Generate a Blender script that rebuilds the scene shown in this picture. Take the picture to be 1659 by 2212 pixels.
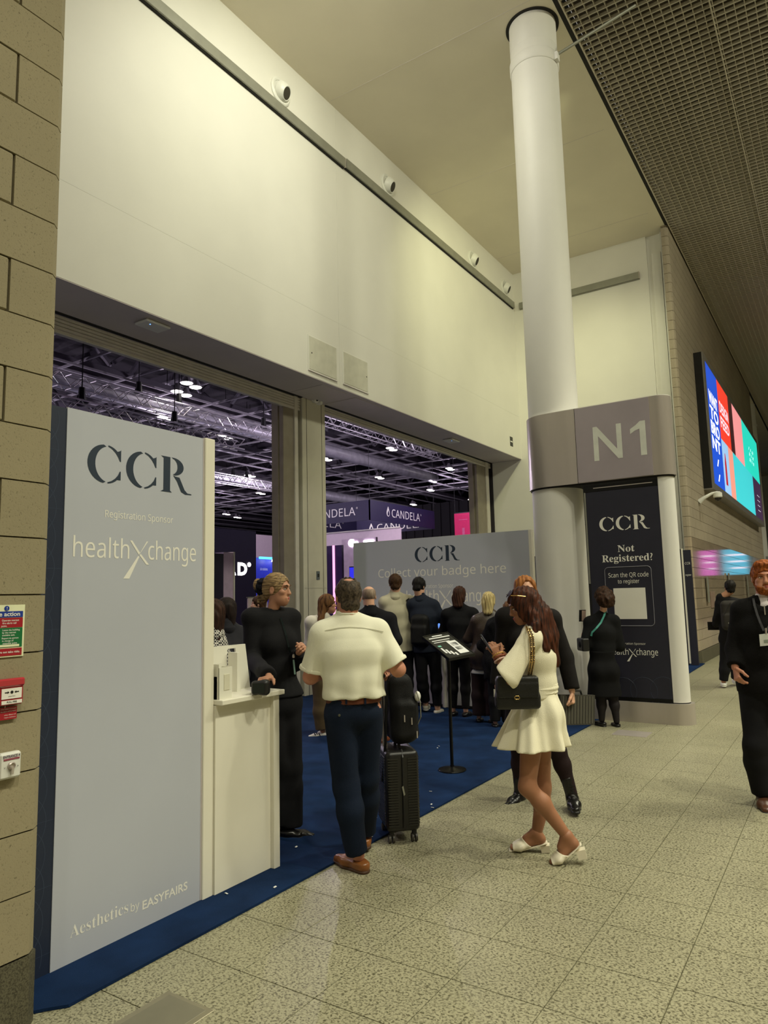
import bpy, bmesh, math, random
import numpy as np
from mathutils import Vector, Matrix
from mathutils.geometry import tessellate_polygon
random.seed(7); RNG = np.random.default_rng(7)
for o in list(bpy.data.objects): bpy.data.objects.remove(o)
SC = bpy.context.scene
COL = SC.collection
PI = math.pi

# ---------------------------------------------------------------- camera
W, H = 1659, 2212
FPX, PITCH, ROLL, YAW, CAMZ = 1516.6, 0.121555, -0.0240729, 0.576178, 1.63
_cy, _sy = math.cos(YAW), math.sin(YAW)
fwd = np.array([_cy*math.cos(PITCH), _sy*math.cos(PITCH), math.sin(PITCH)])
_rt = np.array([_sy, -_cy, 0.0]); _up = np.cross(_rt, fwd)
_c, _s = math.cos(ROLL), math.sin(ROLL)
cr = _c*_rt + _s*_up; cu = -_s*_rt + _c*_up
CAM = np.array([0, 0, CAMZ])
cam_data = bpy.data.cameras.new('camera'); cam = bpy.data.objects.new('camera', cam_data)
COL.objects.link(cam)
cam_data.sensor_fit = 'VERTICAL'; cam_data.sensor_height = 36.0; cam_data.lens = FPX/H*36.0
cam_data.clip_start = 0.05; cam_data.clip_end = 300
cam.matrix_world = Matrix(((cr[0], cu[0], -fwd[0], 0), (cr[1], cu[1], -fwd[1], 0), (cr[2], cu[2], -fwd[2], CAMZ), (0, 0, 0, 1)))
SC.camera = cam
def ray(x, y): return fwd*FPX + cr*(x-W/2) - cu*(y-H/2)
def on(x, y, ax, v):
    "the point where the sight line through photograph pixel x,y meets a wall, floor or ceiling plane"
    d = ray(x, y); return CAM + d*((v-CAM[ax])/d[ax])
def fl(x, y, z=0.0): return on(x, y, 2, z)
def proj(p):
    q = np.asarray(p, float)-CAM; w = q@fwd
    return W/2+FPX*(q@cr)/w, H/2-FPX*(q@cu)/w, w

# ---------------------------------------------------------------- world, exposure, lights
SC.view_settings.view_transform = 'Standard'; SC.view_settings.look = 'None'
SC.view_settings.gamma = 1.0; SC.view_settings.use_curve_mapping = False
SC.view_settings.exposure = 0.0
SC.cycles.max_bounces = 6; SC.cycles.diffuse_bounces = 4; SC.cycles.glossy_bounces = 3
SC.cycles.use_adaptive_sampling = True
try: SC.cycles.use_denoising = True
except Exception: pass
world = bpy.data.worlds.new('world'); SC.world = world; world.use_nodes = True
world.node_tree.nodes['Background'].inputs[0].default_value = (1.0, 0.95, 0.84, 1)
world.node_tree.nodes['Background'].inputs[1].default_value = 0.32

def lamp(name, kind, loc, energy, color, target=None, size=0.3, spot=60, blend=0.6):
    d = bpy.data.lights.new(name, kind); d.energy = energy; d.color = color
    if kind == 'AREA': d.shape = 'DISK'; d.size = size
    if kind in ('POINT', 'SPOT'): d.shadow_soft_size = size
    if kind == 'SPOT': d.spot_size = math.radians(spot); d.spot_blend = blend
    o = bpy.data.objects.new(name, d); COL.objects.link(o); o.location = loc
    if target is not None:
        v = Vector(target)-Vector(loc); o.rotation_euler = v.to_track_quat('-Z', 'Y').to_euler()
    return o
WARM = (1.0, 0.965, 0.75)
# rows of downlights recessed in the open-cell ceiling of the concourse (out of view, to the right and behind)
for i, x in enumerate((-6, -1, 4, 9, 14, 20, 27, 34)):
    for j, y in enumerate((-3.4, -8.0)):
        lamp('downlight_beam', 'SPOT', (x, y, 10.25), 1500, WARM, (x, y+(1.6 if j == 0 else 0), 0), 0.25, 112, 0.9)
for x in (5.5, 10.5, 15.5):
    lamp('fill_light', 'AREA', (x, -3.9, 10.2), 182, (1.0, 0.985, 0.74), (x+.4, 3.0, 4.2), 0.9)  # soft fill added to brighten the bulkhead, no fixture behind it
lamp('fill_light', 'AREA', (6.3, 4.3, 10.25), 120, (1.0, 0.97, 0.84), (9.6, 5.6, 1.2), 0.8)  # extra fill above the alcove, added to lift the badge wall
# wall washers aimed at the white bulkhead over the entrance
lamp('wall_washer', 'SPOT', (5.6, 3.05, 10.2), 250, (0.97, 1.0, 0.60), (8.4, 6.95, 7.2), 0.15, 110, 1.0)
lamp('wall_washer', 'SPOT', (11.2, 3.05, 10.2), 520, (1.0, 0.99, 0.54), (14.6, 6.95, 7.3), 0.15, 86, 1.0)
lamp('wall_washer', 'SPOT', (13.5, 3.3, 10.2), 400, (1.0, 0.99, 0.58), (17.5, 5.0, 5.4), 0.15, 80, 1.0)
# hall: high-bay beams and bare points added to brighten the steel and banners
for x, y in ((2, 15), (14, 15), (26, 15), (8, 26), (20, 26), (32, 26), (14, 38), (30, 40), (46, 46)):
    lamp('high_bay_beam', 'SPOT', (x, y, 10.4), 1500, (1.0, 0.86, 0.95), (x, y, 0), 0.2, 130, 0.5)
for x, y, z in ((12, 29, 7.6), (24, 17, 8.6), (22, 27, 8.0), (33, 16, 8.6), (36, 32, 8.0), (50, 26, 8.6), (44, 46, 8.4), (14, 36, 8.4), (26, 46, 8.6)):
    lamp('hall_fill', 'POINT', (x, y, z), 850, (0.93, 0.80, 1.0), None, 0.12)

# ---------------------------------------------------------------- materials
def lin(c):
    c = [v/255 for v in c[:3]]
    return tuple(v/12.92 if v <= .04045 else ((v+.055)/1.055)**2.4 for v in c)+(1.0,)
MATS = {}
def mat(name, col, rough=0.6, metal=0.0, var=0.06, scale=6.0, bump=0.0, bscale=80.0, emit=0.0, spec=0.5, coat=0.0, stretch=None, alpha=None, trans=0.0):
    if name in MATS: return MATS[name]
    m = bpy.data.materials.new(name); m.use_nodes = True; nt = m.node_tree; N = nt.nodes; L = nt.links
    b = N['Principled BSDF']; b.inputs['Roughness'].default_value = rough; b.inputs['Metallic'].default_value = metal
    b.inputs['Specular IOR Level'].default_value = spec
    if coat: b.inputs['Coat Weight'].default_value = coat
    if trans: b.inputs['Transmission Weight'].default_value = trans
    c = lin(col)
    tc = N.new('ShaderNodeTexCoord'); src = tc.outputs['Object']
    if stretch:
        mp = N.new('ShaderNodeMapping'); mp.inputs['Scale'].default_value = stretch; L.new(src, mp.inputs['Vector']); src = mp.outputs['Vector']
    nz = N.new('ShaderNodeTexNoise'); nz.inputs['Scale'].default_value = scale; nz.inputs['Detail'].default_value = 4
    L.new(src, nz.inputs['Vector'])
    rp = N.new('ShaderNodeValToRGB')
    rp.color_ramp.elements[0].position = .3; rp.color_ramp.elements[1].position = .7
    rp.color_ramp.elements[0].color = tuple(max(0, v*(1-var*1.6)) for v in c[:3])+(1,)
    rp.color_ramp.elements[1].color = tuple(min(1, v*(1+var)) for v in c[:3])+(1,)
    L.new(nz.outputs['Fac'], rp.inputs['Fac']); L.new(rp.outputs['Color'], b.inputs['Base Color'])
    if bump:
        n2 = N.new('ShaderNodeTexNoise'); n2.inputs['Scale'].default_value = bscale; n2.inputs['Detail'].default_value = 3
        L.new(src, n2.inputs['Vector'])
        bp = N.new('ShaderNodeBump'); bp.inputs['Strength'].default_value = bump; bp.inputs['Distance'].default_value = .01
        L.new(n2.outputs['Fac'], bp.inputs['Height']); L.new(bp.outputs['Normal'], b.inputs['Normal'])
    if emit:
        b.inputs['Emission Color'].default_value = c; b.inputs['Emission Strength'].default_value = emit
    MATS[name] = m; return m
def speckle(name, base, dark, rough, scale, amount=.5, stretch=None, bump=.15, spec=.5):
    m = bpy.data.materials.new(name); m.use_nodes = True; nt = m.node_tree; N = nt.nodes; L = nt.links
    b = N['Principled BSDF']; b.inputs['Roughness'].default_value = rough; b.inputs['Specular IOR Level'].default_value = spec
    g = N.new('ShaderNodeNewGeometry'); src = g.outputs['Position']
    if stretch:
        mp = N.new('ShaderNodeMapping'); mp.inputs['Scale'].default_value = stretch; L.new(src, mp.inputs['Vector']); src = mp.outputs['Vector']
    n1 = N.new('ShaderNodeTexNoise'); n1.inputs['Scale'].default_value = scale; n1.inputs['Detail'].default_value = 3; n1.inputs['Distortion'].default_value = .6
    n2 = N.new('ShaderNodeTexNoise'); n2.inputs['Scale'].default_value = 1.3; n2.inputs['Detail'].default_value = 3
    L.new(src, n1.inputs['Vector']); L.new(src, n2.inputs['Vector'])
    r1 = N.new('ShaderNodeValToRGB'); e = r1.color_ramp.elements
    e[0].position = amount-.12; e[0].color = lin(dark); e[1].position = amount+.07; e[1].color = lin(base)
    r2 = N.new('ShaderNodeValToRGB'); r2.color_ramp.elements[0].position = .35; r2.color_ramp.elements[1].position = .7
    r2.color_ramp.elements[0].color = (.84, .84, .84, 1); r2.color_ramp.elements[1].color = (1, 1, 1, 1)
    mx = N.new('ShaderNodeMixRGB'); mx.blend_type = 'MULTIPLY'; mx.inputs[0].default_value = 1
    L.new(n1.outputs['Fac'], r1.inputs['Fac']); L.new(n2.outputs['Fac'], r2.inputs['Fac'])
    L.new(r1.outputs['Color'], mx.inputs[1]); L.new(r2.outputs['Color'], mx.inputs[2]); L.new(mx.outputs[0], b.inputs['Base Color'])
    if bump:
        bp = N.new('ShaderNodeBump'); bp.inputs['Strength'].default_value = bump; bp.inputs['Distance'].default_value = .004
        L.new(n1.outputs['Fac'], bp.inputs['Height']); L.new(bp.outputs['Normal'], b.inputs['Normal'])
    MATS[name] = m; return m
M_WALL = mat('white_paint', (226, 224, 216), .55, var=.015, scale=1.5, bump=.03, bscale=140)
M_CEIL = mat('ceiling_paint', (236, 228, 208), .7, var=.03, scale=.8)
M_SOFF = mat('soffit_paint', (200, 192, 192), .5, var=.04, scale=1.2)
M_COLM = mat('column_paint', (224, 222, 216), .55, var=.015, scale=2)
M_TRIM = mat('aluminium_trunking', (150, 150, 138), .42, .35, var=.05)
M_SHUT = mat('shutter_slat_metal', (204, 199, 188), .45, .1, var=.05)
M_GUID = mat('guide_rail_metal', (150, 142, 128), .4, .4, var=.06)
M_DARK = mat('shadow_gap', (28, 26, 24), .8)
M_BLOCK = speckle('split_block_stone', (160, 150, 122), (108, 100, 78), .9, 150, .34, (1, 1, .8), .3, .25)
M_MORT = mat('mortar', (132, 122, 94), .95, var=.1, scale=30)
M_SKIRT = speckle('dark_granite_skirting', (100, 96, 76), (62, 58, 44), .6, 150, .5)
M_TILE = speckle('speckled_granite_tile', (168, 164, 136), (88, 84, 62), .42, 100, .47, (1, .8, 1), .05, .5)
M_GROUT = mat('tile_joint', (92, 88, 62), .8, var=.1)
M_CARP = mat('blue_carpet', (22, 44, 80), .95, var=.22, scale=3.0, bump=.4, bscale=400, spec=.1)
M_HCARP = mat('hall_carpet', (40, 44, 60), .95, var=.1)
M_GREYP = mat('grey_graphic', (186, 190, 202), .45, var=.03, scale=1.0)
M_NAVY = mat('navy_graphic', (30, 40, 62), .5, var=.05, scale=2)
M_NAVYT = mat('navy_print', (38, 52, 70), .5, var=.03)
M_WHITE = mat('white_laminate', (236, 232, 216), .35, var=.012)
M_PRINTW = mat('white_print', (240, 238, 230), .5, var=.01)
M_STEEL = mat('brushed_steel', (196, 187, 180), .30, .5, var=.08, scale=3, bump=.08, bscale=60, stretch=(1, 1, .05))
M_BLACK = mat('black_plastic', (22, 22, 23), .45, var=.1)
M_BLACKM = mat('black_metal', (20, 20, 20), .32, .5, var=.1)
M_WPLA = mat('white_plastic', (225, 225, 218), .4, var=.02)
M_GRILL = mat('ceiling_grid_metal', (206, 198, 180), .6, .1, var=.08, scale=1.2)
M_VOID = mat('ceiling_void', (84, 76, 64), .9, var=.25, scale=.7)
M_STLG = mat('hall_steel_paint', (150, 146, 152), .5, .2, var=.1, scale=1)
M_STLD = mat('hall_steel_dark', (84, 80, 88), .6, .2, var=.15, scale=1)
M_TRUS = mat('truss_aluminium', (200, 196, 200), .3, .7, var=.06)
M_DUCT = mat('silver_duct', (200, 198, 206), .4, .35, var=.12, scale=3)
M_HROOF = mat('hall_roof_deck', (52, 48, 54), .9, var=.3, scale=.4)

# ---------------------------------------------------------------- mesh helpers
BASE = {}
def link(o, parent=None, kind=None, label=None, cat=None, group=None):
    COL.objects.link(o)
    if parent is not None: o.parent = parent
    if kind: o['kind'] = kind
    if label: o['label'] = label
    if cat: o['category'] = cat
    if group: o['group'] = group
    return o
def wloc(o): return np.array(BASE.get(o.name, (0, 0, 0)), float)
def thing(name, label, cat, loc=(0, 0, 0), group=None):
    o = bpy.data.objects.new(name, None); o.empty_display_size = .1
    link(o, None, None, label, cat, group); o.location = loc; BASE[o.name] = tuple(loc); return o
class MB:
    def __init__(s): s.v = []; s.f = []
    def add(s, vs, fs):
        n = len(s.v); s.v += [tuple(map(float, p)) for p in vs]; s.f += [tuple(i+n for i in f) for f in fs]; return s
    def box(s, a, b):
        x0, x1 = sorted((a[0], b[0])); y0, y1 = sorted((a[1], b[1])); z0, z1 = sorted((a[2], b[2]))
        return s.add([(x0, y0, z0), (x1, y0, z0), (x1, y1, z0), (x0, y1, z0), (x0, y0, z1), (x1, y0, z1), (x1, y1, z1), (x0, y1, z1)],
                     [(0, 3, 2, 1), (4, 5, 6, 7), (0, 1, 5, 4), (1, 2, 6, 5), (2, 3, 7, 6), (3, 0, 4, 7)])
    def bbox(s, a, b, c=.01):
        "box with chamfered edges"
        bm = bmesh.new(); bmesh.ops.create_cube(bm, size=1)
        a = np.minimum(a, b)*1.0; b2 = np.maximum(a, b)
        lo = np.minimum(np.array(a, float), np.array(b, float)); hi = np.maximum(np.array(a, float), np.array(b, float))
        for v in bm.verts: v.co = Vector([lo[i]+(v.co[i]+.5)*(hi[i]-lo[i]) for i in range(3)])
        bmesh.ops.bevel(bm, geom=list(bm.edges), offset=c, segments=1, affect='EDGES', profile=.5)
        s.frombm(bm); return s
    def frombm(s, bm):
        bm.verts.index_update()
        s.add([v.co for v in bm.verts], [[v.index for v in f.verts] for f in bm.faces]); bm.free()
    def obox(s, c, ax, ay, az):
        "oriented box: centre and three half-axis vectors"
        c, ax, ay, az = (np.array(q, float) for q in (c, ax, ay, az))
        vs = [c+i*ax+j*ay+k*az for k in (-1, 1) for (i, j) in ((-1, -1), (1, -1), (1, 1), (-1, 1))]
        return s.add(vs, [(0, 3, 2, 1), (4, 5, 6, 7), (0, 1, 5, 4), (1, 2, 6, 5), (2, 3, 7, 6), (3, 0, 4, 7)])
    def prism(s, poly, d):
        "closed polygon (3d points, one plane) swept along vector d"
        n = len(poly); P = [np.array(p, float) for p in poly]; d = np.array(d, float)
        tri = tessellate_polygon([[Vector(p) for p in P]])
        s.add(P+[p+d for p in P], [tuple(t) for t in tri]+[tuple(i+n for i in reversed(t)) for t in tri]+[(i, (i+1) % n, (i+1) % n+n, i+n) for i in range(n)]); return s
    def tube(s, pts, r, n=8, cap=True, closed=False):
        pts = [np.array(p, float) for p in pts]; m = len(pts); rs = r if hasattr(r, '__len__') else [r]*m
        rings = []; u = None
        for i, p in enumerate(pts):
            if closed: t = pts[(i+1) % m]-pts[i-1]
            else: t = pts[min(i+1, m-1)]-pts[max(i-1, 0)]
            t = t/(np.linalg.norm(t)+1e-9)
            if u is None:
                u = np.cross(t, (0, 0, 1.)) if abs(t[2]) < .9 else np.cross(t, (1., 0, 0))
            u = u-t*(u@t); u /= np.linalg.norm(u); w = np.cross(t, u)
            rings.append([p+rs[i]*(math.cos(a)*u+math.sin(a)*w) for a in np.linspace(0, 2*PI, n, endpoint=False)])
        vs = [q for R in rings for q in R]; fs = []
        for i in range(m if closed else m-1):
            k = (i+1) % m
            for j in range(n): fs.append((i*n+j, i*n+(j+1) % n, k*n+(j+1) % n, k*n+j))
        if cap and not closed: fs += [tuple(reversed(range(n))), tuple((m-1)*n+j for j in range(n))]
        return s.add(vs, fs)
    def cyl(s, a, b, r, n=16, r2=None): return s.tube([a, b], [r, r if r2 is None else r2], n)
    def lathe(s, c, axis, prof, n=24):
        "prof = (radius, height along axis) pairs"
        c = np.array(c, float); t = np.array(axis, float); t /= np.linalg.norm(t)
        u = np.cross(t, (0, 0, 1.)) if abs(t[2]) < .9 else np.cross(t, (1., 0, 0)); u /= np.linalg.norm(u); w = np.cross(t, u)
        vs = []; fs = []
        for r, h in prof: vs += [c+t*h+r*(math.cos(a)*u+math.sin(a)*w) for a in np.linspace(0, 2*PI, n, endpoint=False)]
        m = len(prof)
        for i in range(m-1):
            for j in range(n): fs.append((i*n+j, i*n+(j+1) % n, (i+1)*n+(j+1) % n, (i+1)*n+j))
        fs += [tuple(reversed(range(n))), tuple((m-1)*n+j for j in range(n))]
        return s.add(vs, fs)
    def build(s, name, m, parent=None, smooth=False, **kw):
        me = bpy.data.meshes.new(name)
        P = np.array(s.v, float)
        if parent is not None: off = wloc(parent)
        else:
            off = (P.min(0)+P.max(0))/2; off[2] = P[:, 2].min()
        me.from_pydata((P-off).tolist(), [], s.f); me.update()
        if smooth:
            me.polygons.foreach_set('use_smooth', [True]*len(me.polygons))
            if smooth == 'auto':
                try: me.set_sharp_from_angle(angle=math.radians(35))
                except Exception: pass
        if m is not None: me.materials.append(m)
        bm = bmesh.new(); bm.from_mesh(me); bmesh.ops.recalc_face_normals(bm, faces=bm.faces); bm.to_mesh(me); bm.free()
        o = bpy.data.objects.new(name, me); link(o, parent, **kw)
        BASE[o.name] = tuple(off)
        if parent is None: o.location = off
        return o
def part(name, m, parent, a, b, c=0):
    mb = MB(); (mb.bbox(a, b, c) if c else mb.box(a, b)); return mb.build(name, m, parent)

# ---------------------------------------------------------------- lettering
def glyphs(body, bold=0.0, spacing=1.0):
    cu_ = bpy.data.curves.new('text', 'FONT'); cu_.body = body; cu_.align_x = 'LEFT'; cu_.space_character = spacing
    cu_.offset = bold; cu_.resolution_u = 3; cu_.fill_mode = 'FRONT'
    o = bpy.data.objects.new('text', cu_); me = o.to_mesh()
    V = np.array([v.co[:] for v in me.vertices]) if len(me.vertices) else np.zeros((0, 3)); F = [tuple(p.vertices) for p in me.polygons]
    o.to_mesh_clear(); bpy.data.objects.remove(o); bpy.data.curves.remove(cu_)
    return V, F
def text(body, origin, xd, ud, height, m, parent, width=None, align='c', bold=0.0, spacing=1.0, lift=.001, name='lettering', shear=0.0):
    "flat lettering: origin = middle (or left end) of the baseline; height = cap height"
    V, F = glyphs(sans(body), min(bold, 0), spacing) if bold <= .009 and height >= .02 else glyphs(body, bold, spacing)
    if len(V) == 0: return None
    xd = np.array(xd, float); xd /= np.linalg.norm(xd); ud = np.array(ud, float); ud /= np.linalg.norm(ud); nd = np.cross(xd, ud)
    V = V.copy(); k = height/.70; V[:, 0] -= V[:, 0].min(); V *= k
    if width: V[:, 0] *= width/V[:, 0].max()
    if align == 'c': V[:, 0] -= V[:, 0].max()/2
    elif align == 'r': V[:, 0] -= V[:, 0].max()
    V[:, 0] += shear*V[:, 1]
    mb = MB(); o = np.array(origin, float)+nd*lift
    mb.add([o+xd*v[0]+ud*v[1] for v in V], F)
    return mb.build(name, m, parent)
def serif(s, bold=True):
    "plain letters to the serif (mathematical bold or roman-style) alphabet of the built-in fonts"
    out = ''
    for ch in s:
        if 'A' <= ch <= 'Z': out += chr(0x1D400+ord(ch)-65)
        elif 'a' <= ch <= 'z': out += chr(0x1D41A+ord(ch)-97)
        else: out += ch
    return out
def sans(s, heavy=False):
    "plain letters to the sans-serif alphabet of the built-in fonts"
    u, l, d = (0x1D5D4, 0x1D5EE, 0x1D7EC) if heavy else (0x1D5A0, 0x1D5BA, 0x1D7E2); out = ''
    for ch in s:
        if 'A' <= ch <= 'Z': out += chr(u+ord(ch)-65)
        elif 'a' <= ch <= 'z': out += chr(l+ord(ch)-97)
        elif '0' <= ch <= '9': out += chr(d+ord(ch)-48)
        else: out += ch
    return out
def ell(cx, cy, rx, ry, a0, a1, n=18):
    return [(cx+rx*math.cos(math.radians(a)), cy+ry*math.sin(math.radians(a))) for a in np.linspace(a0, a1, n)]
def ccr_shapes():
    C = [ell(.50, .5, .49, .5, 97, 263)+ell(.605, .5, .385, .47, 256, 104),
         ell(.52, .5, .46, .5, 84, 48, 8)+[(.90, .90), (.93, .93), (.93, .62), (.90, .62), (.85, .72), (.77, .83), (.67, .915), (.56, .965)],
         ell(.52, .5, .46, .5, 276, 312, 8)+[(.93, .13), (.93, .36), (.90, .36), (.85, .25), (.77, .155), (.67, .08), (.56, .035)]]
    R = [[(-.04, 1), (.27, 1), (.27, .05), (.33, 0), (-.04, 0), (.05, .05), (.05, .95)],
         [(.31, 1.0)]+ell(.36, .745, .36, .255, 84, -80)+ell(.32, .745, .19, .225, -78, 80),
         [(.36, .50), (.44, .47), (.58, .46), (.76, .12), (.86, .035), (.99, .03), (1.0, .0), (.78, -.01), (.64, .05), (.50, .33)]]
    S = [[(x, y) for x, y in p] for p in C]+[[(x+1.07, y) for x, y in p] for p in C]+[[(x+2.18, y) for x, y in p] for p in R]
    return S, 3.18
def flat_polys(polys, origin, xd, ud, m, parent, name, lift=.001):
    xd = np.array(xd, float); ud = np.array(ud, float); nd = np.cross(xd, ud); nd /= np.linalg.norm(nd); o = np.array(origin, float)+nd*lift
    mb = MB()
    for p in polys:
        P = [o+xd*x+ud*y for x, y in p]; tri = tessellate_polygon([[Vector((x, y, 0)) for x, y in p]])
        mb.add(P, [tuple(t) for t in tri])
    return mb.build(name, m, parent)
def ccr(origin, xd, ud, height, m, parent, width=None):
    S, w = ccr_shapes(); xd = np.array(xd, float); ud = np.array(ud, float)
    sx = (width/w if width else height)
    return flat_polys([[((x-w/2)*sx, y*height) for x, y in p] for p in S], origin, xd, ud, m, parent, 'lettering')
def health(origin, xd, ud, width, m, parent, x_h=None, bold=0.0):
    "sponsor wordmark: health + long-tailed x + change, centred on origin"
    xd = np.array(xd, float); ud = np.array(ud, float); h = width*.125; o = np.array(origin, float)
    text('health', o-xd*width*.085, xd, ud, h, m, parent, width=width*.415, align='r', bold=bold)
    text('change', o+xd*width*.07, xd, ud, h, m, parent, width=width*.43, align='l', bold=bold)
    k = h*1.05
    P = [[(-.62, .95), (-.48, .95), (.02, .33), (-.06, .22)], [(.42, .95), (.52, .95), (.05, .34), (-.01, .28)],
         [(-.02, .20), (.06, .28), (.60, -.28), (.42, -.28)], [(-.10, .17), (-.02, .13), (-.62, -1.02), (-.98, -1.02)]]
    flat_polys([[(x*k, y*k) for x, y in p] for p in P], o, xd, ud, m, parent, 'lettering', .0012)

# ================================================================ the setting
X, Y, Z = np.eye(3)
XR, YW, ZC, YS, ZS = 17.5, 6.95, 10.4, 7.8, 5.22      # return wall, bulkhead face, ceiling, shutter line, soffit
def S(name, **kw): return dict(name=name, kind='structure', **kw)
def struct(mb, name, m, smooth=False): return mb.build(name, m, None, smooth, kind='structure')

# concourse floor: joint bed plus one slab per tile
fl_bed = struct(MB().box((-6, -12, -.12), (90, 8.1, -.006)), 'floor', M_GROUT)
PT = .4155
tile_me = None
cand = []
for i in range(-4, 150):
    for j in range(-40, 9):
        x0, y0 = 2.012+(i-1)*PT, 2.393-j*PT+PT
        c = (x0+PT/2, y0-PT/2, 0)
        if y0-PT > 3.2: continue
        u, v, w = proj(c)
        if w < .6: continue
        if -600 < u < W+1700 and v < H+1500: cand.append((w if (0 < u < W and v < H+60) else w+500, c))
cand.sort(key=lambda t: t[0])
g = .0022
mb = MB().bbox((-PT/2+g, -PT/2+g, -.02), (PT/2-g, PT/2-g, 0), .0008)
tile_me = bpy.data.meshes.new('tile'); tile_me.from_pydata(mb.v, [], mb.f); tile_me.materials.append(M_TILE)
for k, (w, c) in enumerate(cand[:300]):
    o = bpy.data.objects.new('tile', tile_me); link(o, fl_bed); o.location = np.array(c)-wloc(fl_bed)
rest = MB()
for w, c in cand[300:]:
    rest.box((c[0]-PT/2+g, c[1]-PT/2+g, -.02), (c[0]+PT/2-g, c[1]+PT/2-g, 0))
rest.build('distant_tiles', M_TILE, fl_bed, kind='stuff')

# blue carpet of the entrance and its edge, the hall floor behind
struct(MB().prism([(1.79, 2.86, .002), (1.86, 2.80, .002), (9.28, 2.785, .002), (9.28, 8.4, .002), (1.6, 8.4, .002), (1.6, 3.0, .002)], (0, 0, .012)), 'floor_carpet', M_CARP)
struct(MB().prism([(9.28, 3.75, .002), (17.4, 3.75, .002), (17.4, 8.4, .002), (9.28, 8.4, .002)], (0, 0, .012)), 'floor_carpet', M_CARP)
struct(MB().prism([(14.6, 2.72, .002), (17.2, 2.76, .002), (17.2, 3.75, .002), (14.6, 3.75, .002)], (0, 0, .012)), 'floor_carpet', M_CARP)
struct(MB().box((-30, 8.1, -.12), (110, 120, .0)), 'floor_hall', M_HCARP)

# stone pier on the left: mortar core, courses of blocks with a chamfered corner, dark skirting
pier = struct(MB().box((-3.0, 2.838, 0), (1.70, 3.3, 11)), 'wall_pier', M_MORT)
CH = .2345; zb = .271
def corner_block(x0, x1, y0, y1, z0, z1, ch):
    "block whose right front corner is chamfered"
    return MB().prism([(x0, y0, z0+.003), (x1-ch, y0, z0+.003), (x1, y0+ch*.9, z0+.003), (x1, y1, z0+.003), (x0, y1, z0+.003)], (0, 0, z1-z0-.006))
for k in range(44):
    z0 = zb+k*CH; z1 = z0+CH
    if k % 2 == 0: cuts = [(1.062, 1.725)]
    else: cuts = [(1.505, 1.725), (1.062, 1.497)]
    for a, b in cuts:
        if b > 1.6: corner_block(a, b, 2.815, 3.30, z0, z1, .035).build('block', M_BLOCK, pier)
        else: MB().bbox((a, 2.815, z0+.003), (b, 3.2, z1-.003), .006).build('block', M_BLOCK, pier)
struct(MB().prism([(-3, 2.808, 0), (1.69, 2.808, 0), (1.735, 2.845, 0), (1.735, 3.3, 0), (-3, 3.3, 0)], (0, 0, .266)), 'baseboard_left', M_SKIRT)
struct(MB().box((-3.0, 2.83, 0), (1.05, 3.2, 10.4)), 'wall_left', M_BLOCK)
struct(MB().box((1.45, 3.3, 0), (1.6, 8.0, 10.4)), 'wall_alcove_left', M_WALL)

# bulkhead over the entrance, soffit, return wall, ceiling of the alcove
bulk = struct(MB().box((1.6, YW+.012, ZS), (XR, YS-.02, ZC)), 'wall_bulkhead', M_WALL)
for x0, x1 in ((1.6, 9.40), (9.404, XR)):
    for z0, z1 in ((ZS, 6.36), (6.362, ZC)):
        MB().box((x0, YW, z0), (x1, YW+.02, z1)).build('panel', M_WALL, bulk)
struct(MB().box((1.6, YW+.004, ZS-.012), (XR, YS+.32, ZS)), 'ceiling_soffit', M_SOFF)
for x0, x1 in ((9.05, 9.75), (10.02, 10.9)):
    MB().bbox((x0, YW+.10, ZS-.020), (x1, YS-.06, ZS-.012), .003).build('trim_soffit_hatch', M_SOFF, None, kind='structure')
rw = struct(MB().box((XR, 3.42, 0), (XR+.2, YS, ZC)), 'wall_return', M_WALL)
struct(MB().box((XR+.06, 2.97, 0), (XR+.2, 3.42, ZC)), 'wall_return_recess', M_WALL)
struct(MB().box((XR-.02, 2.985, 2.55), (XR+.08, 3.08, ZC)), 'trim_1', M_WALL)
struct(MB().box((XR-.03, 3.09, 2.55), (XR+.06, 3.30, 9.9)), 'trim_2', M_WALL)
struct(MB().box((1.2, 2.9, ZC), (XR+.2, 7.2, ZC+.2)), 'ceiling', M_CEIL)
for i in range(4):   # faint board joints of the ceiling
    struct(MB().box((5.6+i*3.6, 3.1, ZC-.003), (5.603+i*3.6, 6.9, ZC)), 'ceiling_joint', M_SOFF)

# post between the two openings, guide rails and the rolled shutters
post = struct(MB().bbox((9.42, YS, 0), (10.08, YS+.3, ZS-.01), .01), 'wall_post', mat('post_paint', (204, 200, 182), .5, var=.02))
for x in (9.535, 9.965): MB().box((x-.004, YS-.003, 0), (x+.004, YS+.001, ZS-.012)).build('joint', M_DARK, post)
MB().box((9.43, YS-.004, 1.83), (10.07, YS+.001, 1.834)).build('joint', M_SHUT, post)
def guide(name, x0, x1):
    t = thing(name, 'L', 'x', ((x0+x1)/2, YS+.1, 0)); del t['label']; del t['category']; t['kind'] = 'structure'
    w = x1-x0
    part('channel', M_GUID, t, (x0, YS+.05, 0), (x0+w*.60, YS+.25, ZS-.02), .006)
    part('lip', M_SHUT, t, (x0+w*.60, YS+.02, 0), (x0+w*.80, YS+.25, ZS-.02), .006)
    part('slot', M_DARK, t, (x0+w*.80, YS+.14, 0), (x1, YS+.25, ZS-.02))
    part('edge', M_GUID, t, (x0-.02, YS+.16, 0), (x0, YS+.3, ZS-.02))
guide('trim_guide_left', 8.97, 9.42); guide('trim_guide_right', 16.60, 17.46)
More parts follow.
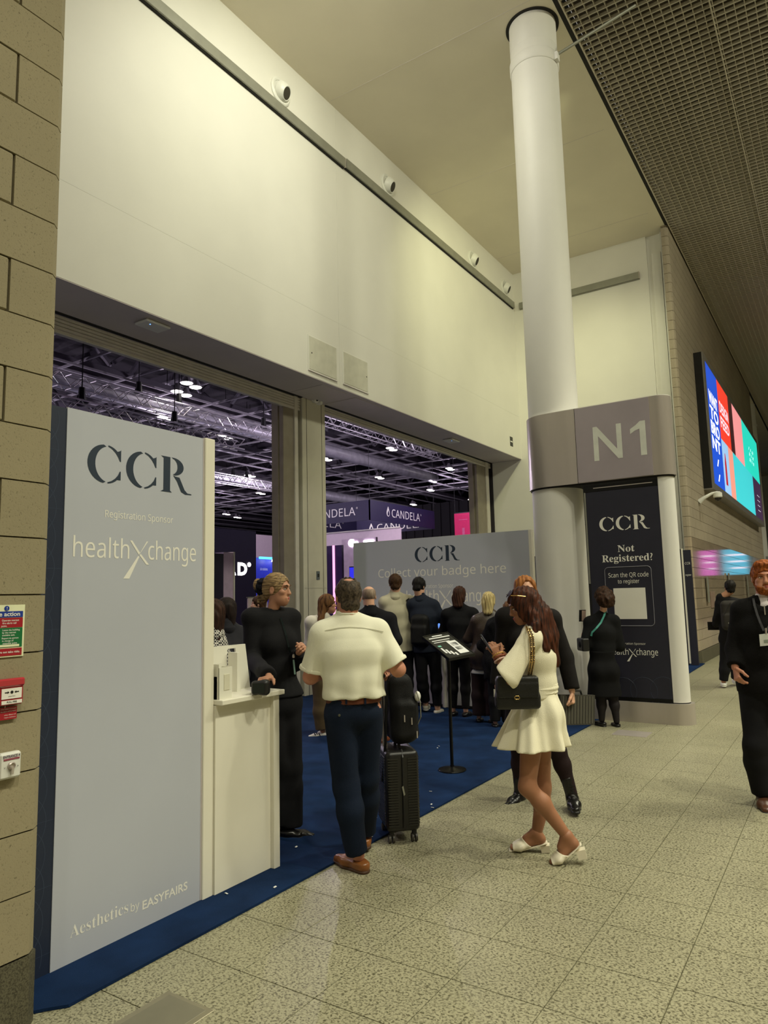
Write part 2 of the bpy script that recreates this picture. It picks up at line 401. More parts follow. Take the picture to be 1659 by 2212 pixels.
def shutter(x0, x1, zlow, n, label):
    t = thing('roller_shutter', label, 'shutter', ((x0+x1)/2, YS+.1, zlow))
    part('bottom_rail', M_SHUT, t, (x0, YS+.03, zlow), (x1, YS+.11, zlow+.05), .008)
    h = (ZS-.02-zlow-.06)/n
    for k in range(n):
        z = zlow+.06+k*h
        MB().prism([(x0, YS+.05, z), (x0, YS+.035, z+h*.25), (x0, YS+.035, z+h*.7), (x0, YS+.06, z+h*.95), (x0, YS+.08, z+h*.95), (x0, YS+.08, z)], (x1-x0, 0, 0)).build('slat', M_SHUT, t)
shutter(1.6, 9.40, 4.955, 4, 'rolled-up grey slatted shutter over the wide opening beside the stone pier')
shutter(10.09, 17.45, 5.06, 2, 'rolled-up grey shutter over the opening nearer the round column')
MB().box((1.6, YS-.015, ZS-.022), (9.42, YS+.04, ZS-.012)).build('trim_gap', M_DARK, None, kind='structure')
MB().box((10.08, YS-.015, ZS-.022), (17.46, YS+.04, ZS-.012)).build('trim_gap', M_DARK, None, kind='structure')

# stone wall of the concourse beyond the entrance: one corner block and one long course per row
bw = struct(MB().box((17.24, 2.885, 0), (34.6, 3.0, ZC)), 'wall_right', M_MORT)
M_BLOCK2 = speckle('pale_stone_course', (168, 156, 136), (134, 124, 104), .7, 40, .34, (.6, 1, 1), .15, .4)
M_BLOCK3 = speckle('polished_stone_course', (176, 160, 138), (150, 136, 114), .06, 40, .34, (.6, 1, 1), 0, .6)
for k in range(44):
    z0 = zb+k*CH; z1 = min(z0+CH, ZC)
    if z1 <= z0: break
    a = 17.7 if k % 2 else 17.95
    mb = MB().prism([(a, 2.85, z0+.004), (17.27, 2.85, z0+.004), (17.215, 2.875, z0+.004), (17.2, 2.92, z0+.004), (17.2, 3.0, z0+.004), (a, 3.0, z0+.004)], (0, 0, z1-z0-.008))
    mb.build('block', M_BLOCK2 if z0 > 2.75 else M_BLOCK3, bw)
    x = a+.01
    n = 0
    while x < 34.6 and n < 5:
        x1 = min(x+.462, 34.6) if n < 4 else 34.6
        MB().box((x, 2.85, z0+.004), (x1-.004, 2.9, z1-.004)).build('block', M_BLOCK2 if z0 > 2.75 else M_BLOCK3, bw)
        x = x1; n += 1
struct(MB().prism([(17.22, 2.81, 0), (34.6, 2.81, 0), (34.6, 3.0, 0), (17.17, 3.0, 0), (17.17, 2.87, 0)], (0, 0, .262)), 'baseboard_right', M_SKIRT)
# next bay along: its white return, ceiling and bulkhead, the far end of the concourse
struct(MB().box((34.6, 3.0, 0), (34.8, 7.2, ZC)), 'wall_far_return', M_WALL)
struct(MB().box((34.8, 6.95, 5.2), (62, 7.2, ZC)), 'wall_far_bulkhead', M_WALL)
struct(MB().box((34.6, 2.9, ZC), (62, 7.2, ZC+.2)), 'ceiling_far', M_CEIL)
struct(MB().box((62, -12, 0), (62.2, 7.2, 11)), 'wall_far_end', M_WALL)
struct(MB().box((-6, -12.2, 0), (62, -12, 11)), 'wall_concourse', M_BLOCK2)
struct(MB().box((-6.2, -12, 0), (-6, 3.0, 11)), 'wall_behind', M_BLOCK2)

# open-cell grid ceiling of the concourse
gx0, gx1, gy0, gy1, pgx, pgy = 6.6, 41.0, -5.0, 2.80, .128, .1345
grid = thing('ceiling_grid', 'x', 'x', (20, -1, ZC)); del grid['label']; del grid['category']; grid['kind'] = 'structure'
mb = MB().box((-.006, gy0, -.055), (.006, gy1, 0)); sm = bpy.data.meshes.new('cross_slat'); sm.from_pydata(mb.v, [], mb.f); sm.materials.append(M_GRILL)
for k in range(int((gx1-gx0)/pgx)):
    o = bpy.data.objects.new('cross_slat', sm); link(o, grid); o.location = np.array((gx0+k*pgx, 0, ZC))-wloc(grid)
mb = MB().box((gx0, -.005, -.040), (gx1, .005, .012)); sm = bpy.data.meshes.new('long_slat'); sm.from_pydata(mb.v, [], mb.f); sm.materials.append(M_GRILL)
for k in range(int((gy1-gy0)/pgy)+1):
    o = bpy.data.objects.new('long_slat', sm); link(o, grid); o.location = np.array((0, gy1-k*pgy, ZC))-wloc(grid)
MB().box((gx0, .94, ZC-.056), (gx1, .958, ZC)).build('joint_rail', M_GRILL, grid)
MB().box((gx0, 2.80, ZC-.06), (gx1+20, 2.815, ZC+.02)).build('edge_rail', M_GRILL, grid)
struct(MB().box((gx0-20, 2.815, ZC-.005), (62, 2.90, ZC+.25)), 'trim_ceiling_edge', M_DARK)
struct(MB().box((-6, -12, ZC+.55), (62, 2.9, ZC+.7)), 'ceiling_void', M_VOID)
for k in range(8):
    struct(MB().box((-6, 2.0-k*.9, ZC+.30), (62, 2.12-k*.9, ZC+.40)), 'ceiling_void_duct', M_VOID)
struct(MB().box((41, -12, ZC), (62, 2.81, ZC+.05)), 'ceiling_far_concourse', M_GRILL)
struct(MB().box((-6, -12, ZC), (41, -5, ZC+.05)), 'ceiling_side', M_GRILL)

# ---------------------------------------------------------------- exhibition hall shell
struct(MB().box((-30, 8.1, 15.5), (110, 120, 15.7)), 'ceiling_hall', M_HROOF)
struct(MB().box((-30, 100, 0), (110, 100.3, 15.5)), 'wall_hall_far', M_HROOF)
struct(MB().box((108, 8.1, 0), (108.3, 100, 15.5)), 'wall_hall_right', M_HROOF)
struct(MB().box((-30, 8.1, 0), (-29.7, 100, 15.5)), 'wall_hall_left', M_HROOF)
struct(MB().box((17.46, 7.8, 0), (108, 8.1, 15.5)), 'wall_hall_near', M_HROOF)
struct(MB().box((-30, 7.8, 0), (1.6, 8.1, 15.5)), 'wall_hall_near_left', M_HROOF)
struct(MB().box((1.6, 7.82, ZS), (17.5, 8.1, 15.5)), 'wall_hall_near_top', M_HROOF)

def bar(mb, a, b, w, h):
    "rectangular bar between two points, w wide and h deep"
    a, b = np.array(a, float), np.array(b, float); t = b-a; l = np.linalg.norm(t); t /= l
    s = np.cross(t, Z) if abs(t[2]) < .95 else np.array((1., 0, 0)); s /= np.linalg.norm(s); u = np.cross(s, t)
    return mb.obox((a+b)/2, t*l/2, s*w/2, u*h/2)
def ibeam(a, b, depth, label, group, lattice=True):
    t = thing('roof_beam', label, 'beam', tuple((np.array(a)+np.array(b))/2), group)
    a, b = np.array(a, float), np.array(b, float)
    bar(MB(), a, b, .34, .09).build('bottom_flange', M_STLG, t)
    bar(MB(), a+Z*depth*.42, b+Z*depth*.42, .05, depth*.8).build('web', M_STLD, t)
    if lattice:
        mb = MB(); L = np.linalg.norm(b-a); n = max(2, int(L/5.0)); top = 2.2
        for k in range(n):
            p = a+(b-a)*k/n; q = a+(b-a)*(k+.5)/n; r_ = a+(b-a)*(k+1)/n
            bar(mb, p+Z*depth, q+Z*(depth+top), .16, .16); bar(mb, q+Z*(depth+top), r_+Z*depth, .16, .16)
        bar(mb, a+Z*(depth+top), b+Z*(depth+top), .25, .25)
        mb.build('lattice', M_STLD, t)
    return t
ORD = 'first second third fourth fifth sixth seventh eighth ninth tenth eleventh twelfth thirteenth'.split()
GB = 'roof beams running the length of the hall'; GC = 'roof beams running across the hall'
for k, y in enumerate((13, 19.5, 26, 32.5, 39, 45.5, 52, 58.5, 65, 78)):
    ibeam((-28, y, 11.2), (106, y, 11.2), .8, 'grey roof beam parallel to the entrance wall, %s from the entrance' % ORD[k], GB, k < 7)
for k, x in enumerate((-6, 1, 8, 15, 22, 29, 36, 44, 52, 62, 74)):
    ibeam((x, 9, 12.15), (x, 98, 12.15), .6, 'grey roof beam running away from the entrance, %s from the left' % ORD[k], GC, 1 < k < 8)
rods = MB()
for k in range(26): bar(rods, (-6+k*2.4, 9, 10.95), (-6+k*2.4, 90, 10.95), .07, .09)
for k in range(20): bar(rods, (-20, 24+k*3.1, 10.8), (100, 24+k*3.1, 10.8), .07, .09)
o = rods.build('catwalk_rails', M_STLG, None, kind='stuff', label='thin grey rails crossing under the hall roof beams', cat='rail')
GD = 'silver ducts under the hall roof'
for (x0, y0, x1, y1, z, r, lb) in ((-5, 24.2, 44, 24.2, 10.1, .34, 'nearer'), (12, 35, 66, 35, 10.1, .4, 'farther')):
    MB().tube([(x0+(x1-x0)*q/40, y0+(y1-y0)*q/40, z) for q in range(41)], [r*(1 if q % 4 else 1.06) for q in range(41)], 14).build('air_duct', M_DUCT, None, True, label='fat silver air duct under the hall roof, the %s of the two' % lb, cat='duct', group=GD)
def truss(a, b, w, label, lit=None):
    "box truss: four chords and zig-zag lacing"
    a, b = np.array(a, float), np.array(b, float); t = thing('lighting_truss', label, 'truss', tuple((a+b)/2))
    d = (b-a)/np.linalg.norm(b-a); s = np.cross(d, Z); h = w/2; L = np.linalg.norm(b-a)
    for i, j in ((-1, -1), (1, -1), (-1, 1), (1, 1)): MB().cyl(a+s*i*h+Z*j*h, b+s*i*h+Z*j*h, .032, 6).build('chord', M_TRUS, t)
    mb = MB(); n = int(L/(w*.95))
    for k in range(n):
        p, q = a+d*L*k/n, a+d*L*(k+1)/n
        for i in (-1, 1):
            e = 1 if k % 2 else -1
            mb.cyl(p+s*i*h-Z*h*e, q+s*i*h+Z*h*e, .018, 5)
        for j in (-1, 1): mb.cyl(p-s*h+Z*j*h, p+s*h+Z*j*h, .018, 5)
    mb.build('lacing', M_TRUS, t)
    return t
def truss_px(p, q, yy, w, label):
    a, b = on(*p, 1, yy), on(*q, 1, yy); zz = (a[2]+b[2])/2; a[2] = b[2] = zz
    return truss(a, b, w, label)
for p, q, yy, w, lb, fr in (((60, 800), (596, 945), 22, .50, 'bright aluminium box truss hanging nearest the shutter of the wide opening', (.36, .52, .93)),
        ((60, 850), (520, 965), 20.5, .42, 'aluminium box truss hanging just above the top edge of the grey CCR panel', (.2, .62)),
        ((640, 880), (948, 988), 20, .50, 'aluminium box truss hanging close under the shutter of the opening by the column', (.40, .8)),
        ((430, 1020), (622, 1062), 34, .55, 'far aluminium box truss with bright lamps above the glowing AD sign', (.35, .5))):
    tr = truss_px(p, q, yy, w, lb); a, b = on(*p, 1, yy), on(*q, 1, yy); a[2] = b[2] = wloc(tr)[2]
    for n_, f_ in enumerate(fr):
        q_ = a+(b-a)*f_+Z*(w/2+.28); t = thing('chain_hoist', 'black chain hoist holding the %s, %s from the left' % (lb.split(' hanging')[0].split(' with')[0]+(' under the shutter' if 'shutter' in lb else ''), ORD[n_]), 'hoist', tuple(q_), 'chain hoists of the lighting trusses')
        t['label'] = ('black hoist above the truss nearest the wide opening', 'black hoist above the truss over the grey panel', 'black hoist above the truss by the column opening', 'black hoist above the far truss')[[22, 20.5, 20, 34].index(yy)]+', %s from the left' % ORD[n_]
        MB().cyl(q_-Z*.20, q_+Z*.2, .13, 10, .10).build('motor', M_BLACK, t); MB().cyl(q_+Z*.2, (q_[0], q_[1], 15.5), .02, 5).build('chain', M_BLACK, t)
        MB().tube([q_-Z*.1+X*.14, q_-Z*.28+X*.2, q_-Z*.28-X*.2, q_-Z*.1-X*.14], .02, 6).build('sling', M_BLACK, t)
M_BAY = mat('lamp_glow', (255, 246, 238), .5, emit=14)
LPX = [(413, 832), (392, 850), (487, 945), (360, 905), (540, 1028), (563, 1066), (598, 1124), (608, 1142), (513, 1118), (489, 1111), (846, 970), (820, 1032), (930, 1059), (972, 1013), (893, 1090), (1018, 1080), (705, 992)]
for k, (u, v) in enumerate(LPX):
    q = fl(u, v, 10.35); d = np.array((1, .25, 0))*.30; side = [p for p in LPX if (p[0] < 640) == (u < 640)]; n_ = sorted(side, key=lambda p: p[1]).index((u, v))
    t = thing('high_bay_lamp', 'twin round lamp glowing under the hall roof through the %s opening, %s from the top' % ('wide' if u < 640 else 'column-side', ORD[n_]), 'lamp', tuple(q), 'twin high-bay lamps of the hall')
    MB().cyl(q+Z*.3, (q[0], q[1], 15.5), .02, 5).build('hanger', M_BLACK, t); MB().obox(q+Z*.32, d*1.1, Y*.03, Z*.02).build('yoke', M_STLD, t)
    for e in (-1, 1):
        MB().lathe(q+d*e, -Z, [(.07, -.35), (.10, -.30), (.25, -.02), (.27, 0)], 14).build('housing', M_STLG, t)
        MB().lathe(q+d*e, -Z, [(.24, .005), (.22, .02), (.0, .03)], 14).build('diffuser', M_BAY, t)

# ================================================================ things
def textpx(body, ax, v, pl, pr_, hpx, m, parent, bold=0.0, spacing=1.0, lift=.001, width=True):
    "lettering on a wall plane between two photograph pixels of its baseline"
    a, b = on(*pl, ax, v), on(*pr_, ax, v); z = (a[2]+b[2])/2
    mid = (pl[0]+pr_[0])/2, (pl[1]+pr_[1])/2
    c, t = on(*mid, ax, v), on(mid[0], mid[1]-hpx, ax, v)
    xd = X if ax == 1 else -Y
    w = abs((b-a)@xd)
    o = (a+b)/2; o[2] = z
    return text(body, o, xd, Z, t[2]-c[2], m, parent, width=w if width else None, bold=bold, spacing=spacing, lift=lift)

# --- registration panel beside the pier: navy strip, grey graphic, white end post
yg = 3.10
t = thing('exhibition_stand', 'tall pale grey CCR panel with navy side strip beside the stone pier', 'panel', (2.3, yg, 0))
part('core', M_WHITE, t, (1.745, yg+.012, .015), (2.845, yg+.10, 2.585))
nv = part('navy_strip', M_NAVY, t, (1.745, yg+.004, .012), (1.962, yg+.014, 2.585))
part('grey_graphic', M_GREYP, t, (1.962, yg, .012), (2.838, yg+.012, 2.59))
M_LINE = mat('faint_line_print', (58, 70, 92), .5)
mb = MB()
for k in range(18):      # overlapping circle outlines printed on the navy strip
    zc = .10+k*.142
    for r_, w_ in ((.142, .0010), (.090, .0007)):
        pts = [(1.80-.02+r_*math.cos(a), yg+.0034, zc+r_*math.sin(a)) for a in np.linspace(-PI*.5, PI*.5, 19)]
        pts = [p for p in pts if p[2] < 2.57 and p[2] > .03]
        for p, q in zip(pts, pts[1:]):
            d = np.array(q)-np.array(p); n_ = np.array((-d[2], 0, d[0])); n_ = n_/np.linalg.norm(n_)*w_
            mb.add([p-n_, p+n_, q+n_, q-n_], [(0, 1, 2, 3)])
    if k % 2 == 0: mb.add([(1.75, yg+.0034, zc-.0007), (1.96, yg+.0034, zc-.0007), (1.96, yg+.0034, zc+.0007), (1.75, yg+.0034, zc+.0007)], [(0, 1, 2, 3)])
mb.build('circle_print', M_LINE, t)
part('end_post', M_WHITE, t, (2.838, yg-.012, .010), (2.915, yg+.11, 2.595), .004)
mb = MB().box((2.83, yg-.002, .012), (2.84, yg+.01, 2.59)); mb.build('seam', M_SOFF, t)
k3 = lambda x, y: (80+x/2.304, 560+y/2.304)
a, b = on(*k3(245, 1118), 1, yg), on(*k3(768, 1174), 1, yg); zt_ = on(*k3(335, 922), 1, yg)[2]; zb_ = on(*k3(380, 1121), 1, yg)[2]
ccr(((a[0]+b[0])/2, yg, zb_), X, Z, zt_-zb_, M_NAVYT, t, width=b[0]-a[0])
textpx('Registration Sponsor', 1, yg, k3(338, 1286), k3(676, 1312), 14.5, M_PRINTW, t)
a, b = on(*k3(178, 1478), 1, yg), on(*k3(790, 1505), 1, yg)
health(((a[0]+b[0])/2+.0, yg, (a[2]+b[2])/2), X, Z, b[0]-a[0], M_PRINTW, t, bold=.004)
k4 = lambda x, y: (x/2.3234, 1260+y/2.3234)
textpx(serif('Aesthetics'), 1, yg, k4(350, 1778), k4(642, 1655), 26, M_PRINTW, t, bold=-.009)
textpx('by', 1, yg, k4(655, 1650), k4(698, 1632), 17, M_PRINTW, t)
textpx('EASYFAIRS', 1, yg, k4(714, 1625), k4(940, 1548), 18, M_PRINTW, t, bold=.018)

# --- white counter beside it
t = thing('reception_counter', 'white laminate reception counter joined to the grey CCR panel', 'counter', (3.16, 3.25, 0))
part('front_panel', M_WHITE, t, (2.915, 3.075, .015), (3.375, 3.10, 1.04))
part('side_stile', M_WHITE, t, (3.372, 3.045, .012), (3.425, 3.50, 1.04), .003)
part('left_stile', M_WHITE, t, (2.917, 3.10, .012), (2.95, 3.50, 1.04))
part('worktop', M_WHITE, t, (2.915, 3.02, 1.042), (3.45, 3.53, 1.072), .004)
zt = 1.072
M_ACR = mat('white_acrylic', (232, 230, 216), .3, var=.01)
# display boards and leaflet boxes standing on the counter
t = thing('display_board', 'large white board with a notch standing behind the leaflet box on the counter', 'display board', (3.07, 3.33, zt))
a, b, c = on(463, 1395, 1, 3.34)[0], on(535, 1392, 1, 3.34)[0], on(463, 1394, 1, 3.34)[2]
pb = lambda px, py: np.array(on(px, py, 1, 3.30))
x0, x1, zt_ = pb(462, 1396)[0], pb(536, 1393)[0], pb(500, 1394)[2]
w = x1-x0; q = [(x0, zt), (x0+w*.36, zt), (x0+w*.42, zt+.26), (x0+w*.66, zt+.26), (x0+w*.74, zt), (x1+.02, zt), (x1-.012, zt_), (x0+.01, zt_)]
MB().prism([(x, 3.30+(z-zt)*.05, z) for x, z in q], (0, .012, 0)).build('panel', M_ACR, t)
MB().box((x0+w*.40, 3.22, zt), (x0+w*.50, 3.30, zt+.24)).build('strut', M_ACR, t)
t = thing('leaflet_box', 'small open white leaflet box at the front of the counter', 'leaflet box', (2.99, 3.10, zt))
pb = lambda px, py: np.array(on(px, py, 1, 3.07))
x0, x1, zt_ = max(pb(459, 1515)[0], 2.925), pb(497, 1508)[0], pb(478, 1442)[2]
part('back', M_ACR, t, (x0, 3.14, zt), (x1, 3.15, zt_+.02)); part('front', M_ACR, t, (x0, 3.055, zt), (x1, 3.063, zt_))
part('side', M_ACR, t, (x0, 3.06, zt), (x0+.005, 3.15, zt_+.02)); part('side', M_ACR, t, (x1, 3.06, zt), (x1+.006, 3.15, zt_))
part('window', mat('cream_insert', (222, 218, 196), .5), t, (x0+.035, 3.052, zt+.05), (x1-.02, 3.056, zt_-.04))
part('leaflets', mat('paper', (238, 236, 228), .7), t, (x0, 3.075, zt), (x1-.01, 3.10, zt_-.05))

# --- sign stand on the carpet
b0 = fl(977, 1664, .014); b0[2] = .014
t = thing('sign_stand', 'black floor stand with a tilted framed notice on the blue carpet', 'sign stand', tuple(b0))
MB().lathe(b0, Z, [(.128, 0), (.132, .006), (.128, .014), (.06, .022), (.018, .035), (.018, .05)], 28).build('base', M_BLACKM, t, 'auto')
MB().cyl(b0+Z*.04, b0+Z*1.10, .0155, 14).build('pole', M_BLACKM, t, 'auto')
_vd = np.array((b0[0], b0[1], 0))/np.hypot(b0[0], b0[1]); _vr = np.array((_vd[1], -_vd[0], 0))
ea = .238*_vr+.17*_vd+.028*Z; eb = .247*_vr-.315*_vd-.185*Z
cc = b0+Z*1.145
en = np.cross(ea, eb); en /= np.linalg.norm(en); en = en if en[2] > 0 else -en
ha, hb = ea/2, eb/2
MB().obox(cc, ha*.98, hb*.98, en*.010).build('board', mat('notice_black', (34, 36, 36), .3), t)
fm = MB()
for sgn in (-1, 1):
    fm.obox(cc+ha*sgn, ha*.035, hb*1.03, en*.014); fm.obox(cc+hb*sgn, ha*1.03, hb*.028, en*.014)
fm.build('frame', M_BLACKM, t)
MB().obox(b0+Z*1.10+en*.0, _vr*.03, _vd*.03, Z*.03).build('bracket', M_BLACKM, t)
def onboard(u0, u1, v0, v1, m, name):     # u across (0..1), v down the board
    P = [cc+ha*(2*u-1)+hb*(2*v-1)+en*.0125 for u, v in ((u0, v0), (u1, v0), (u1, v1), (u0, v1))]
    return MB().add(P, [(0, 1, 2, 3)]).build(name, m, t)
M_PAPER = mat('notice_white', (232, 234, 232), .4)
onboard(.30, .70, .05, .09, M_PAPER, 'printed_line'); onboard(.10, .92, .13, .17, M_PAPER, 'printed_line'); onboard(.10, .80, .25, .28, M_PAPER, 'printed_line')
onboard(.10, .72, .33, .355, M_PAPER, 'printed_line'); onboard(.56, .92, .36, .90, M_PAPER, 'printed_block')
for v in (.44, .62): onboard(.62, .86, v, v+.13, mat('notice_grey', (70, 74, 78), .4), 'printed_picture')
onboard(.10, .22, .47, .53, mat('mint_print', (120, 190, 170), .4), 'printed_dot')
for q_ in range(4): onboard(.10+q_*.10, .17+q_*.10, .58+q_*.08, .80+q_*.045, M_PAPER, 'printed_line')

# --- round column, N1 sign unit with banner, plinth
CX, CY, CRAD = 9.715, 3.34, .355
t = thing('entrance_column', 'white round column with brushed steel N1 sign and navy CCR banner', 'column', (CX, CY, 0))
sh = MB().lathe((CX, CY, 0), Z, [(CRAD, .25), (CRAD, 9.95)], 64).build('shaft', M_COLM, t, 'auto')
MB().lathe((CX, CY, 0), Z, [(CRAD+.005, 9.62), (CRAD+.018, 9.64), (CRAD+.018, 9.78), (CRAD+.005, 9.80)], 64).build('collar', M_COLM, t, 'auto')
MB().lathe((CX, CY, 0), Z, [(CRAD-.01, 9.94), (CRAD+.002, 9.96), (CRAD+.002, ZC-.01)], 64).build('cap', M_COLM, t, 'auto')
MB().lathe((CX, CY, 0), Z, [(CRAD+.05, ZC-.012), (CRAD+.05, ZC)], 64).build('shadow_ring', M_DARK, t, 'auto')
def stadium(off, r2=.14, yend=1.86, n=18):
    "plan outline: round column at one end, narrow round post at the other, flat faces between"
    R = CRAD+off; r = r2+off; xf = CX-CRAD+r2
    P = [(CX+R*math.cos(a), CY+R*math.sin(a)) for a in np.linspace(PI, 0, n*2)]
    P += [(CX-CRAD+2*r2+off, CY)] if False else []
    P += [(CX+R, CY), (xf+r, yend+.0)]
    P += [(xf+r*math.cos(a), yend+r*math.sin(a)) for a in np.linspace(0, -PI, n)]
    return P
def stad(name, off, z0, z1, m, **k):
    P = stadium(off, **k); return MB().prism([(x, y, z0) for x, y in P], (0, 0, z1-z0)).build(name, m, t, 'auto')
stad('plinth', .045, 0, .25, M_STEEL)
stad('plinth_shadow_gap', .0, .25, .262, M_DARK)
band = stad('sign_band', .03, 3.105, 4.14, M_STEEL)
stad('sign_gap', .012, 3.085, 3.105, M_DARK); stad('sign_cap', .022, 4.14, 4.150, M_WALL)
xf = CX-CRAD
MB().box((xf-.040, 1.93, 3.112), (xf-.030, 2.905, 4.134)).build('sign_panel', mat('satin_steel_panel', (176, 166, 173), .42, .35, var=.05, scale=2.0), t)
MB().box((xf-.0335, 2.905, 3.105), (xf-.029, 2.913, 4.14)).build('seam', M_DARK, t)
k6 = lambda x, y: (1100+x/2.8354, 820+y/2.8354)
xs = xf-.041
def tx6(body, xl, xr, yb, hp, m, bold=0.0, plane=None, parent=None, slope=None, **k):
    y1 = yb[0] if hasattr(yb, '__len__') else yb; y2 = yb[1] if hasattr(yb, '__len__') else yb
    return textpx(body, 0, xs if plane is None else plane, k6(xl, y1), k6(xr, y2), hp/2.8354, m, parent or t, bold=bold, **k)
tx6('N', 522, 697, (493, 478), 210, mat('sign_white', (222, 224, 214), .45), .012)
A, B = on(*k6(748, 468), 0, xs), on(*k6(846, 462), 0, xs); hN = on(*k6(800, 250), 0, xs)[2]-A[2]; wN = A[1]-B[1]
flat_polys([[(.62*wN, 0), (1.0*wN, 0), (1.0*wN, hN), (.66*wN, hN), (.40*wN, hN*.90), (.02*wN, hN*.80), (.02*wN, hN*.66), (.34*wN, hN*.74), (.62*wN, hN*.78)]], (xs, A[1], (A[2]+B[2])/2), -Y, Z, MATS['sign_white'], t, 'lettering', .001)
M_BANN = mat('navy_banner', (34, 34, 50), .55, var=.04)
xb = xf-.006
part('post_body', M_COLM, t, (xf+.01, 1.9, .262), (xf+.26, 2.86, 3.085))
P = [(xf+.14+.14*math.cos(a), 1.86+.14*math.sin(a)) for a in np.linspace(0, -PI, 20)]+[(xf, 1.905), (xf+.28, 1.905)]
MB().prism([(x, y, .262) for x, y in P], (0, 0, 3.085-.262)).build('end_post', M_COLM, t, 'auto')
part('banner_backing', M_BLACK, t, (xb+.004, 1.895, .262), (xf+.012, 2.86, 3.085))
part('banner', M_BANN, t, (xb, 1.90, .30), (xb+.006, 2.825, 2.98))
part('banner_rail', M_BLACKM, t, (xb-.004, 1.90, 2.975), (xb+.01, 2.85, 3.06)); part('banner_rail', M_BLACKM, t, (xb-.004, 1.90, .262), (xb+.01, 2.85, .30))
part('rail_highlight', M_STEEL, t, (xb-.006, 1.96, 3.015), (xb-.003, 2.72, 3.025))
part('banner_edge', M_TRIM, t, (xb-.002, 2.83, 1.75), (xb+.004, 2.85, 2.97))
bx = xb
a, b = on(*k6(553, 925), 0, bx), on(*k6(862, 912), 0, bx); z1_ = on(*k6(640, 838), 0, bx)[2]; z0_ = on(*k6(640, 926), 0, bx)[2]
ccr((bx, (a[1]+b[1])/2, z0_), -Y, Z, z1_-z0_, M_PRINTW, t, width=a[1]-b[1])
tx6(serif('Not'), 665, 768, (1056, 1050), 42, M_PRINTW, plane=bx)
tx6(serif('Registered?'), 570, 880, (1118, 1106), 44, M_PRINTW, plane=bx)
tx6('Scan the QR code', 608, 854, (1212, 1206), 27, M_PRINTW, plane=bx)
tx6('to register', 666, 798, (1248, 1246), 24, M_PRINTW, plane=bx)
tx6('Registration Sponsor', 660, 836, (1624, 1622), 12, M_PRINTW, plane=bx)
a, b = on(*k6(600, 1690), 0, bx), on(*k6(902, 1682), 0, bx)
health((bx, (a[1]+b[1])/2-.02, (a[2]+b[2])/2), -Y, Z, a[1]-b[1], M_PRINTW, t)
def frame6(x0, x1, y0, y1, r, w, m, name):
    A, B = on(*k6(x0, y0), 0, bx), on(*k6(x1, y1), 0, bx)
    ya, yb_, zb_, zt_ = A[1], B[1], B[2], A[2]
    cs = [(ya-r, zt_-r, 90), (yb_+r, zt_-r, 0), (yb_+r, zb_+r, -90), (ya-r, zb_+r, 180)]
    pts = []
    for cy_, cz_, a0 in cs:
        pts += [(bx-.003, cy_-r*math.cos(math.radians(q)), cz_+r*math.sin(math.radians(q))) for q in np.linspace(a0+90, a0, 6)]
    MB().tube(pts, w, 4, closed=True).build(name, m, t)
frame6(583, 893, 1152, 1508, .05, .003, mat('outline_print', (150, 150, 160), .5), 'outline_print')
A, B = on(*k6(637, 1274), 0, bx), on(*k6(846, 1466), 0, bx)
MB().box((bx-.003, A[1], A[2]-.01), (bx, B[1], B[2])).build('white_square_print', M_PRINTW, t)
for k in range(3):
    c = on(*k6(700+k*125, 1905), 0, bx)
    MB().tube([(bx-.002, c[1]+.165*math.cos(q), c[2]+.165*math.sin(q)) for q in np.linspace(0, 2*PI, 40, endpoint=False) if c[1]+.165*math.cos(q) > 1.905], .0012, 4, closed=k < 2).build('circle_print', M_LINE, t)
# rod that ties the column to the grid ceiling
MB().cyl((CX-.05, CY-.36, 9.72), on(1372, 12, 2, 10.28), .022, 8).build('tie_rod', M_TRIM, t)
MB().obox((CX-.06, CY-.375, 9.68), X*.05, Y*.03, Z*.06).build('bracket', M_COLM, t)

# --- recess plate in the floor by the column and the floor hatch near the camera
A = fl(1345, 1579); MB().box((A[0]-.28, A[1]-.33, 0), (A[0]+.05, A[1]+.06, .003)).build('floor_plate', M_STEEL, None, label='small steel plate set in the floor at the foot of the column plinth', cat='floor plate')
t = thing('floor_hatch', 'grey metal floor hatch let into the tiles near the carpet corner', 'floor hatch', (1.9, 2.4, 0))
part('frame', mat('hatch_frame', (150, 144, 122), .4, .5), t, (1.60, 2.268, -.005), (2.152, 2.545, .003), .002)
part('lid', mat('hatch_lid', (128, 124, 106), .5, .3), t, (1.60, 2.295, .0), (2.132, 2.515, .0045), .001)

# --- collect-your-badge wall and its kiosk counter
xw = 9.95
t = thing('registration_wall', 'wide pale grey CCR wall reading Collect your badge here', 'panel wall', (xw, 5.5, 0))
part('core', M_WHITE, t, (xw+.01, 3.86, 0), (xw+.10, 7.12, 2.59)); part('graphic', M_GREYP, t, (xw, 3.90, .9), (xw+.012, 7.12, 2.588)); part('edge', M_WHITE, t, (xw-.004, 3.86, 0), (xw+.01, 3.90, 2.592))
k5 = lambda x, y: (600+x/2.6758, 860+y/2.6758)
a, b = on(*k5(792, 945), 0, xw), on(*k5(1052, 935), 0, xw); z1_ = on(*k5(840, 860), 0, xw)[2]; z0_ = on(*k5(840, 948), 0, xw)[2]
ccr((xw, (a[1]+b[1])/2, z0_), -Y, Z, z1_-z0_, M_NAVYT, t, width=a[1]-b[1])
textpx('Collect your badge here', 0, xw, k5(582, 1038), k5(1320, 1008), 18.5, M_PRINTW, t)
textpx('Registration Sponsor', 0, xw, k5(800, 1100), k5(1015, 1094), 8, M_PRINTW, t)
a, b = on(*k5(745, 1180), 0, xw), on(*k5(1215, 1176), 0, xw)
health((xw, (a[1]+b[1])/2, (a[2]+b[2])/2), -Y, Z, a[1]-b[1], M_PRINTW, t)
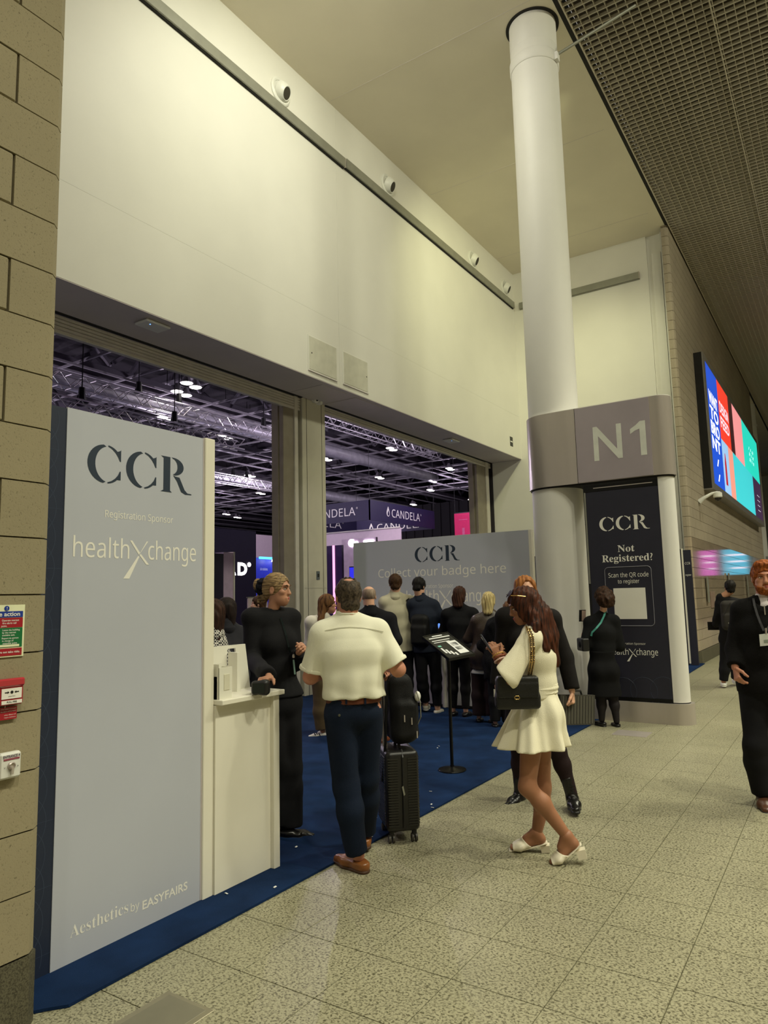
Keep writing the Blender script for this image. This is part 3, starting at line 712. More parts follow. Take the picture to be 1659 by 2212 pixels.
t = thing('kiosk_counter', 'long white kiosk counter under the Collect your badge wall', 'counter', (9.6, 5.5, 0))
part('front', mat('kiosk_white', (205, 200, 205), .45), t, (9.30, 4.05, .02), (9.33, 7.0, .98)); part('top', M_WHITE, t, (9.22, 4.02, .98), (9.94, 7.02, 1.02), .004)
for yy in (4.05, 5.03, 6.01, 6.97): part('divider', M_WHITE, t, (9.26, yy, .02), (9.92, yy+.03, .98))
for yy in (4.5, 5.5, 6.5): part('skirting', M_BLACK, t, (9.295, yy-.4, .02), (9.30, yy+.4, .06))
_yt = on(946, 1352, 0, 9.54)[1]
M_SCRB = mat('screen_blue', (92, 140, 232), .3, emit=1.1)
for yy, lb in ((_yt, 'small tablet with blue screen on the kiosk counter, right of the navy shirt'), (5.75, 'small tablet with blue screen on the kiosk counter, hidden side'), (4.25, 'small tablet with blue screen on the kiosk counter nearest the column')):
    t = thing('tablet', lb, 'tablet', (9.55, yy, 1.02))
    MB().obox((9.55, yy, 1.17), Y*.13, (X*.25+Z*.97)*.10, (X*.97-Z*.25)*.008).build('body', M_BLACK, t)
    MB().obox((9.541, yy, 1.172), Y*.12, (X*.25+Z*.97)*.09, (X*.97-Z*.25)*.002).build('screen', M_SCRB, t)
    MB().bbox((9.50, yy-.06, 1.02), (9.66, yy+.06, 1.06), .01).build('foot', M_BLACK, t)
t = thing('dark_display_board', 'narrow dark panel standing behind the right end of the Collect your badge wall', 'panel', (12.2, 4.4, 0))
A, B = on(1149, 1202, 0, 12.2), on(1162, 1202, 0, 12.2)
part('board', M_NAVY, t, (12.2, B[1]-.3, 0), (12.24, A[1], A[2])); part('foot', M_BLACK, t, (12.1, B[1]-.2, 0), (12.4, A[1]-.1, .03))

# navy boards standing behind the column, under the end of the stone wall
t = thing('exhibition_board', 'navy exhibition boards standing between the N1 column and the stone wall', 'board', (16.7, 3.2, 0))
xq = 16.7
part('board', M_BANN, t, (xq, 2.99, .02), (xq+.05, 4.3, 2.55)); part('board', M_BANN, t, (xq-.02, 2.80, .02), (xq+.03, 2.955, 2.52))
part('edge_strip', M_WHITE, t, (xq-.03, 2.955, .05), (xq+.02, 2.99, 2.56))
text('CCR', (xq-.022, 2.875, 2.2), -Y, Z, .05, M_PRINTW, t, width=.11); text('register', (xq-.022, 2.875, 1.95), -Y, Z, .04, M_PRINTW, t, width=.12)

# --- wall pieces of the bulkhead
def disc_pts(): pass
for k, (u, v) in enumerate(((605, 198), (836, 398), (1020, 563), (1090, 626))):
    q = on(u, v, 1, YW); q[2] = 9.775; ds = ('nearest the camera', 'second along the rail', 'third along the rail', 'nearest the return wall')[k]
    t = thing('air_nozzle', 'round white air nozzle above the bulkhead rail, '+ds, 'air nozzle', tuple(q), 'air nozzles over the entrance')
    MB().lathe(q, -Y, [(.225, 0), (.225, .02), (.20, .035), (.17, .03), (.165, .02)], 32).build('flange', M_WPLA, t, 'auto')
    n = np.array((.25, -.85, -.45)); n /= np.linalg.norm(n); c = q+np.array((0, -.01, 0))
    MB().lathe(c, n, [(.165, 0), (.155, .06), (.125, .11), (.105, .13), (.095, .125)], 32).build('ball', M_WPLA, t, 'auto')
    MB().lathe(c+n*.126, n, [(.095, 0), (.0, .002)], 24).build('throat', mat('dark_throat', (60, 56, 46), .8), t)
def trunk(name, pts, lab):
    t = thing(name, lab, 'trunking', tuple((np.array(pts[0])+np.array(pts[1]))/2)); a, b = map(np.array, pts); 
    d = b-a; n = -Y if abs(d[0]) > abs(d[1]) else -X
    MB().obox((a+b)/2+n*.035, d/2, n*.035, Z*.085).build('body', M_TRIM, t)
    MB().obox((a+b)/2+n*.018-Z*.092, d/2, n*.018, Z*.007).build('lower_lip', M_DARK if n[1] else M_TRIM, t)
    MB().obox(b+n*.036, d/np.linalg.norm(d)*.006, n*.036, Z*.088).build('end_cap', M_STEEL, t)
trunk('cable_trunking', ((2.0, YW, 9.43), (9.60, YW, 9.43)), 'long grey cable trunking on the bulkhead, nearer length')
trunk('cable_trunking', ((9.64, YW, 9.45), (17.36, YW, 9.45)), 'grey cable trunking on the bulkhead, farther length below the small nozzles')
trunk('cable_trunking', ((XR, 6.78, 9.43), (XR, 3.62, 9.43)), 'grey cable trunking on the return wall behind the column')
for x0, x1, lb, hx in ((8.55, 9.32, 'square white access hatch low on the bulkhead, left of the pair', .05), (9.49, 10.255, 'square white access hatch low on the bulkhead, right of the pair', .68)):
    t = thing('access_hatch', lb, 'access hatch', (x0+.38, YW, 5.31), 'access hatches in the bulkhead')
    part('frame', M_WALL, t, (x0, YW-.012, 5.305), (x1, YW, 5.905), .004); part('door', mat('hatch_paint', (205, 203, 188), .5), t, (x0+.02, YW-.018, 5.33), (x1-.02, YW-.010, 5.885), .003)
    MB().lathe((x0+hx+.03, YW-.017, 5.61), -Y, [(.012, 0), (.012, .004), (0, .005)], 10).build('lock', M_DARK, t)
    part('bottom_gap', M_SOFF, t, (x0, YW-.022, 5.298), (x1, YW, 5.307))
t = thing('wall_label', 'small black sticker at the lower right corner of the bulkhead', 'sticker', (16.85, YW, 5.46))
part('label', M_BLACK, t, (16.77, YW-.004, 5.46), (16.95, YW, 5.71)); part('print', M_PRINTW, t, (16.79, YW-.006, 5.57), (16.93, YW-.003, 5.60))
for (u, v), lb in (((330, 701), 'white wireless access point with blue light under the soffit of the wide opening'), ((975, 951), 'white wireless access point under the soffit of the opening by the column')):
    q = fl(u, v, ZS-.02); t = thing('access_point', lb, 'access point', tuple(q))
    MB().bbox(q+np.array((-.19, -.13, -.035)), q+np.array((.19, .13, .0)), .015).build('body', M_WPLA, t, 'auto')
    MB().lathe(q+np.array((-.08, -.05, -.035)), -Z, [(.009, 0), (.0, .004)], 8).build('light', mat('blue_led', (90, 150, 255), .3, emit=6), t)
    MB().obox(q+np.array((0, 0, .01)), X*.12, Y*.08, Z*.012).build('bracket', M_TRIM, t)
q = on(681, 864, 1, YS-.06)
t = thing('security_camera', 'white twin-lens security camera at the top of the post between the openings', 'security camera', tuple(q))
MB().lathe(q, (-.2, -1, -.3), [(.055, -.06), (.06, 0), (.05, .04), (.03, .05)], 20).build('body', M_WPLA, t, 'auto'); MB().lathe(q+np.array((-.01, -.05, -.015)), (-.2, -1, -.3), [(.022, 0), (.02, .012), (0, .014)], 14).build('lens', M_BLACK, t)
MB().lathe(q+np.array((.13, .0, -.02)), (.2, -1, -.2), [(.045, -.06), (.05, 0), (.035, .04), (0, .05)], 20).build('second_body', M_WPLA, t, 'auto')
MB().box(q+np.array((-.04, 0, .02)), q+np.array((.16, .06, .07))).build('mount', M_WPLA, t)
q = on(687, 1243, 1, YS-.003)
t = thing('push_button', 'small grey push-button plate on the post between the openings', 'button plate', tuple(q))
part('plate', mat('plate_grey', (110, 120, 126), .4, .4), t, q+np.array((-.045, -.008, -.075)), q+np.array((.045, .003, .075)), .003); part('button', M_BLACK, t, q+np.array((-.02, -.014, -.03)), q+np.array((.02, -.006, .03)), .003)

# --- fittings on the stone pier
yp = 2.813
M_RED = mat('fire_red', (164, 28, 42), .4, var=.04); M_BLUS = mat('mandatory_blue', (30, 60, 150), .4); M_GRN = mat('safe_green', (20, 112, 62), .4); M_CREAM = mat('luminous_cream', (236, 238, 200), .5)
t = thing('fire_action_sign', 'fire action notice in blue, red and green on the stone pier', 'sign', (1.53, yp, 1.43))
x0, x1 = 1.40, 1.618
part('plate', M_CREAM, t, (x0, yp-.004, 1.432), (x1, yp, 1.638))
def strip(z0, z1, m): part('printed_band', m, t, (x0+.01, yp-.0055, z0), (x1-.008, yp-.003, z1))
strip(1.588, 1.612, M_BLUS); strip(1.548, 1.586, M_RED); strip(1.47, 1.546, M_GRN); strip(1.437, 1.466, M_RED)
part('printed_band', M_CREAM, t, (x0+.01, yp-.0065, 1.472), (x1-.02, yp-.005, 1.481))
MB().lathe((1.543, yp-.004, 1.624), -Y, [(.010, 0), (.010, .002), (0, .0022)], 16).build('exclamation_disc', M_BLUS, t)
text('!', (1.543, yp-.0062, 1.617), X, Z, .014, M_PRINTW, t)
def pt(s, xr, z, h, m=M_PRINTW, bold=.01): text(s, (xr, yp-.0055, z), X, Z, h*1.12, m, t, align='r', bold=bold)
text('Fire action', (1.597, yp-.0055, 1.5935), X, Z, .0165, M_PRINTW, t, align='r', bold=.02, width=.112)
for s, z in (('Operate nearest', 1.573), ('fire alarm call', 1.562), ('point.', 1.551)): pt(s, 1.594 if s[0] == 'O' else (1.583 if s[0] == 'f' else 1.546), z, .0065)
for s, z, xr in (('Leave the building', 1.535, 1.598), ('by the nearest', 1.525, 1.583), ('available exit.', 1.515, 1.579), ('Report to person', 1.503, 1.594), ('in charge of', 1.493, 1.574), ('assembly point.', 1.483, 1.590)): pt(s, xr, z, .006)
pt('Do not take risks.', 1.602, 1.448, .0075, bold=.016)
t = thing('fire_call_point', 'red fire alarm call point with clear cover on the stone pier', 'alarm', (1.565, yp, 1.245))
fx0 = -.020
part('box', M_RED, t, (1.524+fx0, yp-.032, 1.247), (1.630+fx0, yp, 1.346), .006)
part('cover', mat('clear_red_cover', (186, 58, 66), .12, var=.02, coat=.6), t, (1.522+fx0, yp-.040, 1.318), (1.632+fx0, yp-.002, 1.350), .006)
part('glass_plate', M_PRINTW, t, (1.540+fx0, yp-.035, 1.272), (1.620+fx0, yp-.031, 1.312)); part('label', M_PRINTW, t, (1.541+fx0, yp-.035, 1.252), (1.622+fx0, yp-.031, 1.266))
MB().lathe((1.580+fx0, yp-.035, 1.297), -Y, [(.006, 0), (.006, .001), (0, .0012)], 12).build('dot', M_BLACK, t)
for e in (-1, 1): MB().prism([(1.580+fx0+e*a_, yp-.0355, 1.297+b_) for a_, b_ in ((.010, 0), (.017, .005), (.017, .0018), (.028, .0018), (.028, -.0018), (.017, -.0018), (.017, -.005))], (0, -.0005, 0)).build('arrow', M_BLACK, t)
text('PULL FIRE', (1.581+fx0, yp-.035, 1.2565), X, Z, .0065, M_BLACK, t, bold=.02); text('press here', (1.580+fx0, yp-.035, 1.280), X, Z, .0045, M_BLACK, t)
t = thing('fire_tag', 'small red tag hanging under the fire alarm call point', 'tag', (1.56, yp, 1.19))
part('card', M_RED, t, (1.49, yp-.010, 1.190), (1.597, yp-.006, 1.238)); MB().tube([(1.545, yp-.02, 1.25), (1.547, yp-.012, 1.236)], .001, 5).build('string', M_PRINTW, t)
for k, s in enumerate(('if the button is pressed', 'the alarm will be heard', 'safety officers will', 'require assistance')): text(s, (1.592, yp-.010, 1.229-k*.0095-(.004 if k > 1 else 0)), X, Z, .0045, M_PRINTW, t, align='r')
t = thing('key_switch', 'white square key switch box on the stone pier, lowest of its fittings', 'key switch', (1.57, yp, .97)); fx0 = -.022
part('box', M_WPLA, t, (1.546+fx0, yp-.032, .966), (1.634+fx0, yp, 1.066), .008); part('label', mat('label_print', (150, 70, 90), .5), t, (1.562+fx0, yp-.034, 1.038), (1.624+fx0, yp-.031, 1.044))
text('ENTRANCE 4', (1.592+fx0, yp-.033, 1.047), X, Z, .010, mat('print_dark', (70, 50, 80), .5), t, width=.066, bold=.02)
MB().lathe((1.592+fx0, yp-.032, 1.016), -Y, [(.015, 0), (.015, .008), (.011, .012), (.009, .006), (0, .006)], 18).build('lock_barrel', M_STEEL, t, 'auto')
part('key', M_STEEL, t, (1.588+fx0, yp-.046, .985), (1.596+fx0, yp-.034, 1.012))
for e, s in ((-1, 'V'), (1, 'A')): text(s, (1.592+fx0+e*.026, yp-.033, 1.008), X, Z, .0065, M_BLACK, t)

# --- advertising screen, dome camera and small fittings on the stone wall
t = thing('advert_screen', 'large glowing advertising screen with black side mounted high on the stone wall', 'screen', (25, 2.75, 4.2))
ysf = 2.62
x0 = on(1516, 770, 1, ysf)[0]; x0 = 19.6
x1 = on(1651, 1130, 1, ysf)[0]
z0_, z1_ = 4.235, 7.87
part('housing', M_BLACK, t, (x0, ysf+.03, z0_), (x1, 2.849, z1_))
for nm, (a, b) in {'frame_left': ((x0, z0_), (x0+.30, z1_)), 'frame_right': ((x1-.30, z0_), (x1, z1_)), 'frame_bottom': ((x0+.3, z0_), (x1-.3, z0_+.16)), 'frame_top': ((x0+.3, z1_-.16), (x1-.3, z1_))}.items():
    part(nm, mat('screen_frame', (150, 146, 142), .4, .4), t, (a[0], ysf, a[1]), (b[0], ysf+.03, b[1]))
def pane(x, X2, a, b, col, e=1.0):
    m = mat('screen_%d_%d_%d' % col, col, .3, var=.02, emit=e); return part('lit_panel', m, t, (x, ysf+.008, a), (X2, ysf+.03, b))
L0, L1, zA, zB = x0+.3, x1-.3, z0_+.16, z1_-.16; zm = zA+(zB-zA)*.47
def fx(px, py): return on(px, py, 1, ysf)[0]
s1, s2, s3, s4, s5 = [L0+(L1-L0)*q for q in (.155, .33, .405, .60, .78)]
pane(L0, s1, zA, zB, (30, 78, 200)); pane(s1, s2, zm, zB, (236, 62, 44)); pane(s1, s1+(s2-s1)*.6, zA, zm, (150, 190, 230)); pane(s1+(s2-s1)*.6, s2+.2, zA, zm, (232, 150, 130))
pane(s2, s3, zm, zB, (60, 30, 30)); pane(s3, s4, zm, zB, (240, 150, 150)); pane(s2+.2, s5, zA, zm, (64, 200, 206)); pane(s4, L1, zm, zB, (40, 214, 190)); pane(s5, L1, zA, zm, (60, 40, 66))
M_SW = mat('screen_white_text', (250, 250, 255), .3, emit=1.3); M_SP = mat('screen_pink_text', (255, 210, 220), .3, emit=1.2)
for k, s in enumerate(('WANT', 'TO', 'BRO', 'NT', '/', '/')):
    text(s, ((L0+s1)/2, ysf+.008, zB-1.05-k*.42), X, Z, .34 if k < 4 else .2, M_SW, t, width=(s1-L0)*(.74 if k < 4 else .2), bold=.03)
for k, s in enumerate(('DESIGN', 'FEED')): text(s, ((s1+s2)/2, ysf+.008, zm+.85-k*.45), X, Z, .32, M_SP, t, width=(s2-s1)*.8, bold=.03)
M_SRED = mat('screen_red', (190, 40, 50), .3, emit=.8)
MB().lathe((s1+(s2-s1)*.3, ysf+.008, zA+.25), Z, [(.28, 0), (.32, .3), (.2, .8), (.08, 1.1), (.05, 1.3)], 10).build('bottle_picture', M_SRED, t) if False else None
MB().prism([(s1+.35, ysf+.006, zA+.25), (s1+.75, ysf+.006, zA+.25), (s1+.72, ysf+.006, zA+.9), (s1+.6, ysf+.006, zA+1.2), (s1+.5, ysf+.006, zA+1.2), (s1+.38, ysf+.006, zA+.9)], (0, .001, 0)).build('bottle_picture', M_SRED, t)
for k in range(3): text('/// / //'[k:], ((s4+L1)/2, ysf+.008, zm+.5+k*.22), X, Z, .14, M_SW, t, width=1.6)
for k in range(4): text('-----', ((s5+L1)/2+.2, ysf+.008, zA+.3+k*.2), X, Z, .12, M_SW, t, width=.9)
part('lower_ledge', mat('screen_frame', (150, 146, 142)), t, (x0, ysf-.01, z0_-.03), (x1, 2.849, z0_))
q = on(1510, 1085, 1, 2.84); q[1] = 2.849
t = thing('dome_camera', 'white dome security camera on a wall arm under the advertising screen', 'security camera', tuple(q))
e = q+np.array((.15, -.42, .22))
MB().tube([q, q+np.array((.03, -.12, .10)), q+np.array((.10, -.30, .2)), e], [.07, .045, .035, .035], 10).build('arm', M_WPLA, t, 'auto')
MB().lathe(e-Z*.01, -Z, [(.05, -.03), (.10, 0), (.105, .10), (.09, .12)], 20).build('hood', M_WPLA, t, 'auto'); MB().lathe(e-Z*.13, -Z, [(.085, 0), (.07, .05), (.03, .08), (0, .085)], 18).build('dome', mat('smoked_dome', (40, 36, 36), .1), t, 'auto')
# two hanging displays at the far end of the concourse, mirrored in the polished lower courses
for (ya, yb_, z0_, z1_, col, lb) in ((-2.55, -3.75, 2.75, 4.7, (226, 84, 206), 'pink lit display hanging at the far end of the concourse'), (-.35, -2.1, 2.75, 4.7, (70, 196, 232), 'cyan lit display hanging at the far end of the concourse')):
    t = thing('hanging_display', lb, 'display', (60, (ya+yb_)/2, z0_))
    part('case', M_BLACK, t, (60.02, ya+.05, z0_-.05), (60.2, yb_-.05, z1_+.05)); part('lit_sheet', mat('display_%d' % col[0], col, .25, var=.05, emit=1.3), t, (60, ya, z0_), (60.02, yb_, z1_))
    for k in range(3): part('printed_line', mat('display_line', (245, 235, 250), .3, emit=1.7), t, (59.98, ya-.15, z1_-.5-k*.5), (60, yb_+.2+k*.2, z1_-.38-k*.5))
    for yy in (ya-.2, yb_+.2): MB().cyl((60.1, yy, z1_), (60.1, yy, ZC), .02, 6).build('hanger', M_BLACK, t)
for (u, v0, v1, lb) in ((1524, 1246, 1302, 'slim grey handle bar on the stone wall left of the backpack'), (1571, 1238, 1262, 'slim grey upright on the stone wall above the backpack wearer'), (1611, 1244, 1290, 'slim grey upright on the stone wall left of the ginger hair')):
    A, B = on(u, v0, 1, 2.84), on(u, v1, 1, 2.84)
    t = thing('wall_bar', lb, 'bar', tuple(B)); MB().bbox((A[0]-.09, 2.79, B[2]), (A[0]+.09, 2.82, A[2]), .01).build('bar', M_TRIM, t); part('fixing', M_TRIM, t, (A[0]-.03, 2.82, (A[2]+B[2])/2-.05), (A[0]+.03, 2.85, (A[2]+B[2])/2+.05))
A, B = on(1534, 1278, 1, 2.84), on(1546, 1312, 1, 2.84)
t = thing('wall_cabinet', 'small brown service panel on the stone wall beside the backpack', 'wall panel', tuple(B)); part('door', mat('brown_panel', (140, 118, 104), .5), t, (A[0], 2.83, B[2]), (B[0], 2.85, A[2]), .005); part('latch', M_STEEL, t, (B[0]-.15, 2.822, (A[2]+B[2])/2-.04), (B[0]-.08, 2.832, (A[2]+B[2])/2+.04))
t = thing('distant_column', 'white round column farther along the concourse, behind the advertising screen', 'column', (37.2, 3.3, 0))
MB().lathe((37.2, 3.3, 0), Z, [(.42, 0), (.42, 9.3)], 40).build('shaft', M_COLM, t, 'auto'); MB().lathe((37.2, 3.3, 0), Z, [(.45, 9.3), (.45, 9.4), (.42, 9.4), (.42, ZC)], 40).build('collar', M_COLM, t, 'auto')
part('grey_panel', mat('grey_lavender', (170, 164, 176), .5), t, (36.7, 2.2, .0), (36.78, 2.95, 3.1))

# ---------------------------------------------------------------- stands in the hall
M_CAND = mat('plum_navy_fabric', (40, 34, 70), .6, var=.04)
t = thing('hanging_banner_ring', 'square ring of dark navy fabric hanging in the hall, lettered CANDELA', 'banner', (30, 20.4, 5))
xc, yc = 30.0, on(798, 1079, 0, 30)[1]; zt_ = on(798, 1079, 0, 30)[2]; zb_ = on(798, 1123, 0, 30)[2]
xe = on(937, 1103, 1, yc)[0]; ye = on(771, 1156, 0, xe)[1]
part('left_side', M_CAND, t, (xc, yc, zb_), (xc+.06, ye, zt_)); part('front_side', M_CAND, t, (xc, yc, zb_), (xe, yc+.06, zt_))
part('far_side', M_CAND, t, (xe, yc, zb_), (xe+.06, ye, zt_)); part('back_side', M_CAND, t, (xc, ye, zb_), (xe, ye+.06, zt_))
zl = zb_+.30*(zt_-zb_); hh = .40*(zt_-zb_)
def flame(o, xd, h):
    S_ = [ell(0, .36, .30, .36, 150, 390, 16)+[(.06, 1.0), (-.02, 1.02)]]
    flat_polys([[(x*h, y*h) for x, y in p] for p in S_], o, xd, Z, M_PRINTW, t, 'emblem', .006)
    flat_polys([[(x*h*.55+.05*h, y*h*.55+.08*h) for x, y in p] for p in S_], o, xd, Z, M_CAND, t, 'emblem_inner', .010)
def candela(o, xd, w, h):
    text('CANDELA', o, xd, Z, h, M_PRINTW, t, width=w, align='l', lift=.006)
    text('\u00ae', np.array(o)+np.array(xd)*(w*1.02)+Z*h*.75, xd, Z, h*.25, M_PRINTW, t, align='l', lift=.006)
pq = lambda x, y: (700+x/4.366, 880+y/4.366)
A, B = on(*pq(640, 1060), 1, yc), on(*pq(905, 1080), 1, yc); flame((on(*pq(605, 1040), 1, yc)[0], yc, zl), X, hh*1.25); candela((A[0], yc, zl), X, B[0]-A[0], hh)
A, B = on(*pq(20, 1050), 0, xc), on(*pq(295, 1028), 0, xc); wd = (A[1]-B[1])*1.5; candela((xc, B[1]+wd, zl), -Y, wd, hh)
A, B = on(*pq(500, 1150), 0, xe), on(*pq(790, 1130), 0, xe); flame((xe, on(*pq(445, 1150), 0, xe)[1], zl*.5+zb_*.5), -Y, hh*1.2); candela((xe, A[1], zl*.5+zb_*.5), -Y, A[1]-B[1]+1.2, hh)
A = on(*pq(165, 1165), 1, ye); candela((A[0]-5.0, ye, zl), X, 5.0, hh)
for x, y in ((xc, yc), (xe, yc), (xe, ye), (xc, ye)): MB().cyl((x, y, zt_), (x, y, 15.5), .012, 5).build('hanging_wire', M_BLACK, t)

M_PINKW = mat('stand_white', (226, 206, 216), .5, var=.02)
M_GLOWW = mat('sign_glow_white', (255, 250, 250), .4, emit=5.0)
M_PURP = mat('stand_purple', (62, 42, 96), .5, var=.05)
M_PINKL = mat('pink_light_strip', (255, 170, 215), .4, emit=1.4)
def standwall(name, label, cat, ax, v, pts, m, thick=.1, floor_=True):
    "upright panel on a plane: left/right and top taken where the sight lines meet it"
    A, B = on(*pts[0], ax, v), on(*pts[1], ax, v); zt2 = max(A[2], B[2]); z0 = 0 if floor_ else on(*pts[2], ax, v)[2]
    t = thing(name, label, cat, tuple(((A+B)/2)[:2])+(z0,))
    a, b = A.copy(), B.copy(); a[2] = z0; b[2] = zt2; b[ax] += thick
    part('panel', m, t, a, b)
    return t, A, B, zt2
t, A, B, zt2 = standwall('stand_wall', 'pink-white stand wall under the hanging CANDELA ring', 'stand wall', 0, 31, ((640, 1157), (865, 1151)), M_PINKW)
part('rail', M_WHITE, t, (30.95, A[1], zt2-.06), (31.1, B[1], zt2))
t, A, B, zt2 = standwall('curtain_wall', 'black curtain wall at the back of the hall behind the pink banner', 'curtain', 0, 46, ((840, 1098), (1075, 1104)), mat('black_drape', (16, 14, 18), .9), .2)
for k in range(12): part('pleat', MATS['black_drape'], t, (45.92, B[1]+(A[1]-B[1])*k/12, 0), (46.0, B[1]+(A[1]-B[1])*(k+.5)/12, zt2))
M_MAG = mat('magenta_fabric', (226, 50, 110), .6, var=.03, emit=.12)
A, B = on(981, 1110, 0, 38), on(1021, 1157, 0, 38)
t = thing('pink_banner', 'bright pink hanging banner beside the dark curtain', 'banner', tuple(B)); part('fabric', M_MAG, t, (38, A[1], B[2]-.4), (38.05, B[1], A[2])); [MB().cyl((38.02, yy_, A[2]), (38.02, yy_, 15.5), .012, 5).build('hanging_wire', M_BLACK, t) for yy_ in (A[1]-.05, B[1]+.05)]; part('top_bar', M_BLACKM, t, (37.98, A[1], A[2]), (38.07, B[1], A[2]+.05))
text('visit', (38, (A[1]+B[1])/2, A[2]-.45), -Y, Z, .16, mat('pink_print', (240, 130, 170), .5), t) if False else part('printed_line', mat('pink_print', (240, 120, 165), .5), t, (37.99, A[1]-.3, A[2]-.42), (38, B[1]+.3, A[2]-.38))
part('printed_line', MATS['pink_print'], t, (37.99, (A[1]+B[1])/2+.08, A[2]-1.5), (38, (A[1]+B[1])/2-.08, A[2]-.9))
# lit stand just behind the badge wall: white wall, glowing sign, navy and pink upright panels
t, A, B, zt2 = standwall('lit_stand', 'white stand wall with glowing rounded sign peeping over the Collect your badge wall', 'stand wall', 0, 19, ((738, 1166), (812, 1160)), mat('stand_lilac', (222, 200, 226), .5))
A, B = on(744, 1180, 0, 19), on(800, 1168, 0, 19)
t2_ = text('Go', (18.98, (A[1]+B[1])/2+.15, A[2]-.02), -Y, Z, .22, M_GLOWW, t, bold=.05); part('sign_bar', M_GLOWW, t, (18.96, B[1]+.25, B[2]-.10), (18.99, B[1]-.15, B[2]+.02))
t, A, B, zt2 = standwall('purple_stand_panel', 'dark purple upright stand panels with a glowing pink strip, right of the post', 'stand panel', 0, 18, ((700, 1180), (738, 1180)), M_PURP)
u = on(719, 1180, 0, 18)[1]; u2 = on(723, 1180, 0, 18)[1]; part('light_strip', M_PINKL, t, (17.97, u, .0), (18, u2, zt2))
A, B = on(756, 1226, 0, 17), on(769, 1252, 0, 17)
t = thing('stand_screen', 'small blue screen seen at the left edge of the Collect your badge wall', 'screen', (17, A[1], B[2])); part('screen', mat('deep_blue_screen', (50, 50, 220), .3, emit=1.0), t, (17, A[1]+.02, B[2]), (17.03, B[1], A[2])); part('case', M_BLACK, t, (17.03, A[1]+.05, B[2]-.03), (17.1, B[1]-.03, A[2]+.03)); part('stem', M_BLACK, t, (17.04, (A[1]+B[1])/2-.03, 0), (17.09, (A[1]+B[1])/2+.03, B[2]))

# stands seen through the wide opening, behind the woman in black
YA = 17.0
t, A, B, zt2 = standwall('navy_stand', 'tall dark navy stand wall with glowing letters AD', 'stand wall', 1, YA, ((380, 1132), (553, 1148)), mat('stand_navy', (30, 26, 52), .5))
ka = lambda x, y: (440+x/5.027, 1060+y/5.027)
P, Q = on(*ka(368, 910), 1, YA), on(*ka(490, 905), 1, YA); hD = on(*ka(420, 785), 1, YA)[2]-on(*ka(420, 910), 1, YA)[2]
text('D', (P[0], YA, P[2]), X, Z, hD, M_GLOWW, t, width=(Q[0]-P[0])*.85, align='l', bold=.05)
MB().lathe((on(*ka(492, 803), 1, YA)[0], YA, on(*ka(492, 803), 1, YA)[2]), -Y, [(.075, 0), (.075, .02), (0, .025)], 18).build('glowing_dot', M_GLOWW, t)
text('A', (on(*ka(352, 905), 1, YA)[0], YA, P[2]), X, Z, hD, M_GLOWW, t, align='r', bold=.05)
t, A, B, zt2 = standwall('white_stand_pillar', 'pale lilac upright stand pillar left of the glowing letters', 'pillar', 1, 13, ((483, 1196), (506, 1194)), mat('stand_lilac', (222, 200, 226)), .3)
part('edge', M_WHITE, t, (B[0]-.04, 12.98, 0), (B[0]+.01, 13.3, zt2+.02))
t, A, B, zt2 = standwall('navy_display_board', 'dark navy stand panel between the grey CCR panel post and the lilac pillar', 'stand panel', 1, 12.6, ((440, 1194), (483, 1197)), mat('stand_navy', (30, 26, 52)))
text('SCOPIA', (on(468, 1222, 1, 12.6)[0], 12.6, on(468, 1222, 1, 12.6)[2]), X, Z, .06, mat('dim_print', (150, 140, 170), .5), t) if False else None
t, A, B, zt2 = standwall('far_white_stand', 'far pinkish white stand wall above the blue-lit stand', 'stand wall', 1, 40, ((545, 1170), (640, 1162)), M_PINKW)
YB2 = 28
t = thing('blue_lit_stand', 'blue-lit stand with a cyan light bar behind the head of the woman in black', 'stand', (on(585, 1290, 1, YB2)[0], YB2, 0))
A, B = on(548, 1208, 1, YB2), on(640, 1194, 1, YB2)
part('wall', mat('stand_blue', (40, 50, 170), .4, emit=.35), t, (A[0], YB2, 0), (B[0], YB2+.1, A[2]+.1)); part('light_bar', mat('cyan_light', (70, 190, 255), .4, emit=3.0), t, (A[0], YB2-.5, A[2]), (B[0], YB2-.4, A[2]+.12))
P, Q = on(588, 1213, 1, YB2), on(640, 1250, 1, YB2); part('lit_graphic', mat('stand_graphic', (226, 206, 240), .4, emit=.6), t, (P[0], YB2-.03, Q[2]), (Q[0], YB2, P[2]))
text('AFR', (on(606, 1226, 1, YB2)[0], YB2-.03, on(606, 1226, 1, YB2)[2]), X, Z, .28, mat('grey_print', (150, 140, 180), .5), t); text('skin solutions', (on(570, 1232, 1, YB2)[0], YB2, on(570, 1232, 1, YB2)[2]), X, Z, .14, M_PRINTW, t, width=.62)
for k in range(3): MB().lathe((on(578+k*17, 1209, 1, YB2)[0], YB2-.45, A[2]-.12), -Z, [(.08, -.1), (.12, 0), (0, .02)], 12).build('spot_lamp', M_BAY, t)
A, B = on(536, 1291, 1, 11.5), on(578, 1291, 1, 11.5)
t = thing('easel_notice', 'pale pink CCR notice board on a slim stand behind the woman in black', 'notice board', ((A[0]+B[0])/2, 11.5, 0))
part('board', mat('notice_pink', (224, 204, 206), .5), t, (A[0], 11.5, .55), (B[0], 11.53, A[2])); part('frame', M_TRIM, t, (A[0]-.02, 11.49, A[2]-.01), (B[0]+.02, 11.54, A[2]+.015)); part('leg', M_TRIM, t, (A[0], 11.5, 0), (A[0]+.03, 11.53, .6)); part('leg', M_TRIM, t, (B[0]-.03, 11.5, 0), (B[0], 11.53, .6))
ccr(((A[0]+B[0])/2+.03, 11.5, on(565, 1305, 1, 11.5)[2]), X, Z, .07, mat('notice_grey_print', (120, 100, 104), .5), t, width=.24)
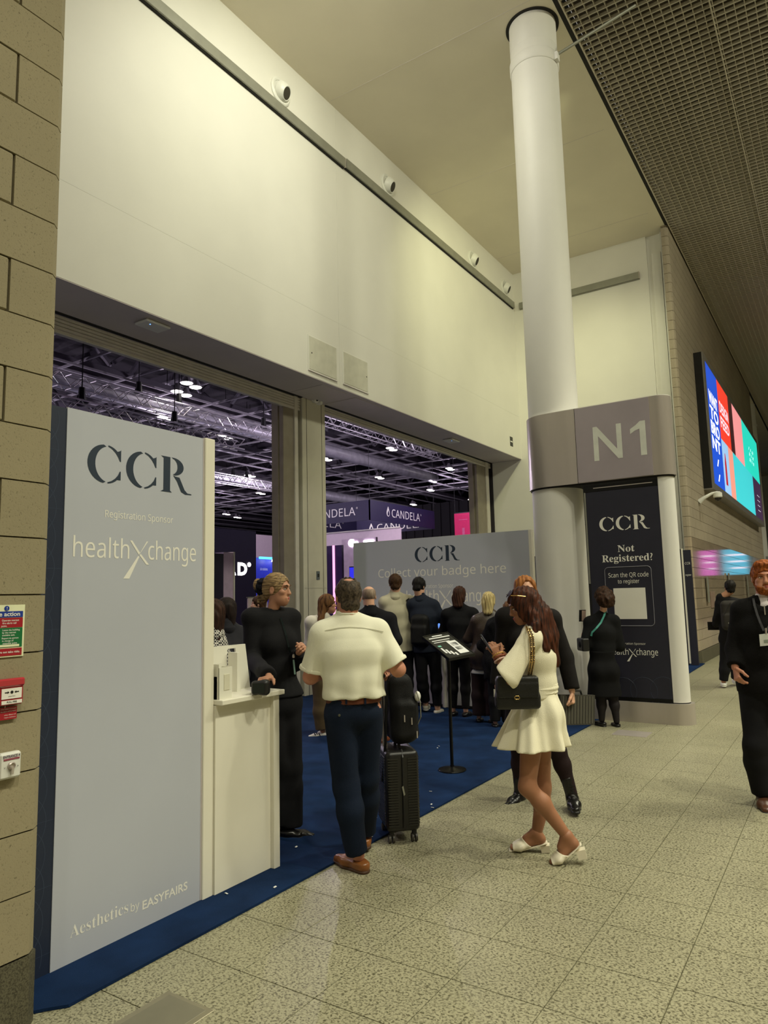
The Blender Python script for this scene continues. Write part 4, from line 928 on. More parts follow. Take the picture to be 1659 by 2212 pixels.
for k in range(8): part('printed_line', M_PRINTW, t, (A[0]+.1, 11.495, 1.62-k*.07-(.1 if k > 1 else 0)), (A[0]+.36-(.05 if k % 3 else 0), 11.5, 1.645-k*.07-(.1 if k > 1 else 0)))

# bits of paper dropped on the blue carpet
M_SCR = mat('scrap_paper', (235, 236, 232), .7)
SCP = ((812, 1766), (831, 1761), (802, 1808), (945, 1616), (930, 1710), (948, 1612), (932, 1738), (934, 1745), (594, 1917), (489, 1931), (640, 1830), (882, 1608))
for k, (u, v) in enumerate(SCP):
    q = fl(u, v, .015); a = random.random()*PI; e1 = np.array((math.cos(a), math.sin(a), 0)); e2 = np.array((-math.sin(a), math.cos(a), .15))
    MB().obox(q+Z*.003, e1*.011, e2*.005, Z*.0012).build('paper_scrap', M_SCR, None, label='tiny white paper scrap on the blue carpet, %s from the camera' % ORD[sorted(range(12), key=lambda i_: -SCP[i_][1]).index(k)], cat='paper scrap', group='paper scraps on the carpet')

# ================================================================ figures: bodies grown from smoothly blended tapered limbs
A_ = lambda *v: np.array(v, float)
nrm = lambda v: np.asarray(v, float)/(np.linalg.norm(v)+1e-9)
class Sh:
    def __init__(s, fn, lo, hi): s.fn, s.lo, s.hi = fn, np.array(lo, float), np.array(hi, float)
def cap(a, b, ra, rb=None):
    a, b = np.array(a, float), np.array(b, float); rb = ra if rb is None else rb; ab = b-a; L = ab@ab+1e-9
    def fn(P):
        t = np.clip(((P-a)@ab)/L, 0, 1); return np.linalg.norm(P-a-t[:, None]*ab, axis=1)-(ra+(rb-ra)*t)
    r = max(ra, rb); return Sh(fn, np.minimum(a, b)-r, np.maximum(a, b)+r)
def ecap(a, b, ra, rb, side):
    "tapered capsule of elliptical section: (half width along side, half depth)"
    a, b = np.array(a, float), np.array(b, float); ab = b-a; L = ab@ab+1e-9; n = ab/math.sqrt(L)
    s = np.array(side, float); s = nrm(s-n*(s@n)); f = np.cross(n, s)
    def fn(P):
        t = np.clip(((P-a)@ab)/L, 0, 1); q = P-a-t[:, None]*ab
        w = ra[0]+(rb[0]-ra[0])*t; d = ra[1]+(rb[1]-ra[1])*t; m = np.minimum(w, d)
        return (np.sqrt((q@s/w)**2+(q@f/d)**2+(q@n/m)**2)-1)*m
    r = max(*ra, *rb); return Sh(fn, np.minimum(a, b)-r, np.maximum(a, b)+r)
def ball(c, r, R=None):
    c = np.array(c, float); r = np.array(r if hasattr(r, '__len__') else (r, r, r), float); M = np.eye(3) if R is None else np.array(R, float)
    def fn(P):
        q = (P-c)@M.T; k0 = np.linalg.norm(q/r, axis=1); k1 = np.linalg.norm(q/(r*r), axis=1)+1e-9; return k0*(k0-1)/k1
    m = r.max(); return Sh(fn, c-m, c+m)
def obx(c, M, h, r):
    "rounded box, rows of M = its axes"
    c = np.array(c, float); M = np.array(M, float); h = np.array(h, float)
    def fn(P):
        q = np.abs((P-c)@M.T)-(h-r); return np.linalg.norm(np.maximum(q, 0), axis=1)+np.minimum(q.max(1), 0)-r
    m = np.linalg.norm(h); return Sh(fn, c-m, c+m)
def smin(a, b, k):
    h = np.maximum(k-np.abs(a-b), 0)/k; return np.minimum(a, b)-h*h*k*.25
def U(shapes, k=.03):
    shapes = list(shapes)
    def fn(P):
        d = shapes[0].fn(P)
        for s in shapes[1:]: d = smin(d, s.fn(P), k)
        return d
    return Sh(fn, np.min([s.lo for s in shapes], 0), np.max([s.hi for s in shapes], 0))
def cut(a, b, k=.01):
    return Sh(lambda P: -smin(-a.fn(P), b.fn(P), k), a.lo, a.hi)
def both(a, b, k=.01):
    return Sh(lambda P: -smin(-a.fn(P), -b.fn(P), k), np.maximum(a.lo, b.lo), np.minimum(a.hi, b.hi))
def half(a, p, n, k=.006):
    "keep the side of the plane through p that n points away from"
    p = np.array(p, float); n = nrm(n); return Sh(lambda P: -smin(-a.fn(P), -((P-p)@n), k), a.lo, a.hi)
def disp(a, f):
    return Sh(lambda P: a.fn(P)-f(P), a.lo-.02, a.hi+.02)
def folds(amp, freq=18, seed=0, zs=.45, n=5):
    r = np.random.default_rng(seed); K = r.normal(size=(n, 3)); K /= np.linalg.norm(K, axis=1)[:, None]; K *= freq*(.6+r.random((n, 1))); K[:, 2] *= zs; ph = r.random(n)*6.28
    def f(P):
        s = 0
        for k, p in zip(K, ph): s = s+np.sin(P@k+p+.8*np.sin(P@(k[[1, 2, 0]]*.6)))
        return amp*s/math.sqrt(n)
    return f
def surfnet(sh, h):
    lo = sh.lo-2.5*h; n = np.ceil((sh.hi+2.5*h-lo)/h).astype(int)+1; B = 6
    nb = np.ceil((n-1)/B).astype(int); n = nb*B+1
    bc = np.stack(np.meshgrid(*[np.arange(k) for k in nb], indexing='ij'), -1).reshape(-1, 3)
    d = sh.fn(lo+(bc*B+B/2)*h); act = (np.abs(d) < B*h*1.25+.012).reshape(nb); sg = np.where(d < 0, -1., 1.).reshape(nb)
    rep = lambda a: np.repeat(np.repeat(np.repeat(a, B, 0), B, 1), B, 2)
    m = np.zeros(n, bool); ra = rep(act)
    for i in (0, 1):
        for j in (0, 1):
            for k in (0, 1): m[i:i+ra.shape[0], j:j+ra.shape[1], k:k+ra.shape[2]] |= ra
    F = np.ones(n); F[:-1, :-1, :-1] = rep(sg)
    idx = np.argwhere(m); F[m] = sh.fn(lo+idx*h)
    I = F < 0
    c = np.zeros(n-1, np.int8)
    for i in (0, 1):
        for j in (0, 1):
            for k in (0, 1): c += I[i:n[0]-1+i, j:n[1]-1+j, k:n[2]-1+k]
    cells = np.argwhere((c > 0) & (c < 8)); N = len(cells)
    if N == 0: return np.zeros((0, 3)), np.zeros((0, 4), int)
    vi = -np.ones(n-1, np.int64); vi[tuple(cells.T)] = np.arange(N)
    S = np.zeros((N, 3)); Ct = np.zeros(N)
    corners = [(i, j, k) for i in (0, 1) for j in (0, 1) for k in (0, 1)]
    vals = {q: F[cells[:, 0]+q[0], cells[:, 1]+q[1], cells[:, 2]+q[2]] for q in corners}
    for q in corners:
        for ax in range(3):
            if q[ax] == 0:
                p = list(q); p[ax] = 1; p = tuple(p); a, b = vals[q], vals[p]; x = (a < 0) != (b < 0)
                t = np.where(x, a/(a-b+1e-12), 0); pt = np.array(q, float)[None]+0*S; pt[:, ax] += t
                S += pt*x[:, None]; Ct += x
    V = lo+(cells+S/Ct[:, None])*h
    Q = []
    for ax in range(3):
        o = [0, 0, 0]; o[ax] = 1
        A0 = I[tuple(slice(0, n[i]-o[i]) for i in range(3))]; B0 = I[tuple(slice(o[i], n[i]) for i in range(3))]
        e = np.argwhere(A0 != B0); b, g_ = [i for i in range(3) if i != ax]
        ok = (e[:, b] > 0) & (e[:, g_] > 0) & (e[:, b] < n[b]-1) & (e[:, g_] < n[g_]-1); e = e[ok]
        def vid(db, dg):
            x = e.copy(); x[:, b] += db; x[:, g_] += dg; return vi[tuple(x.T)]
        q = np.stack([vid(-1, -1), vid(0, -1), vid(0, 0), vid(-1, 0)], 1)
        fl_ = A0[tuple(e.T)] ^ (ax == 1); q = np.where(fl_[:, None], q, q[:, ::-1]); Q.append(q[(q >= 0).all(1)])
    return V, np.concatenate(Q)
def flesh(name, shapes, m, parent, **kw):
    "shapes = [(shape, voxel size), ...] grown into ONE mesh"
    Vs, Fs, off = [], [], 0
    for sh, h in shapes:
        V, F = surfnet(sh, h); Vs.append(V); Fs.append(F+off); off += len(V)
    V = np.concatenate(Vs)-wloc(parent); F = np.concatenate(Fs)
    me = bpy.data.meshes.new(name); me.vertices.add(len(V)); me.vertices.foreach_set('co', V.astype(np.float32).ravel())
    me.loops.add(F.size); me.loops.foreach_set('vertex_index', F.astype(np.int32).ravel()); me.polygons.add(len(F))
    me.polygons.foreach_set('loop_start', np.arange(0, F.size, 4, dtype=np.int32)); me.polygons.foreach_set('loop_total', np.full(len(F), 4, np.int32))
    me.polygons.foreach_set('use_smooth', np.ones(len(F), bool)); me.update(calc_edges=True); me.validate()
    me.materials.append(m); o = bpy.data.objects.new(name, me); link(o, parent, **kw); BASE[o.name] = BASE[parent.name]
    return o

# ---- skeleton
class Fig:
    def __init__(s, label, base, yaw, Hm, fem=False, ov=None, head=None, group=None, hyaw=None, hpitch=0, hroll=0):
        base = np.array(base, float); base[2] = 0 if len(base) > 2 else 0
        s.base, s.H, s.fem, s.k = base, Hm, fem, Hm/1.78
        y = math.radians(yaw); s.F = A_(math.cos(y), math.sin(y), 0); s.R = A_(math.sin(y), -math.cos(y), 0)
        s.vd = nrm(A_(base[0], base[1], 0)); H_ = Hm; L = lambda r, f, u: base+s.R*r*s.k+s.F*f*s.k+Z*u*H_
        sw = .165 if fem else .185
        J = dict(pel=L(0, 0, .530), wst=L(0, .005, .61), chs=L(0, .005, .715), upc=L(0, -.01, .785), neck=L(0, -.015, .838), head=L(0, .012, .932))
        for q, e in (('L', -1), ('R', 1)):
            J['sh'+q] = L(e*sw, -.012, .808); J['el'+q] = L(e*(sw+.035), -.03, .630); J['wr'+q] = L(e*(sw+.03), .05, .490)
            J['hip'+q] = L(e*.088, 0, .515); J['knee'+q] = L(e*.09, .02, .285); J['ank'+q] = L(e*.09, -.02, .048)
        for k_, v in (ov or {}).items():
            if v[0] == 'p': J[k_] = s.px(*v[1:])
            elif v[0] == 'l': J[k_] = L(*v[1:])
            else: J[k_] = np.array(v[1:], float)
        if ov:
            mid = lambda a, b: (J[a]+J[b])/2
            if 'hipL' in ov and 'pel' not in ov: J['pel'] = mid('hipL', 'hipR')+Z*.03
            if 'shL' in ov and 'upc' not in ov: J['upc'] = mid('shL', 'shR')-Z*.04*s.k
            if ('pel' in ov or 'hipL' in ov or 'shL' in ov):
                if 'wst' not in ov: J['wst'] = J['pel']*.58+J['upc']*.42
                if 'chs' not in ov: J['chs'] = J['pel']*.22+J['upc']*.78-Z*.0
        s.J = J
        s.t = thing('person', label, 'person', tuple(base), group)
        hy = math.radians(yaw if hyaw is None else hyaw); hp = math.radians(hpitch); rr = math.radians(hroll)
        s.hf = A_(math.cos(hy)*math.cos(hp), math.sin(hy)*math.cos(hp), math.sin(hp)); s.hr = A_(math.sin(hy), -math.cos(hy), 0); s.hu = np.cross(s.hr, s.hf)
        s.hr, s.hu = math.cos(rr)*s.hr+math.sin(rr)*s.hu, -math.sin(rr)*s.hr+math.cos(rr)*s.hu
        s.hs = s.k*(.97 if fem else 1.0)
    def px(s, u, v, off=0.0):
        d = ray(u, v); t = (s.base@s.vd+off)/(d@s.vd); return CAM+d*t
    def hp(s, x, y, z): return s.J['head']+s.hs*(x*s.hr+y*s.hf+z*s.hu)
    def HM(s): return np.array([s.hr, s.hf, s.hu])
    def hb(s, c, r): return ball(s.hp(*c), np.array(r)*s.hs, s.HM())
    def hc(s, a, b, ra, rb=None): return cap(s.hp(*a), s.hp(*b), ra*s.hs, (ra if rb is None else rb)*s.hs)
    # -- anatomy with an inflation e (metres)
    def torso(s, e=0.0, drop=None, dr=(.0, .0), wk=1.0):
        J, k = s.J, s.k; sd = J['shR']-J['shL']; sdh = nrm(J['hipR']-J['hipL'])
        dims = dict(pel=(.150, .108), wst=(.118, .092), chs=(.138, .104), upc=(.128, .080)) if s.fem else dict(pel=(.155, .112), wst=(.142, .106), chs=(.168, .118), upc=(.160, .092))
        d = {q: (v[0]*k*wk+e, v[1]*k*wk+e) for q, v in dims.items()}
        L = [ecap(J['pel'], J['wst'], d['pel'], d['wst'], sdh+nrm(sd)*.5), ecap(J['wst'], J['chs'], d['wst'], d['chs'], sd), ecap(J['chs'], J['upc'], d['chs'], d['upc'], sd)]
        L += [cap(J['shL'], J['shR'], .052*k+e*.8), cap(J['neck'], J['shL']*.8+J['neck']*.2, .040*k+e*.6, .046*k+e*.6), cap(J['neck'], J['shR']*.8+J['neck']*.2, .040*k+e*.6, .046*k+e*.6)]
        if s.fem:
            f = nrm(np.cross(Z, sd)); f = f if f@s.F > 0 else -f; r_ = nrm(sd)
            for q in (-1, 1): L.append(ball(J['chs']+f*.075*k+r_*q*.066*k-Z*.01, .058*k+e*.7))
            for q in (-1, 1): L.append(ball(J['pel']-s.F*.055*k+nrm(J['hipR']-J['hipL'])*q*.062*k-Z*.03, .088*k+e))
        if drop is not None: L.append(ecap(J['pel'], np.array(drop), (d['pel'][0], d['pel'][1]), (d['pel'][0]+dr[0], d['pel'][1]+dr[1]), sdh))
        return L
    def arm(s, q, e=0.0, frac=2.0, e2=None):
        J, k = s.J, s.k; e2 = e if e2 is None else e2; sh, el, wr = J['sh'+q], J['el'+q], J['wr'+q]
        r0, r1, r2 = ((.044, .035, .023) if s.fem else (.052, .042, .028)); r0, r1, r2 = r0*k, r1*k, r2*k
        ex = lambda f: e+(e2-e)*f/frac
        if frac <= 1: b = sh+(el-sh)*frac; return [cap(sh, b, r0+e, r0+(r1-r0)*frac+e2)]
        f2 = frac-1; b = el+(wr-el)*f2
        return [cap(sh, el, r0+e, r1+ex(1)), cap(el, b, r1+ex(1), r1+(r2-r1)*f2+e2)]
    def leg(s, q, e=0.0, frac=2.0, e2=None):
        J, k = s.J, s.k; e2 = e if e2 is None else e2; hp, kn, an = J['hip'+q], J['knee'+q], J['ank'+q]
        r0, r1, rc, r2 = ((.082, .052, .052, .033) if s.fem else (.084, .056, .056, .038)); r0, r1, rc, r2 = [v*k for v in (r0, r1, rc, r2)]
        ex = lambda f: e+(e2-e)*f/frac
        if frac <= 1: b = hp+(kn-hp)*frac; return [cap(hp, b, r0+e, r0+(r1-r0)*frac+e2)]
        bk = -s.F*.012*k; mid = kn+(an-kn)*.33+bk
        return [cap(hp, kn, r0+e, r1+ex(1)), cap(kn, mid, r1+ex(1), rc+ex(1.33)), cap(mid, kn+(an-kn)*(frac-1), rc+ex(1.33), r2+e2)]
    def headshape(s):
        b, c = s.hb, s.hc
        jw, jr, ch, fw, jy, jz, cy_ = (.030, .018, .022, .053, .032, .030, .062) if s.fem else (.036, .026, .030, .058, .040, .040, .055)
        L = [b((0, -.014, .036), (.075, .094, .086)), b((0, .026, -.030), (fw, .064, .080)), b((0, cy_, -.089), (ch, .028, .024)), b((-jw, .046 if not s.fem else .040, -.060), (jr, jy, jz)), b((jw, .046 if not s.fem else .040, -.060), (jr, jy, jz))]
        a = U(L, .03*s.hs)
        L2 = [c((0, .084, .020), (0, .103, -.020), .0085, .0108), b((0, .096, -.024), (.0155, .011, .008)), b((0, .072, .036), (.046, .022, .012)), b((.038, .058, -.012), (.024, .024, .02)), b((-.038, .058, -.012), (.024, .024, .02)), c((-.017, .086, -.056), (.017, .086, -.056), .0085), b((0, .083, -.074), (.018, .014, .010))]
        a = U([a]+L2, .014*s.hs)
        for e in (-1, 1): a = cut(a, b((e*.031, .097, .012), (.017, .016, .011)), .010)
        ears = [cut(b((e*.077, -.008, -.004), (.009, .018, .029)), b((e*.088, -.004, .0), (.008, .010, .018)), .006) for e in (-1, 1)]
        a = U([a]+ears, .008)
        J = s.J; n0 = s.hp(0, -.018, -.055); r_ = (.041 if s.fem else .056)*s.k
        return U([a, cap(n0, J['neck']-Z*.02, r_, r_*1.08)], .022)
    def hand(s, q, fdir, palm, curl=(.35, .45, .5, .55), spread=.0, thumb=(.62, .70, .25), k=None):
        w = s.J['wr'+q]; f = nrm(fdir); p = np.array(palm, float); p = nrm(p-f*(p@f)); sd = np.cross(f, p)*(1 if q == 'R' else -1); k = k or s.k*(.92 if s.fem else 1.02)
        L = [ecap(w-f*.01, w+f*.085*k, (.024*k, .017*k), (.037*k, .0125*k), sd)]
        lens = ((.041, .024, .020), (.045, .028, .021), (.042, .026, .020), (.033, .020, .018))
        for i in range(4):
            o = w+f*(.084-.004*abs(i-1))*k+sd*(.0285-.0188*i)*k; th = .1; fd = nrm(f+sd*spread*(1.5-i)); pts = [o]
            for j in range(3):
                th += curl[i]*(1, 1.15, .8)[j]; pts.append(pts[-1]+(fd*math.cos(th)+p*math.sin(th))*lens[i][j]*k)
            for j in range(3): L.append(cap(pts[j], pts[j+1], (.0092-.0008*j)*k, (.0086-.0009*j)*k))
        o = w+f*.022*k+sd*.026*k; d = nrm(f*thumb[0]+sd*thumb[1]+p*thumb[2]); a = o+d*.042*k; d2 = nrm(d*.8+f*.5+p*.15); b = a+d2*.03*k; c = b+nrm(d2+p*.3)*.022*k
        L += [cap(o, a, .0145*k, .011*k), cap(a, b, .011*k, .0095*k), cap(b, c, .0095*k, .008*k)]
        s.grip = w+f*.075*k+p*.03*k
        return U(L, .006)
    def body(s, skin, hh=.007, hb=.013, hands=(), legs=True, arms=True, armh=None, legh=None):
        sh = [(s.headshape(), hh)]
        core = s.torso(-.012)
        if arms: core += s.arm('L')+s.arm('R') if armh is None else []
        if legs and legh is None: core += s.leg('L')+s.leg('R')
        sh.append((U(core, .035), hb))
        if armh is not None: sh += [(U(s.arm(q), .03), armh) for q in 'LR']
        if legh is not None: sh += [(U(s.leg(q), .035), legh) for q in 'LR']
        sh += [(h_, hh*.72) for h_ in hands]
        return flesh('body', sh, skin, s.t)
    def face(s, brow, lip, iris=(70, 60, 50), h=.0035):
        me = mat('eye_white', (232, 226, 218), .25); ir = mat('iris_%d_%d_%d' % iris, iris, .2)
        for e in (-1, 1):
            ey = flesh('eye', [(s.hb((e*.031, .0765, .011), (.0135, .0105, .0058)), h*.7)], me, s.t)
            flesh('iris', [(s.hb((e*.031, .0835, .011), (.0052, .0045, .0050)), h*.5)], ir, ey)
            flesh('eyelid', [(U([s.hc((e*.018, .086, .0155), (e*.031, .0875, .0185), .0030), s.hc((e*.031, .0875, .0185), (e*.046, .078, .0145), .0030, .0024)], .003), h*.7)], brow, s.t)
            flesh('eyebrow', [(U([s.hc((e*.014, .094, .033), (e*.032, .092, .039), .0042), s.hc((e*.032, .092, .039), (e*.050, .078, .034), .0042, .003)], .004), h)], brow, s.t)
        flesh('lips', [(U([s.hc((-.022, .0855, -.057), (0, .0970, -.052), .0052), s.hc((.022, .0855, -.057), (0, .0970, -.052), .0052), s.hc((-.019, .0870, -.0615), (0, .0945, -.063), .0056), s.hc((.019, .0870, -.0615), (0, .0945, -.063), .0056)], .0035), h)], lip, s.t)
    def shoe(s, q, d, m, n=Z, kind='shoe', ln=1.0, sole=None, name='shoe', h=.008):
        a = s.J['ank'+q]; n = nrm(n); d = np.array(d, float); d = nrm(d-n*(d@n)); sd = np.cross(d, n); k = s.k*(.9 if s.fem else 1.0); o = a-n*.085*s.k
        hgt = .010
        pt = lambda f, u, x=0: o+d*f*k*ln+n*u*k+sd*x*k
        L = [ecap(pt(-.045, .038), pt(.09, .040), (.036*k, .040*k), (.046*k, .036*k), sd), ecap(pt(.09, .036), pt(.178, .026), (.046*k, .034*k), (.031*k, .024*k), sd), ecap(pt(.01, .06), pt(.10, .045), (.034*k, .03*k), (.034*k, .028*k), sd)]
        top = {'shoe': .085, 'boot': .20, 'low': .062}[kind]
        if kind == 'boot': L.append(cap(a-n*.03, a+nrm(s.J['knee'+q]-a)*.14, .047*k, .050*k))
        else: L.append(cap(pt(-.012, .055), pt(-.012, .09), .040*k, .038*k))
        b = U(L, .03); b = half(b, pt(0, .008), -n, .003)
        b = half(b, pt(0, top), n+(d*-.25 if kind == 'shoe' else 0), .01) if kind != 'boot' else half(b, a+nrm(s.J['knee'+q]-a)*.13, s.J['knee'+q]-a, .008)
        o_ = flesh(name, [(b, h)], m, s.t)
        sl = U([ecap(pt(-.045, .01), pt(.09, .01), (.037*k, .034*k), (.047*k, .034*k), sd), ecap(pt(.09, .01), pt(.178, .01), (.047*k, .034*k), (.0325*k, .03*k), sd)], .02)
        sl = half(half(sl, pt(0, .020), n, .002), pt(0, .001), -n, .002)
        flesh('sole', [(sl, h*.9)], sole or M_BLACK, o_)
        return o_
    def cloth(s, name, shapes, m, k=.035, h=.010, fold=None, hem=None, hem_n=None, cuts=(), **kw):
        a = U(shapes, k) if isinstance(shapes, list) else shapes
        if fold: a = disp(a, folds(*fold))
        if hem is not None: a = half(a, hem, -Z if hem_n is None else hem_n)
        for c in cuts: a = cut(a, c, .01)
        return flesh(name, [(a, h)], m, s.t, **kw)
    def sleeve_cut(s, a, q, frac):
        J = s.J
        if frac <= 1: p = J['sh'+q]+(J['el'+q]-J['sh'+q])*frac; n = J['el'+q]-J['sh'+q]
        else: p = J['el'+q]+(J['wr'+q]-J['el'+q])*(frac-1); n = J['wr'+q]-J['el'+q]
        return p, n
    def sleeve(s, q, e, frac, e2=None, k=.03, extra=.25):
        p, n = s.sleeve_cut(None, q, frac); L = s.arm(q, e, frac, e2)
        L[-1] = half(L[-1], p, n, .004)
        return U(L, k) if len(L) > 1 else L[0]
    def trousers(s, m, e=.012, e2=.018, frac=1.93, h=.011, fold=(.004, 20, 3), top=None, name='trousers', each=None):
        J = s.J; d = (.155, .112) if not s.fem else (.150, .112)
        L = []
        for q in 'LR':
            a = U(s.leg(q, e, min(frac+.04, 2.0), e2), .035); p = J['knee'+q]+(J['ank'+q]-J['knee'+q])*(frac-1); L.append(half(a, p, J['ank'+q]-J['knee'+q]))
        k = s.k; sdh = nrm(J['hipR']-J['hipL'])
        L.append(ecap(J['pel']-Z*.02, J['pel']+Z*.08*k, (d[0]*k+e, d[1]*k+e), (d[0]*k*.95+e, d[1]*k*.97+e), sdh))
        if s.fem: L += [ball(J['pel']-s.F*.055*k+sdh*q*.062*k-Z*.03, .09*k+e) for q in (-1, 1)]
        a = U(L, .028); a = disp(a, folds(*fold)) if fold else a
        a = half(a, J['pel']+Z*(.075*k if top is None else top), Z)
        return flesh(name, [(a, h)], m, s.t)
    def skullcap(s, grow=.012): return s.hb((0, -.014, .038), (.075+grow, .094+grow, .086+grow))
    def facecut(s, low=.055, w=.066): return U([s.hb((0, .105, low-.085), (w, .085, .085)), s.hb((0, .10, low-.14), (w+.006, .10, .10))], .02)
def hairtex(name, col, dark, scale=(60, 60, 6), rough=.62):
    if name in MATS: return MATS[name]
    m = mat(name, col, rough, var=.05, spec=.18); nt = m.node_tree; N = nt.nodes; L = nt.links
    w = N.new('ShaderNodeTexNoise'); w.inputs['Scale'].default_value = 1.0; w.inputs['Detail'].default_value = 5
    mp = N.new('ShaderNodeMapping'); mp.inputs['Scale'].default_value = scale; tc = N.new('ShaderNodeTexCoord')
    L.new(tc.outputs['Object'], mp.inputs['Vector']); L.new(mp.outputs['Vector'], w.inputs['Vector'])
    r = N.new('ShaderNodeValToRGB'); r.color_ramp.elements[0].position = .35; r.color_ramp.elements[1].position = .66; r.color_ramp.elements[0].color = lin(dark); r.color_ramp.elements[1].color = lin(col)
    b = N['Principled BSDF']; L.new(w.outputs['Fac'], r.inputs['Fac']); L.new(r.outputs['Color'], b.inputs['Base Color'])
    bp = N.new('ShaderNodeBump'); bp.inputs['Strength'].default_value = .5; bp.inputs['Distance'].default_value = .004; L.new(w.outputs['Fac'], bp.inputs['Height']); L.new(bp.outputs['Normal'], b.inputs['Normal'])
    return m
def cl(name, col, rough=.85, var=.10, scale=9, bump=.25, bscale=260, spec=.2): return mat(name, col, rough, var=var, scale=scale, bump=bump, bscale=bscale, spec=spec)
SK_T = mat('skin_tan', (186, 136, 108), .5, var=.05, scale=14, spec=.35); SK_P = mat('skin_fair', (222, 172, 144), .5, var=.06, scale=14, spec=.35); SK_R = mat('skin_ruddy', (200, 140, 114), .5, var=.08, scale=16, spec=.35); SK_L = mat('skin_legs', (158, 110, 82), .5, var=.05, scale=8, spec=.35)
LIP = mat('lips_rose', (176, 92, 86), .4); C_BLK = cl('black_cloth', (20, 20, 23)); C_BLK2 = cl('black_cloth_soft', (26, 25, 27)); C_NAVY = cl('navy_cloth', (24, 32, 52)); SHOE_K = mat('black_leather', (18, 17, 17), .28, var=.1)
C_DK = cl('charcoal_trouser', (22, 22, 26))
def strands(hp0, amp=.004, freq=90): 
    return lambda P: amp*np.sin((P@A_(.7, .7, 0))*freq+3*np.sin(P[:, 2]*9))

# ================================================================ the people
P_ = lambda u, v, o=0.0: ('p', u, v, o)
gd = lambda a, b: nrm(fl(*a)-fl(*b))          # ground direction between two pixels
# ---- 1. woman in black behind the counter
_sc = fl(562, 1485, zt+.041); _wr = on(582, 1463, 1, _sc[1]+.03)
f = Fig('woman with scraped-back fair hair and black scrunchie, in a black suit behind the white counter', fl(622, 1806), -92, 1.79, True, dict(
    head=P_(599, 1275, .0), neck=P_(588, 1333, .02), shL=P_(626, 1338, .10), shR=P_(545, 1338, -.06), elR=P_(543, 1424, -.10), wrR=('w', *_wr), elL=P_(638, 1432, .0), wrL=P_(646, 1408, -.16),
    hipR=P_(586, 1520, -.02), hipL=P_(622, 1520, .05), kneeR=P_(598, 1660, -.02), kneeL=P_(626, 1660, .03), ankR=P_(600, 1780, .0), ankL=P_(628, 1783, .02), wst=P_(594, 1440, .02), chs=P_(590, 1385, .02)), hyaw=-75, hpitch=-3)
hR = f.hand('R', _sc+Z*.045-f.J['wrR'], -Z, curl=(.3, .35, .4, .45)); hL = f.hand('L', f.px(657, 1396, -.22)-f.J['wrL'], -f.R*-1+Z*-.3, curl=(.7, .8, .8, .8), thumb=(.9, .3, .55))
f.body(SK_T, .005, .014, [hR, hL])
f.face(hairtex('brow_brown', (110, 84, 60), (80, 60, 44)), LIP)
HB = hairtex('hair_ash_blonde', (176, 148, 106), (92, 74, 54), (70, 9, 120))
hair = cut(U([f.skullcap(.010), f.hb((0, -.07, .005), (.066, .045, .075))], .02), U([f.hb((0, .112, -.005), (.070, .085, .088)), f.hb((0, .06, -.12), (.09, .10, .105)), f.hb((.085, .0, -.02), (.02, .035, .05)), f.hb((-.085, .0, -.02), (.02, .035, .05))], .02), .008)
flesh('hair', [(disp(hair, lambda P: .0011*np.sin((P@f.hu)*330+2*np.sin((P@f.hf)*14))), .0045)], HB, f.t)
flesh('ponytail', [(U([f.hb((0, -.165, .035), (.032, .035, .05)), f.hc((0, -.14, .01), (0, -.15, -.09), .022, .014), f.hb((.0, -.10, -.05), (.03, .03, .05))], .02), .006)], HB, f.t)
tor = f.hp(0, -.128, .022); mbt = MB(); axn = nrm(f.hf*-1+f.hu*.2); e1 = f.hr; e2 = np.cross(axn, e1)
flesh('scrunchie', [(disp(U([ball(tor+(e1*math.cos(q)+e2*math.sin(q))*.040, .029) for q in np.linspace(0, 6.28, 9)[:-1]], .012), folds(.005, 130, 4, 1.0)), .005)], cl('velvet_black', (16, 15, 24)), f.t)
MB().tube([f.hp(-.086, -.002, -.030)+(f.hr*math.cos(q)*.2+f.hf*math.cos(q)+f.hu*math.sin(q))*.007 for q in np.linspace(0, 6, 9)], .0014, 5).build('earring', MATS['brushed_steel'], f.t)
J = f.J; hemP = J['pel']+Z*.045
f.cloth('trousers', [U(f.leg('L', .028, 2.0, .055)+f.leg('R', .028, 2.0, .055), .05)], C_BLK, h=.012, fold=(.005, 22, 5), hem=A_(0, 0, .03)) if False else f.trousers(C_BLK, .022, .05, 2.0)
body_ = U(f.torso(.022, J['pel']-Z*.22, (.03, .02)), .05)
f.cloth('jacket', U([half(body_, hemP-Z*.02, -Z), U([cap(J['shL']+Z*.008, J['shR']+Z*.008, .060)]+[ball(J['sh'+q]+Z*.022+nrm(J['shR']-J['shL'])*(.018 if q == 'R' else -.018), (.062, .062, .045)) for q in 'LR']+[f.sleeve('L', .022, 1.95, .026), f.sleeve('R', .024, 1.95, .026)], .03)], .022), C_BLK, fold=(.0045, 20, 8), cuts=[cap(J['neck']+Z*.05, J['neck']+f.hf*.02-Z*.0, .052)], h=.009)
flesh('top', [(U([cap(J['neck']+Z*.022, J['neck']-Z*.03, .055, .075)], .02), .008)], cl('black_knit', (14, 14, 16)), f.t)
ch = J['chs']; cf = nrm(np.cross(Z, J['shR']-J['shL'])); cf = cf if cf@f.F > 0 else -cf
def onbody(f, shape, o, d, far=.9):
    "first point of a shape along a ray (used to lay straps and buttons on clothing)"
    o, d = np.array(o, float), nrm(d)
    if np.allclose(d, f.vd): d = nrm(o-CAM)
    t = np.linspace(0, far, 420); v = shape.fn(o+d*t[:, None]); i = np.argmax(v < 0.004); return o+d*t[i]
